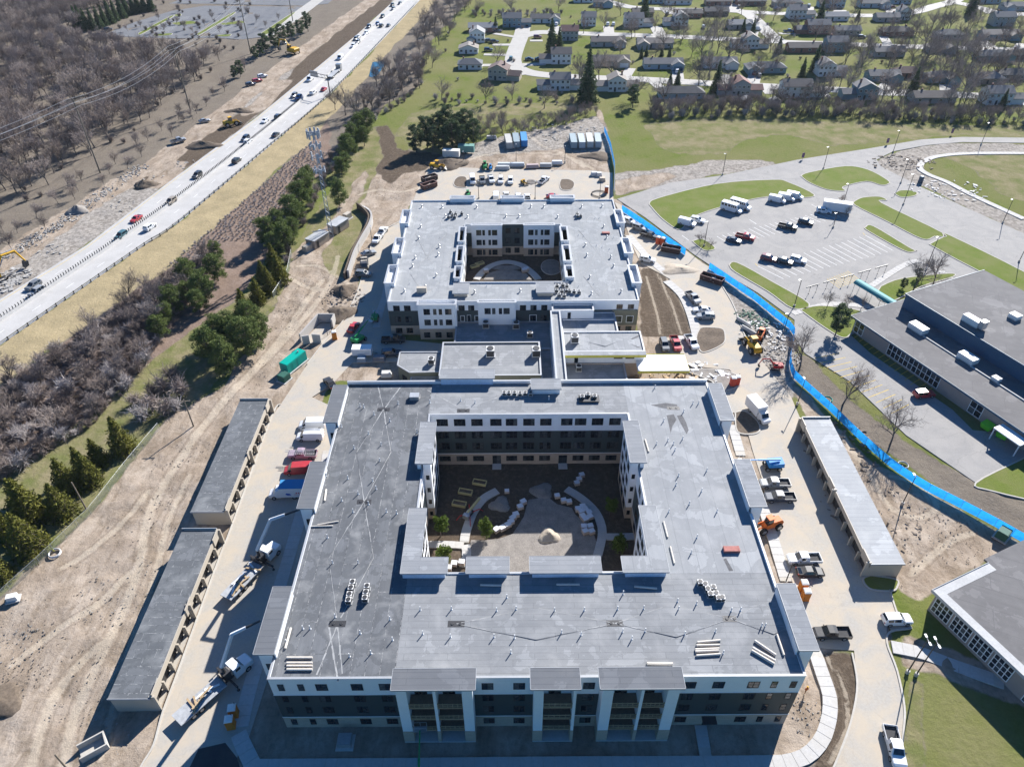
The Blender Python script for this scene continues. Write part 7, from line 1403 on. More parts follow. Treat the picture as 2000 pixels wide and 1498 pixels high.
for x, y, L, l, c in ((985,325,5,'stack of pipes behind the rear lot',(.5,.55,.58)),(1010,325,5.5,'grey pipe bundle behind the rear lot',(.45,.5,.55)),(1040,328,4.6,'pallet stack with pink wrap behind the rear lot',(.45,.36,.36)),(1066,326,4.5,'long timber stack behind the rear lot',(.45,.46,.46)),(1088,321,4,'white box stack at the yard mouth',(.62,.66,.7)),(982,331,5,'low board stack in front of the pipes',(.5,.52,.52)),(1160,343,2.2,'white crate nearer the yard fence',(.6,.62,.64)),(1170,344,2.0,'white crate beside the first near the yard fence',(.62,.62,.62)),(1176,354,2.2,'tan crate in the rear lot corner',(.6,.5,.38)),(707,706,2.2,'grey pump unit beside the trailer',(.3,.36,.42)),(741,704,3,'grey brick stack in the shade',(.2,.2,.22)),(755,735,2.4,'white slab bundle behind the roof edge',(.6,.6,.58)),(960,272,4,'tarp-covered heap beside the pines',(.5,.5,.5)),(1000,289,2.2,'pink and white pallet before the containers',(.55,.45,.42))):
    p = G(x, y); o = thing('material_stack', l, 'stack', (p.x,p.y,.03), rng.uniform(-.1,.1))
    for k in range(3): part(o, 'layer', 'matte_paint', lambda m: m.box(-L/2+.1*k,-.7+.04*k,.1+.4*k,L/2-.1*k,.7-.04*k,.48+.4*k), tuple(v*(1-.06*k) for v in c))
    part(o, 'pallet', 'raw_timber', lambda m: m.box(-L/2,-.7,0,L/2,.7,.1))
p = G(185, 1462); o = thing('concrete_vault', 'broken pale concrete vault tipped in the bottom earth', 'vault', (p.x,p.y,0), R(35))
for nm, q in (('wall',(-1.8,-1.2,0,1.8,-1.0,1.3)),('wall',(-1.8,1.0,0,1.8,1.2,1.3)),('wall',(1.6,-1.0,0,1.8,1.0,1.3)),('floor',(-1.8,-1.0,0,1.6,1.0,.2))): part(o, nm, 'kerb_concrete', lambda m: m.box(*q))
# ================================================================ houses
RC = {'grey':(.17,.17,.175),'dark':(.075,.075,.08),'brown':(.135,.11,.095),'beige':(.27,.235,.205),'red':(.22,.075,.055),'maroon':(.12,.055,.045),'pale':(.36,.36,.36),'slate':(.11,.125,.145)}
def shingle():
    m, t, b = nodes_of('shingle_roof'); oi = N(t, 'ShaderNodeObjectInfo'); P = pos(t); n1 = noise(t, P, 3.5, 4, .7); n2 = noise(t, P, .5, 3)
    w_ = N(t, 'ShaderNodeTexWave', bands_direction='Z'); w_.inputs['Scale'].default_value = 4.0; w_.inputs['Distortion'].default_value = 1.0; t.links.new(P, w_.inputs[0])
    c = mixc(t, mth(t,'MULTIPLY',n1,.5), oi.outputs['Color'], (.05,.05,.05)); c = mixc(t, mth(t,'MULTIPLY',n2,.3), c, (.3,.29,.27)); c = mixc(t, mth(t,'MULTIPLY',w_.outputs['Fac'],.15), c, (.03,.03,.03))
    t.links.new(c, b.inputs['Base Color']); b.inputs['Roughness'].default_value = .9
shingle()
HW_ = {'white':(.66,.67,.67),'brick':None,'teal':(.16,.26,.30),'tan':(.42,.37,.30),'grey':(.33,.34,.35),'blue':(.28,.38,.46),'brownw':(.22,.17,.14)}
def gable(mbw, mbr, x0, y0, x1, y1, h, rise, axis, ov=.45):
    "walls with gables and a two-pitch roof with real thickness"
    t_ = .22
    if axis == 'x':
        ym = (y0+y1)/2; mbw.add([(x0,y0,-.3),(x1,y0,-.3),(x1,y1,-.3),(x0,y1,-.3),(x0,y0,h),(x1,y0,h),(x1,y1,h),(x0,y1,h),(x0,ym,h+rise),(x1,ym,h+rise)], [(0,1,5,4),(2,3,7,6),(1,2,6,9,5),(3,0,4,8,7)])
        k = rise/((y1-y0)/2)
        for s, ya in ((-1,y0),(1,y1)):
            ye = ya+s*ov; ze = h-ov*k; q = [(x0-ov,ye,ze),(x1+ov,ye,ze),(x1+ov,ym,h+rise),(x0-ov,ym,h+rise)]; mbr.add(q+[(a,b_,c+t_) for a,b_,c in q], [(0,1,2,3),(7,6,5,4),(0,4,5,1),(1,5,6,2),(3,7,4,0)])
    else:
        xm = (x0+x1)/2; mbw.add([(x0,y0,-.3),(x1,y0,-.3),(x1,y1,-.3),(x0,y1,-.3),(x0,y0,h),(x1,y0,h),(x1,y1,h),(x0,y1,h),(xm,y0,h+rise),(xm,y1,h+rise)], [(0,1,5,8,4),(2,3,7,9,6),(1,2,6,5),(3,0,4,7)])
        k = rise/((x1-x0)/2)
        for s, xa in ((-1,x0),(1,x1)):
            xe = xa+s*ov; ze = h-ov*k; q = [(xe,y0-ov,ze),(xe,y1+ov,ze),(xm,y1+ov,h+rise),(xm,y0-ov,h+rise)]; mbr.add(q+[(a,b_,c+t_) for a,b_,c in q], [(3,2,1,0),(4,5,6,7),(0,1,5,4),(1,2,6,5),(3,0,4,7)])
def hip(mbw, mbr, x0, y0, x1, y1, h, rise, ov=.45):
    mbw.add([(x0,y0,-.3),(x1,y0,-.3),(x1,y1,-.3),(x0,y1,-.3),(x0,y0,h),(x1,y0,h),(x1,y1,h),(x0,y1,h)], [(0,1,5,4),(1,2,6,5),(2,3,7,6),(3,0,4,7)])
    X0, Y0, X1, Y1 = x0-ov, y0-ov, x1+ov, y1+ov; d = min(X1-X0, Y1-Y0)/2; 
    if X1-X0 >= Y1-Y0: a, c = (X0+d,(Y0+Y1)/2,h+rise), (X1-d,(Y0+Y1)/2,h+rise)
    else: a, c = ((X0+X1)/2,Y0+d,h+rise), ((X0+X1)/2,Y1-d,h+rise)
    v = [(X0,Y0,h-.05),(X1,Y0,h-.05),(X1,Y1,h-.05),(X0,Y1,h-.05),a,c]; 
    mbr.add(v, [(0,1,5,4),(1,2,5),(2,3,4,5),(3,0,4)] if X1-X0 >= Y1-Y0 else [(0,1,4),(1,2,5,4),(2,3,5),(3,0,4,5)]); mbr.add([(X0,Y0,h-.25),(X1,Y0,h-.25),(X1,Y1,h-.25),(X0,Y1,h-.25),(X0,Y0,h-.06),(X1,Y0,h-.06),(X1,Y1,h-.06),(X0,Y1,h-.06)], [(3,2,1,0),(0,1,5,4),(1,2,6,5),(2,3,7,6),(3,0,4,7)])
GDOOR = {}
def house(px, py, kind, roof, wall, w_=None, ang=0, wing=0, garage=None, flip=False, label=None, chim=True):
    """kind: r ranch gable, h ranch hip, t two-storey; wing: -1/1 a lower wing on that side"""
    p = G(px, py); p.x += 0; o = thing('house', label, 'house', (p.x, p.y+4, 0), R(ang), 'houses of the neighbourhood'); o.scale = (.9,.9,.92)
    two = kind == 't'; W_ = w_ or (12 if two else 19); D_ = 8.5 if two else 8.0; H_ = 5.3 if two else 2.7; rise = 2.3 if two else 1.9
    wm = 'red_brick' if wall == 'brick' else 'matte_paint'; wc = HW_[wall]
    mw, mr = MB(), MB()
    if kind == 'h': hip(mw, mr, -W_/2, -D_/2, W_/2, D_/2, H_, rise+.3)
    else: gable(mw, mr, -W_/2, -D_/2, W_/2, D_/2, H_, rise, 'y' if flip else 'x')
    a = mw.build('wall', wm, o); a.color = (*(wc or (1,1,1)), 1); b_ = mr.build('roof', 'shingle_roof', o); b_.color = (*RC[roof], 1)
    if chim: mb = MB(); cx = W_*.28*(1 if int(px)%2 else -1); mb.box(cx-.4,.4,H_,cx+.4,1.1,H_+rise+.9); mb.build('chimney', 'red_brick', b_)
    def wing_(x0, y0, x1, y1, h, rise_, ax, wallm=None):
        m1, m2 = MB(), MB(); gable(m1, m2, x0, y0, x1, y1, h, rise_, ax); q = m1.build('wing_wall', wallm or wm, o); q.color = (*(wc or (1,1,1)), 1); q = m2.build('wing_roof', 'shingle_roof', o); q.color = (*RC[roof], 1)
    if two and wing:
        for s in ((wing,) if abs(wing) == 1 else (-1,1)): wing_(*(sorted((s*(W_/2-.02), s*(W_/2+6.5)))[0], -3.4, sorted((s*(W_/2-.02), s*(W_/2+6.5)))[1], 3.4), 2.6, 1.6, 'x')
        gx = (1 if wing > 0 else -1)*(W_/2+3.4); gy = -3.4
    elif wing:
        s = wing; x0, x1 = sorted((s*(W_/2-6.5), s*(W_/2+.1))); wing_(x0, -D_/2-3.2, x1, .0, 2.72, 1.75, 'y'); gx = (x0+x1)/2; gy = -D_/2-3.2
    else: gx = W_/2-2.6; gy = -D_/2
    if garage:
        mb = MB(); mb.box(gx-2.3,gy-.06,0,gx+2.3,gy+.02,2.2); q = mb.build('garage_door', 'matte_paint', o); q.color = (*HW_[garage], 1)
    xs = [-W_/2+W_*(i+.5)/4 for i in range(4)]
    for i, x in enumerate(xs):
        if abs(x-gx) < 3.4 and not two and (wing or garage): continue
        if i == 1: mb = MB(); mb.box(x-.5,-D_/2-.05,0,x+.5,-D_/2+.02,2.1); q = mb.build('door', 'dark_metal', o)
        else: window(o, x, -D_/2, .9, 1.5, 1.2, 0, 2, 1, frame='white_trim')
        if two: window(o, x, -D_/2, 3.5, 1.2, 1.3, 0, 2, 1, frame='white_trim')
    for s in (-1, 1):
        if s != (1 if wing > 0 else -1 if wing < 0 else 0): window(o, s*W_/2, 0, .9 if not two else 3.5, 1.2, 1.2, R(90)*s, 2, 1, frame='white_trim')
    return o
HL = [
 (1000,54,'t','grey','teal',12,0,1,None,0,'grey-roofed teal two-storey house with a lower wing at the head of the cul-de-sac'),
 (1065,46,'r','dark','white',19,0,1,'blue',0,'dark-roofed white ranch house with two forward gables at the cul-de-sac end'),
 (943,64,'r','pale','brick',18,0,0,None,0,'pale-roofed ranch house with brick end behind the white two-storey one'),
 (932,84,'t','pale','white',9,0,0,None,1,'white two-storey house with a white roof set end-on to the cul-de-sac'),
 (915,106,'r','beige','white',11,0,0,None,1,'beige-roofed gable house between the white-roofed and dark hip houses'),
 (918,137,'h','slate','white',13,0,0,None,0,'white house with a dark slate hip roof at the cul-de-sac lawn'),
 (975,158,'t','maroon','tan',10,-12,1,None,1,'dark red-roofed tan house with terrace nearest the meadow'),
 (1113,80,'t','red','grey',10,0,0,None,0,'red-roofed grey two-storey house with a front gable beyond the big spruce'),
 (1096,126,'t','brown','white',11,0,-1,None,0,'brown-roofed white two-storey house with long porch on the bend'),
 (1094,178,'t','grey','white',10,0,-2,None,0,'grey-roofed white two-storey house with side wings backing on the meadow'),
 (1140,6,'r','grey','white',14,0,0,None,0,'white ranch house at the edge of the far dry field'),
 (1178,14,'r','dark','blue',13,0,1,None,0,'dark-roofed blue-white house at the far street corner'),
 (1150,52,'t','grey','white',9,0,0,None,0,'white two-storey house with dark porch west of the double driveway'),
 (1238,54,'t','grey','white',12,0,1,'white',0,'white and dark two-storey house with brown garage wing'),
 (1256,34,'r','brown','brownw',14,0,0,None,0,'brown house half hidden by the tall far spruce'),
 (1325,10,'r','slate','white',19,0,0,None,0,'slate-roofed white ranch house on the far street'),
 (1276,8,'r','dark','blue',14,0,0,None,0,'blue-white ranch house left of the slate ranch on the far street'),
 (1345,36,'r','brown','brick',18,0,0,None,0,'brown brick ranch house behind the white gable house'),
 (1330,52,'t','grey','white',9,0,-1,None,1,'white gable house with a low grey wing by the bare maple'),
 (1404,12,'r','brown','brick',18,0,0,None,0,'brown-roofed brick ranch house left of the street corner'),
 (1400,32,'r','dark','brownw',16,0,0,None,0,'dark ranch house screened by bare trees'),
 (1188,92,'r','brown','grey',20,0,1,'white',0,'brown-roofed ranch house with a white porch strip'),
 (1280,95,'r','beige','grey',21,0,-1,None,0,'beige-grey ranch house with bushy corner beyond the yellow lawn'),
 (1190,130,'r','brown','tan',22,0,1,'white',0,'brown-roofed tan ranch house behind two bare street trees'),
 (1296,136,'r','grey','blue',21,0,1,'teal',0,'grey ranch house with teal garage door and hedge of small conifers'),
 (1205,180,'t','beige','white',9,0,2,None,1,'white end-gabled two-storey house with beige roof and two wings'),
 (1332,194,'h','dark','blue',22,0,0,None,0,'long dark hip-roofed house with patio backing on the tree line'),
 (1407,134,'r','grey','white',18,0,1,'white',0,'grey house behind the spreading bare tree'),
 (1468,12,'r','dark','brick',20,0,0,None,0,'dark-roofed ranch house right of the far street corner'),
 (1540,14,'h','grey','grey',20,0,0,None,0,'grey hip-roofed ranch house on the far street'),
 (1634,16,'t','brown','blue',11,0,-1,'grey',0,'brown-roofed blue two-storey house with pale drive'),
 (1708,16,'r','grey','blue',20,0,1,'white',0,'grey ranch house with blue-white front and broad drive'),
 (1557,38,'t','grey','white',11,0,1,None,0,'white two-storey house on the corner lawn beside a conifer'),
 (1632,42,'r','pale','white',17,0,0,None,0,'low pale-roofed white ranch house'),
 (1446,58,'r','pale','grey',15,0,1,'white',0,'small pale-roofed ranch house between clipped conifers'),
 (1598,68,'t','grey','brick',14,0,-1,None,0,'long two-storey house with white balcony line and garage wing'),
 (1656,70,'r','grey','tan',16,0,0,None,0,'grey ranch house beside the long two-storey one'),
 (1466,96,'t','beige','white',9,0,2,None,1,'end-gabled white house with beige roof and red wing'),
 (1573,104,'r','brown','brick',19,0,0,None,0,'brown-roofed ranch house with patio in the middle block'),
 (1634,103,'t','grey','teal',12,0,0,None,0,'teal two-storey house with grey roof'),
 (1497,144,'h','slate','teal',21,0,-1,'blue',0,'slate ranch house with blue garage and two parked cars'),
 (1614,150,'t','grey','white',9,0,1,None,1,'white end-gabled house behind dark conifers'),
 (1446,188,'t','red','grey',9,0,2,None,1,'red-roofed grey house with two red wings at the tree line'),
 (1556,192,'t','brown','white',14,0,1,None,0,'white two-storey house with brown roof and brown garage at the tree line'),
 (1692,196,'t','grey','teal',10,0,-1,None,1,'teal and white house half hidden at the tree line'),
 (1762,9,'r','dark','blue',13,0,0,None,0,'blue house with dark roof by the far bend'),
 (1735,44,'r','grey','grey',15,0,0,None,0,'grey ranch house left of the small white gable house'),
 (1766,40,'t','grey','white',7,0,0,None,1,'small white gable house on the far bend'),
 (1755,72,'h','brown','brick',19,0,0,None,0,'brown hip-roofed ranch house with pale drive'),
 (1858,78,'h','grey','grey',16,0,0,None,0,'grey hip house lost among bare trees'),
 (1840,104,'h','beige','grey',15,0,1,None,0,'beige-grey hip-roofed house below the middle street'),
 (1738,112,'r','grey','grey',17,0,0,None,0,'grey ranch house below the middle street bushes'),
 (1776,154,'h','maroon','brick',14,0,0,None,0,'maroon hip-roofed brick house on a green lawn'),
 (1842,163,'h','grey','teal',15,0,1,'teal',0,'grey hip house with teal garage beside the maroon one'),
 (1935,165,'h','grey','brownw',14,0,0,None,0,'grey hip house with white van drive'),
 (1960,52,'t','grey','grey',13,0,0,None,0,'grey two-storey house above the long pale ranch'),
 (1955,78,'r','beige','teal',22,0,1,None,0,'long beige-roofed ranch house on the bright far lawn'),
 (1982,22,'r','grey','grey',15,0,-1,'blue',0,'grey house with wide garage at the far right street'),
 (1944,120,'h','slate','teal',18,0,1,None,0,'slate hip-roofed house with white lean-to'),
 (1998,118,'h','brown','brick',13,0,0,None,0,'brown hip house beside the slate one'),
 (1986,158,'h','dark','brownw',18,0,0,None,0,'big dark hip-roofed house on the near street lawn'),
 (1950,206,'t','grey','white',12,0,1,'white',0,'grey-roofed white house with low white shed wing at the tree line'),
 (1826,203,'r','brown','grey',20,0,0,None,0,'brown-grey ranch house half hidden at the tree line'),
 (1728,160,'r','grey','teal',16,0,1,'teal',0,'grey house with teal garage behind bare trunks'),
 (1930,8,'r','slate','blue',18,0,0,None,0,'slate-roofed blue house at the far edge'),
]
for h_ in HL: house(*h_[:5], w_=h_[5], ang=h_[6], wing=h_[7], garage=h_[8], flip=bool(h_[9]), label=h_[10])
# sheds
for x, y, l in ((1457,203,'small pale-domed garden shed behind the red-winged house'),(1512,205,'low grey shed beside the tree line'),(920,84,'flat white shed beside the white two-storey house')):
    p = G(x, y); o = thing('shed', l, 'shed', (p.x,p.y,0)); a, c = MB(), MB(); gable(a, c, -2,-1.6,2,1.6,2.0,.9,'y'); q = a.build('wall','matte_paint',o); q.color = (.5,.5,.48,1); q = c.build('roof','shingle_roof',o); q.color = (.4,.4,.4,1); mb = MB(); mb.box(-.6,-1.65,0,.6,-1.6,1.8); mb.build('door','white_trim',o)
# driveways
def drive(a, c, wd=4.0): 
    P = [tuple(G(*a)[:2]), tuple(G(*c)[:2])]; mb = MB(); strip(mb, P, wd, -.3, .045); struct('driveway', mb, 'street_concrete')
for a, c, wd in (((940,128),(1003,127),4),((945,107),(1000,108),3.5),((962,88),(1004,88),4),((965,66),(1015,74),3.5),((1025,56),(1020,66),6),((1080,62),(1090,52),7),((1065,125),(1020,127),4.5),((1035,80),(1060,80),3.5),((1000,146),(1030,142),6),((1190,68),(1188,52),6),((1290,70),(1280,52),7),((1222,150),(1232,134),5),((1324,158),(1322,140),6),((1270,155),(1290,172),5),((1470,166),(1474,148),6),((1490,168),(1505,184),5),((1425,164),(1415,146),5),((1600,175),(1612,190),5),((1720,180),(1735,164),6),((1850,183),(1848,166),6),((1985,188),(1990,205),6),((1310,28),(1298,18),6),((1430,20),(1436,6),5),((1520,66),(1560,66),3.5),((1580,28),(1582,14),5),((1640,30),(1640,20),8),((1745,29),(1738,18),7),((1735,88),(1725,72),5),((1940,96),(1915,80),7),((1990,97),(1998,86),6),((1470,78),(1475,62),4)): drive(a, c, wd)
# ================================================================ trees
def bark(name, col): 
    m, t, b = nodes_of(name); n1 = noise(t, pos(t), 3.0, 4); oi = N(t,'ShaderNodeObjectInfo')
    c = mixc(t, n1, tuple(v*.7 for v in col), tuple(v*1.3 for v in col)); c = mixc(t, mth(t,'MULTIPLY',oi.outputs['Random'],.35), c, (.16,.135,.115)); t.links.new(c, b.inputs['Base Color']); b.inputs['Roughness'].default_value = .95; b.inputs['Specular IOR Level'].default_value = .1
bark('bark', (.13,.11,.098)); bark('twig', (.33,.275,.245)); bark('twig_pale', (.48,.44,.425)); bark('twig_dark', (.235,.19,.165))
def foliage(name, a, c, d):
    m, t, b = nodes_of(name); P = pos(t); n1 = noise(t, P, .9, 4, .6); n0 = noise(t, P, 5.0, 3, .7); oi = N(t,'ShaderNodeObjectInfo')
    col = mixc(t, ramp(t, n1, .35, .65), mixc(t, n0, a, c), mixc(t, n0, a, d)); col = mixc(t, mth(t,'MULTIPLY',oi.outputs['Random'],.25), col, d)
    tr = N(t,'ShaderNodeBsdfTranslucent'); mx = N(t,'ShaderNodeMixShader'); mx.inputs[0].default_value = .25; out = [n for n in t.nodes if n.type == 'OUTPUT_MATERIAL'][0]
    t.links.new(col, b.inputs['Base Color']); t.links.new(col, tr.inputs[0]); b.inputs['Roughness'].default_value = .8; b.inputs['Specular IOR Level'].default_value = .2; t.links.new(b.outputs[0], mx.inputs[1]); t.links.new(tr.outputs[0], mx.inputs[2]); t.links.new(mx.outputs[0], out.inputs[0])
foliage('needles_pine', (.055,.088,.024), (.125,.170,.045), (.180,.210,.065)); foliage('needles_spruce', (.075,.085,.015), (.140,.145,.025), (.200,.185,.035)); foliage('needles_dark', (.036,.062,.030), (.078,.115,.052), (.110,.150,.066)); foliage('leaf_green', (.045,.085,.012), (.10,.15,.025), (.14,.18,.035))
def rv(rr, s=1.0): return Vector((rr.gauss(0,1), rr.gauss(0,1), rr.gauss(0,1))).normalized()*s
def bare_tree_mesh(seed, h, spread=.55, limbs=5, dense=1.0, twr=.028, tmat='twig', trunk_frac=.28):
    rr = random.Random(seed); A_, B_ = MB(), MB()
    def branch(p, d, L, r, lvl):
        n = 3; pts = [p]; q = p
        for i in range(n):
            d = (d+rv(rr,.16)+Vector((0,0,.05))).normalized(); q = q+d*(L/n); pts.append(q)
        mb = A_ if lvl < 2 else B_; r1 = r*.45
        for i in range(n): mb.tube(pts[i], pts[i+1], r+(r1-r)*i/n, r+(r1-r)*(i+1)/n, 6 if lvl == 0 else 4 if lvl == 1 else 3, caps=False)
        if lvl >= 4: return
        k = (limbs, 6, 6, 4)[lvl] if lvl else limbs; k = max(2, int(k*(dense if lvl > 1 else 1)))
        for i in range(k):
            t_ = (.55 if lvl == 0 else .25)+(.45 if lvl == 0 else .75)*(i+rr.random()*.8)/k; j = min(int(t_*n), n-1); s = pts[j].lerp(pts[j+1], t_*n-j if t_*n-j < 1 else 1)
            side = d.cross(rv(rr)).normalized(); a = rr.uniform(.5,.95)*(spread/.55); nd = (d*math.cos(a)+side*math.sin(a)+Vector((0,0,.12))).normalized()
            branch(s, nd, L*(1.15 if lvl == 0 else rr.uniform(.42,.62)), max(r*(.55 if lvl == 0 else .42), twr), lvl+1)
        if lvl == 0: branch(pts[-1], (d+rv(rr,.2)).normalized(), L*1.2, r*.6, 1)
    branch(Vector((0,0,-.2)), Vector((0,0,1)), h*trunk_frac*1.25, h*.019, 0)
    zs = max(v[2] for v in B_.v); f = h/zs
    for M in (A_, B_): M.v = [(x*f, y*f, z*f) for x, y, z in M.v]
    return A_.mesh('trunk','bark'), B_.mesh('crown', tmat)
def shrub_mesh(seed, r, h, n=230, tmat='twig', w_=.022):
    rr = random.Random(seed); A_, B_ = MB(), MB()
    for i in range(9):
        a = rr.uniform(0,6.28); e = Vector((math.cos(a)*r*.5*rr.random(), math.sin(a)*r*.5*rr.random(), h*rr.uniform(.45,.7))); A_.tube((0.1*math.cos(a),.1*math.sin(a),-.1), e, .05,.03,4, caps=False)
        for j in range(n//9):
            s = e*rr.uniform(.02,1.0); a2 = rr.uniform(0,6.28); el = rr.uniform(.1,1.3); L = h*rr.uniform(.25,.5); q = s+Vector((math.cos(a2)*math.cos(el)*r/h*1.1, math.sin(a2)*math.cos(el)*r/h*1.1, math.sin(el)))*L; q.z = max(q.z, .1); B_.tube(s, q, w_, w_*.4, 3, caps=False)
            q2 = q+rv(rr, L*.5); q2.z = max(q2.z,.15); B_.tube(s.lerp(q,.6), q2, w_*.8, w_*.3, 3, caps=False)
    return A_.mesh('stem','bark'), B_.mesh('crown', tmat)
def tuft(mb, c, s, rr):
    a = rv(rr); b_ = a.cross(rv(rr)).normalized()
    mb.add([c-a*s-b_*s*.35, c+a*s-b_*s*.12, c+a*s*.9+b_*s*.4, c-a*s*.8+b_*s*.3], [(0,1,2,3)])
def pine_mesh(seed, h, r, mat, clumps=50, per=120, size=.20):
    rr = random.Random(seed); A_, B_ = MB(), MB(); A_.tube((0,0,-.2),(0,0,h*.9), h*.022, .05, 7)
    for i in range(clumps):
        t_ = .22+.78*(i/clumps); z = h*t_; prof = math.sin(math.pi*min(1,max(.0,(1-t_)*1.15+.08)))**.7 if t_ > .45 else .75+.25*t_/.45; R_ = r*prof*rr.uniform(.35,1.0); a = rr.uniform(0,6.28)
        c = Vector((R_*math.cos(a), R_*math.sin(a), z+rr.uniform(-.3,.3))); A_.tube((0,0,z-.4), c, .06,.03,4, caps=False); cr = r*rr.uniform(.28,.42)
        for j in range(per):
            v = rv(rr, cr*rr.random()**.4); v.z *= .55; tuft(B_, c+v, size*rr.uniform(.7,1.3), rr)
    return A_.mesh('trunk','bark'), B_.mesh('crown', mat)
def spruce_mesh(seed, h, r, mat, layers=17, size=.26):
    rr = random.Random(seed); A_, B_ = MB(), MB(); A_.tube((0,0,-.2),(0,0,h*.96), h*.02, .03, 7)
    for k in range(layers):
        t_ = k/(layers-1); z = h*(.05+.93*t_); R_ = r*(1-t_)**.85+.12; n = max(5, int(13*(1-t_)+5)); a0 = rr.random()*6
        for i in range(n):
            a = a0+6.283*i/n+rr.uniform(-.2,.2); L = R_*rr.uniform(.72,1.12); e = Vector((math.cos(a)*L, math.sin(a)*L, z-L*.22+rr.uniform(-.1,.15))); s = Vector((0,0,z+.1)); A_.tube(s, e, .025,.012,3, caps=False)
            for j in range(int(7+10*L/r)):
                p = s.lerp(e, rr.random()**.6); tuft(B_, p+rv(rr,.22*(1+L/r*.5)), size*rr.uniform(.7,1.35), rr)
    return A_.mesh('trunk','bark'), B_.mesh('crown', mat)
def leafy_mesh(seed, h, r, mat, n=1500, size=.16): 
    rr = random.Random(seed); A_, B_ = MB(), MB(); A_.tube((0,0,-.2),(0,0,h*.7), .09,.04,6)
    for k in range(16):
        a = rr.uniform(0,6.28); t_ = rr.random(); c = Vector((math.cos(a)*r*.6*rr.random(), math.sin(a)*r*.6*rr.random(), h*(.35+.55*t_))); A_.tube((0,0,h*.3), c, .035,.015,4, caps=False); cr = r*.5*(1.15-t_*.6)
        for j in range(n//16): tuft(B_, c+rv(rr, cr*rr.random()**.5), size*rr.uniform(.7,1.4), rr)
    return A_.mesh('trunk','bark'), B_.mesh('crown', mat)
SPEC = {}
def spec(name, lst): SPEC[name] = lst
spec('forest', [bare_tree_mesh(11+i, 11, .55, 6, .85, .036, 'twig' if i % 2 else 'twig_dark') for i in range(4)])
spec('maple', [bare_tree_mesh(31+i, 11.5, .62, 6, 1.0, .020, 'twig_dark', .30) for i in range(3)])
spec('hood', [bare_tree_mesh(51+i, 12, .62, 6, .85, .032, ('twig','twig_dark','twig')[i]) for i in range(3)])
spec('shrub', [shrub_mesh(71+i, 2.2, 2.6, 260, ('twig','twig_pale','twig_dark','twig')[i], .03) for i in range(4)])
spec('pine', [pine_mesh(91+i, 9.5, 3.3, 'needles_pine') for i in range(3)]); spec('pine_dark', [pine_mesh(95+i, 11, 2.9, 'needles_dark', 44, 100, .24) for i in range(2)])
spec('spruce', [spruce_mesh(101+i, 8.5, 3.2, 'needles_spruce', 16, .28) for i in range(2)]); spec('spruce_dark', [spruce_mesh(111+i, 13, 3.2, 'needles_dark', 18, .36) for i in range(2)]); spec('leafy', [leafy_mesh(121+i, 3.6, 1.5, 'leaf_green') for i in range(2)])
NM = {'forest':'bare_tree','maple':'bare_tree','hood':'bare_tree','shrub':'bare_shrub','pine':'pine_tree','pine_dark':'pine_tree','spruce':'spruce_tree','spruce_dark':'spruce_tree','leafy':'leafy_tree'}
TC = 0
PEND = []
def tree(kind, x, y, s=1.0, label='', group=None, squash=1.0, now=False):
    global TC
    if kind in ('forest','hood','maple','shrub') and not now:
        PEND.append((kind, x, y, s, label, group)); return
    TC += 1; v = SPEC[kind][TC % len(SPEC[kind])]; o = thing(NM[kind], label, 'shrub' if kind == 'shrub' else 'tree', (x, y, -.1), rng.uniform(0,6.28), group); k = s*rng.uniform(.9,1.1); o.scale = (k, k, k*squash*rng.uniform(.92,1.08))
    link('trunk' if kind != 'shrub' else 'stem', v[0], o); link('crown', v[1], o); return o
def at_px(kind, lst, label, group=None, s=1.0):
    for q in lst: p = G(q[0], q[1]); tree(kind, p.x, p.y, q[2] if len(q) > 2 else s, label, group)
def scatter(poly, n, md, seed=1, avoid=()):
    P = [tuple(G(*p)[:2]) for p in poly]; xs = [p[0] for p in P]; ys = [p[1] for p in P]; rr = random.Random(seed); out = []; tries = 0
    while len(out) < n and tries < n*60:
        tries += 1; x, y = rr.uniform(min(xs),max(xs)), rr.uniform(min(ys),max(ys))
        if not inside(P, np.array([x]), np.array([y]))[0]: continue
        if any((x-a)**2+(y-b_)**2 < md*md for a, b_ in out): continue
        out.append((x, y))
    return out
# evergreens
at_px('pine', [(427,548,.95),(402,588,.95),(371,560,.85),(392,612,.7),(342,612,.9),(330,634,.6),(316,658,.65),(425,510,.7),(368,590,.7)], 'dense green pine in the clump beside the reed bank', 'pines beside the reed bank')
at_px('pine', [(413,706,1.0),(452,676,1.0),(492,650,.95),(488,692,1.05),(446,728,1.05),(514,668,.8),(428,672,.85)], 'broad green pine in the clump overhanging the bare earth', 'pines overhanging the earth')
at_px('spruce', [(548,552,.95),(528,570,.95),(505,590,.9),(478,612,.85),(536,520,.8),(515,548,.7)], 'yellow-green conifer along the curved wire fence', 'conifers along the curved fence')
at_px('pine', [(525,478,1.05),(548,462,.95),(575,440,1.1),(590,415,1.05),(600,392,1.0),(604,366,.8),(560,488,.9),(575,468,.8),(540,500,.8)], 'dark green pine in the row left of the cell tower', 'pines left of the tower')
at_px('pine', [(664,402,.85)], 'single pine standing above the equipment shelters', None); at_px('pine', [(676,336,.8),(682,310,.95),(690,290,1.0),(704,270,1.0),(718,262,1.0),(668,345,.7),(712,285,.8)], 'green pine in the row rising behind the cell tower', 'pines behind the tower')
at_px('pine_dark', [(814,300,1.0),(835,288,1.05),(858,283,1.15),(874,278,1.1),(895,282,1.1),(912,275,1.05),(846,296,.95),(884,290,1.0),(868,296,.9),(925,283,.9),(902,292,.9)], 'tall dark pine in the clump behind the site trailers', 'pines behind the trailers')
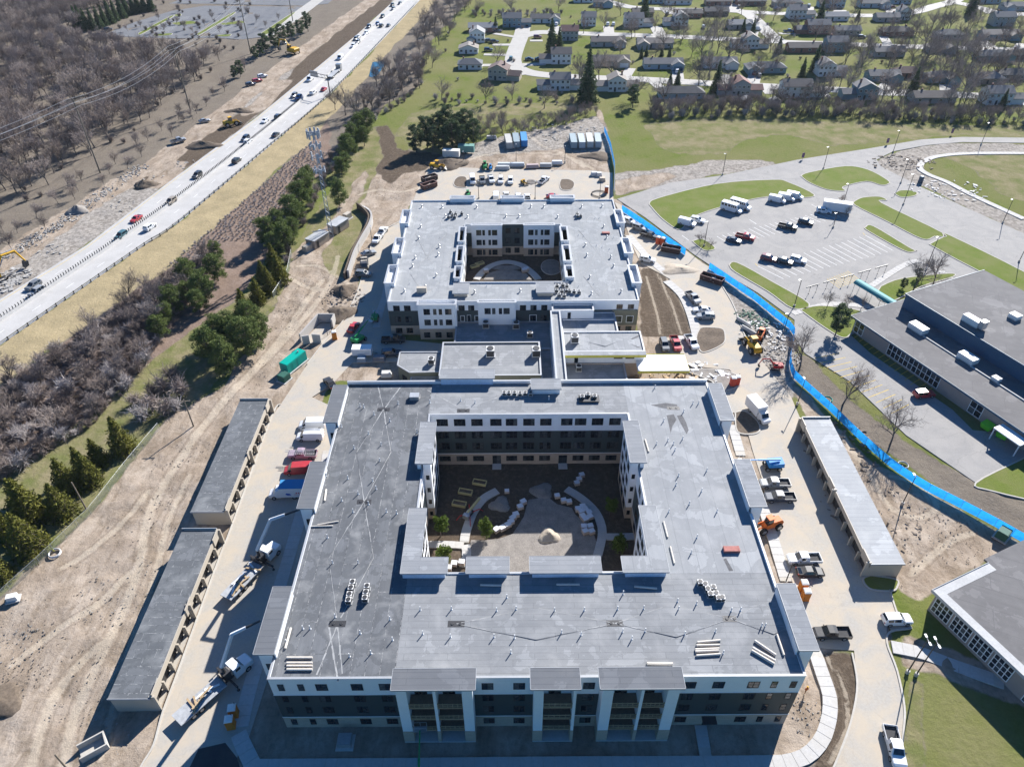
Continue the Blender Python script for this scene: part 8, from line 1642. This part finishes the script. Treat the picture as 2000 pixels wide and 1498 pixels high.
at_px('spruce', [(243,880,1.05),(196,905,.9),(180,942,1.0),(137,958,1.0),(125,1006,1.05),(66,1012,1.15),(40,985,.9),(62,1075,1.2),(22,1050,1.0),(5,1128,.9),(160,915,.7)], 'yellow-green spruce in the row along the chain-link fence', 'spruces along the chain-link fence')
at_px('spruce_dark', [(153,54),(162,57),(172,60),(184,59),(196,55),(206,50),(218,46),(228,41),(240,36),(250,31),(262,28),(272,25),(284,24),(297,22)], 'dark spruce in the row at the far car park lawn', 'spruces at the far car park', .95)
at_px('pine_dark', [(500,118,.7),(520,105,.9),(538,98,.9),(553,88,.9),(570,80,.9),(588,72,.85),(602,62,.85),(510,110,.7)], 'dark pine at the wood edge by the haul road excavator', 'pines by the haul road'); at_px('pine_dark', [(460,155,.6),(470,150,.6)], 'small dark pine beside the parked haul cars', 'pines by the parked haul cars')
at_px('spruce_dark', [(1077,106,1.25)], 'big dark spruce on the cul-de-sac corner'); at_px('spruce_dark', [(1092,104,.9)], 'lesser spruce behind the big one on the cul-de-sac corner'); at_px('spruce_dark', [(1147,199,1.55)], 'tallest dark spruce beside the beige-roofed two-wing house'); at_px('spruce_dark', [(1258,36,1.25)], 'tall spruce before the hidden brown house')
at_px('spruce_dark', [(1308,168,.5),(1322,170,.6)], 'small dark conifer at the driveway mouth of the long dark hip house', 'conifers at the driveway mouth'); at_px('spruce_dark', [(1398,180,.9)], 'dark conifer left of the red-winged house'); at_px('spruce_dark', [(1252,114,.4),(1262,110,.4),(1292,110,.4),(1307,112,.4)], 'small clipped conifer behind the teal-garage ranch', 'clipped conifers behind the ranch'); at_px('pine_dark', [(1235,210,.75)], 'rounded dark pine at the top of the green field')
at_px('spruce_dark', [(968,62,.6)], 'slim conifer beside the pale-roofed ranch house'); at_px('spruce_dark', [(1600,44,1.0)], 'tall conifer right of the corner-lawn white house'); at_px('spruce_dark', [(1451,62,.5),(1470,66,.6)], 'clipped dark conifer beside the small pale ranch', 'clipped conifers by the small ranch'); at_px('spruce_dark', [(1780,184,.8),(1675,38,.5),(1590,140,.9),(1566,150,.6),(1520,104,.7),(1955,212,.6),(1895,28,1.2)], 'dark conifer standing among bare trees of the neighbourhood', 'scattered conifers')
at_px('pine_dark', [(1631,655,.78)], 'dark spreading evergreen at the corner of the school'); at_px('pine_dark', [(1790,545,.35),(1762,565,.3)], 'small dark bush below the bare school trees', 'bushes below the school trees')
at_px('leafy', [(861,1046,1.3)], 'young leafy tree nearest the left court wall'); at_px('leafy', [(951,1050,1.4)], 'young leafy tree inside the left courtyard path'); at_px('leafy', [(871,1104,1.45)], 'sunlit leafy tree in the courtyard corner bed'); at_px('leafy', [(1205,1080,1.3)], 'shaded leafy tree beside the right court stub path'); at_px('leafy', [(1190,1006,1.1)], 'shaded leafy tree in the dark right bed')
# big bare trees by the school and drives
for x, y, s, l in ((1561,722,1.0,'bare tree beside the bend of the blue fence'),(1646,790,.95,'bare spreading tree in the strip behind the school stalls'),(1739,867,1.0,'bare spreading tree nearest the pale school yard'),(1783,568,.95,'bare spreading tree on the school lawn corner'),(1822,556,.85,'slim bare tree behind the spreading one at the school lawn')): at_px('maple', [(x,y,s)], l, None)
at_px('maple', [(1615,600,.4),(1653,606,.42),(1681,604,.38)], 'small bare ornamental tree on the school path', 'ornamental trees on the school path'); at_px('maple', [(1366,478,.4),(1388,486,.4),(1638,400,.35),(1652,420,.35)], 'young bare tree on a car park island', 'young trees on islands')
at_px('maple', [(675,225,1.1),(655,215,.9),(700,210,.8),(255,585,.9)], 'bare tree standing over the highway verge', 'bare trees over the verge')
# wood left of the highway
FOREST = [(-150,-40),(330,-60),(300,-10),(150,40),(170,90),(330,108),(440,118),(370,170),(300,225),(200,300),(100,360),(0,405),(-150,480)]
fp = scatter(FOREST, 1000, 3.5, 3)
fp.sort(key=lambda p: math.hypot(p[0], p[1]))
for x, y in fp[:240]: tree('forest', x, y, rng.uniform(.8,1.25), 'grey-brown bare tree in the wood beside the power lines', 'bare trees of the left wood')
def gn_stuff(name, pts, srcs, smin, smax, label, cat):
    me = bpy.data.meshes.new(name); me.from_pydata([(p[0],p[1],-.1) for p in pts], [], []); o = link(name, me); tag(o, label, cat, kind='stuff')
    g = bpy.data.node_groups.new(name, 'GeometryNodeTree'); g.interface.new_socket('Geometry', in_out='INPUT', socket_type='NodeSocketGeometry'); g.interface.new_socket('Geometry', in_out='OUTPUT', socket_type='NodeSocketGeometry')
    i, u = g.nodes.new('NodeGroupInput'), g.nodes.new('NodeGroupOutput'); j = g.nodes.new('GeometryNodeJoinGeometry')
    for k, src in enumerate(srcs):
        inf = g.nodes.new('GeometryNodeObjectInfo'); inf.inputs['Object'].default_value = src; inf.transform_space = 'ORIGINAL'; ip = g.nodes.new('GeometryNodeInstanceOnPoints')
        rs = g.nodes.new('FunctionNodeRandomValue'); rs.data_type = 'FLOAT_VECTOR'; rs.inputs['Max'].default_value = (0,0,6.28); rs.inputs['Seed'].default_value = 5; sc = g.nodes.new('FunctionNodeRandomValue'); sc.inputs[2].default_value = smin; sc.inputs[3].default_value = smax; sc.inputs['Seed'].default_value = 9
        g.links.new(i.outputs[0], ip.inputs['Points']); g.links.new(inf.outputs['Geometry'], ip.inputs['Instance']); g.links.new(rs.outputs[0], ip.inputs['Rotation']); g.links.new(sc.outputs[1], ip.inputs['Scale']); g.links.new(ip.outputs[0], j.inputs[0])
    g.links.new(j.outputs[0], u.inputs[0]); md = o.modifiers.new('instances','NODES'); md.node_group = g
def two(kind, i): 
    for o in bpy.data.objects:
        if o.data is SPEC[kind][i][0]: a = o
        if o.data is SPEC[kind][i][1]: b_ = o
    return [a, b_]
LATER = []
def gn_later(name, pts, key, *a): LATER.append((name, pts, key, a))
rest = fp[240:]
gn_later('far_wood', rest[::2], ('forest',0), .8, 1.2, 'far-off mass of bare grey trees at the top of the left wood', 'wood'); gn_later('far_wood', rest[1::2], ('forest',1), .8, 1.2, 'bare tree mass behind the near wood edge', 'wood')
und = scatter([(-150,-40),(500,-40),(470,95),(380,170),(200,320),(0,430),(-150,500)], 420, 3.5, 8); gn_later('undergrowth', und, ('shrub',2), .6, 1.1, 'low brown undergrowth between the bare trunks of the wood', 'undergrowth')
for x, y in scatter([(0,430),(200,330),(350,220),(480,130),(480,150),(380,235),(230,345),(140,420),(0,505)], 34, 5.0, 12): tree('forest', x, y, rng.uniform(.35,.7), 'small bare tree on the dry strip beside the haul road', 'small bare trees on the dry strip')
# scrub between the highway verge and the grass strip
SCR = [(-20,770),(150,665),(300,560),(400,500),(420,520),(330,640),(250,760),(180,830),(60,905),(-20,960)]
sp = scatter(SCR, 170, 2.5, 21)
for x, y in sp: tree('shrub', x, y, rng.uniform(.8,1.7), 'tangled bare shrub in the thicket between the verge and the grass strip', 'bare shrubs of the thicket')
for x, y in scatter(SCR, 26, 6, 22): tree('forest', x, y, rng.uniform(.55,.85), 'bare tree rising out of the thicket', 'bare trees of the thicket')
gn_later('reed_bed', scatter([(330,520),(480,390),(600,285),(640,300),(600,370),(560,430),(520,470),(440,470),(380,530)], 520, 1.3, 23), ('shrub',1), .22, .42, 'pinkish dry reeds on the bank between the verge and the pines', 'reeds')
gn_later('thicket_floor', scatter(SCR, 420, 1.6, 24), ('shrub',3), .4, .8, 'low tangled growth under the thicket', 'undergrowth')
at_px('shrub', [(340,745,1.9),(320,765,1.7),(358,770,1.8),(300,800,1.8),(280,820,1.8),(322,810,1.8),(265,790,1.5),(345,800,1.4),(300,770,1.5)], 'large rounded grey bare bush at the end of the upper left garage', 'large grey bushes')
for x, y in scatter([(540,520),(610,380),(650,300),(680,260),(655,330),(620,400),(570,470),(560,520)], 26, 3, 25): tree('shrub', x, y, rng.uniform(.8,1.4), 'bare shrub between the pines left of the tower', 'shrubs by the tower pines')
for x, y in scatter([(690,235),(760,130),(840,40),(900,-20),(960,-30),(905,30),(850,110),(835,170),(790,185),(720,240)], 75, 4.5, 26): tree('forest', x, y, rng.uniform(.7,1.15), 'bare tree in the belt between the highway and the houses', 'bare trees of the highway belt')
for x, y in scatter([(690,240),(760,150),(830,100),(830,175),(720,245)], 45, 3, 27): tree('shrub', x, y, rng.uniform(.8,1.5), 'bare shrub under the highway belt trees', 'shrubs under the belt')
# tree line below the houses
for x, y in scatter([(1270,212),(1400,205),(1600,212),(1800,222),(2060,235),(2060,248),(1800,238),(1600,230),(1400,224),(1270,230)], 150, 2.6, 28): tree('forest', x, y, rng.uniform(.45,.75), 'bare tree in the dense line between the field and the houses', 'tree line above the field')
for x, y in scatter([(1270,215),(1600,215),(2060,238),(2060,250),(1600,232),(1270,234)], 60, 3.2, 29): tree('shrub', x, y, rng.uniform(.6,1.7), 'bare shrub at the foot of the tree line above the field', 'shrubs of the tree line')
for x, y in scatter([(985,252),(1080,235),(1150,215),(1168,225),(1100,250),(1000,268)], 34, 3.0, 30): tree('forest', x, y, rng.uniform(.4,.6), 'small bare tree in the row behind the containers', 'bare row behind the containers')
for x, y in scatter([(930,240),(985,235),(985,268),(935,285)], 10, 3.0, 31): tree('forest', x, y, rng.uniform(.5,.7), 'bare tree beside the dark pine clump', 'bare trees beside the pines')
for x, y in scatter([(850,190),(960,192),(1130,196),(1130,203),(960,205),(850,204)], 22, 4, 32): tree('shrub', x, y, rng.uniform(.4,1.4), 'bare hedge shrub at the foot of the cul-de-sac gardens', 'hedge shrubs of the gardens')
for x, y in scatter([(925,24),(1070,22),(1110,28),(1070,32),(925,34)], 26, 4, 33): tree('shrub', x, y, rng.uniform(.6,1.7), 'bare hedge shrub before the far green field', 'hedge before the far field')
# neighbourhood trees
big = [(863,190,.9),(950,196,.75),(1000,190,.8),(934,20,1.1),(998,20,1.3),(1090,18,1.1),(970,120,.5),(1135,178,1.0),(1170,150,1.1),(1195,148,1.1),(1063,206,1.0),(1130,160,1.2),(1280,105,1.0),(1297,200,1.2),(1245,190,1.0),(1365,160,1.4),(1385,150,1.3),(1370,110,1.3),(1400,100,1.2),(1350,105,1.0),(1415,175,1.0),(1395,70,1.2),(1380,60,1.1),(1415,60,1.0),(1240,66,1.0),(1210,105,.8),(1165,25,1.0),(1180,50,1.1),(1140,60,.9),(1212,25,1.0),(1475,48,.9),(1510,35,1.1),(1545,60,.7),(1420,115,1.1),(1437,100,1.0),(1505,200,.9),(1520,204,1.0),(1570,200,.9),(1590,206,1.1),(1605,200,1.1),(1612,115,.9),(1650,120,1.2),(1660,160,1.1),(1680,140,1.2),(1690,110,1.2),(1700,90,1.1),(1640,165,1.0),(1720,195,1.1),(1705,205,1.0),(1740,200,1.0),(1755,205,1.0),(1790,175,1.0),(1800,130,1.4),(1780,120,1.2),(1760,100,1.2),(1805,95,1.4),(1830,150,1.2),(1815,170,1.1),(1860,130,1.5),(1880,110,1.4),(1900,90,1.3),(1870,75,1.2),(1850,50,1.2),(1820,50,1.2),(1890,50,1.3),(1910,40,1.2),(1875,190,1.4),(1895,170,1.3),(1910,150,1.2),(1925,140,1.1),(1940,145,.9),(1970,185,1.0),(1840,60,1.2),(1790,60,1.2),(1775,80,1.1),(1900,20,1.2),(1930,30,1.2),(1960,10,1.2),(1800,20,1.2),(1780,30,1.2),(1520,10,1.2),(1600,14,1.0),(1680,10,1.0),(1620,28,1.1),(1850,205,1.1),(1880,208,1.1),(1910,212,1.0),(1990,120,.9),(1985,60,.9),(1320,70,.9),(1300,36,.6),(1670,60,1.0),(1735,140,.9),(1945,190,1.0),(2010,200,1.0),(1740,60,.9),(1725,30,1.0),(1830,110,1.3),(1840,140,1.2),(1865,160,1.2),(1810,110,1.2),(1850,95,1.2),(1895,125,1.3),(1920,105,1.1),(1790,150,1.1)]
at_px('hood', [(a, c+6, s) for a, c, s in big], 'bare garden tree among the houses', 'bare garden trees', 1.0)
for x, y in scatter([(1180,40),(1500,20),(2050,10),(2050,210),(1600,205),(1300,200),(1180,150)], 45, 9, 36): tree('hood', x, y, rng.uniform(.5,1.0), 'bare garden tree among the houses', 'bare garden trees')
for x, y in scatter([(1560,60),(2050,40),(2050,205),(1600,205)], 30, 8, 37): tree('hood', x, y, rng.uniform(.8,1.25), 'bare garden tree among the houses', 'bare garden trees')
for x, y in scatter([(850,40),(1150,30),(2050,10),(2050,215),(1400,205),(1150,200),(860,180)], 90, 9, 35): tree('shrub', x, y, rng.uniform(.4,.9), 'bare garden bush among the houses', 'garden bushes')
at_px('shrub', [(330,40,.8),(360,60,.7),(390,50,.8)], 'small bare tree on a car park island at the top', 'car park bushes'); at_px('forest', [(a, c, .5) for a, c in ((250,62),(275,55),(300,66),(322,64),(345,48),(362,60),(378,66),(400,52),(430,66),(455,48),(475,60),(500,45),(415,40),(350,25),(440,25),(520,55),(545,40),(480,30),(310,40))], 'young bare tree on the far car park islands', 'young car park trees')

# the trees and shrubs that show largest stand as things, the rest of each stand as one mass
for fam, cap in ((('forest','hood','maple'), 295), (('shrub',), 290)):
    L_ = sorted([p for p in PEND if p[0] in fam], key=lambda p: -p[3]*(1.6 if p[0] == 'maple' else 1)/math.hypot(p[1], p[2], 105)**1.5); masses = {}
    for i, p in enumerate(L_):
        if i < cap or p[5] is None: tree(*p, now=True)
        else: masses.setdefault((p[0], p[4], p[5]), []).append(p)
    for (k_, l_, g_), ps in masses.items():
        sm = sum(p[3] for p in ps)/len(ps)
        for j in (0, 1):
            q = ps[j::2]
            if q: LATER.append(('bare_trees' if k_ != 'shrub' else 'bare_shrubs', q and [(p[1], p[2]) for p in q], (k_, j), (sm*.85, sm*1.15, ('mass of ' if j else 'further mass of ')+l_.replace(' tree ',' trees ').replace(' shrub ',' shrubs ').replace(' bush ',' bushes '), 'trees' if k_ != 'shrub' else 'shrubs')))
for name_, pts_, key_, a_ in LATER: gn_stuff(name_, pts_, two(*key_), *a_)

# ================================================================ the air
m = bpy.data.materials.new('haze_air'); m.use_nodes = True; t = m.node_tree; t.nodes.clear()
out = t.nodes.new('ShaderNodeOutputMaterial'); pv = t.nodes.new('ShaderNodeVolumePrincipled'); pv.inputs['Color'].default_value = (.80,.89,1,1); pv.inputs['Density'].default_value = .00004; pv.inputs['Anisotropy'].default_value = .2
t.links.new(pv.outputs[0], out.inputs['Volume']); MATS['haze_air'] = m
mb = MB(); mb.box(-4000, -2400, -2, 4000, 4500, 112); tag(mb.build('haze', 'haze_air'), kind='stuff')
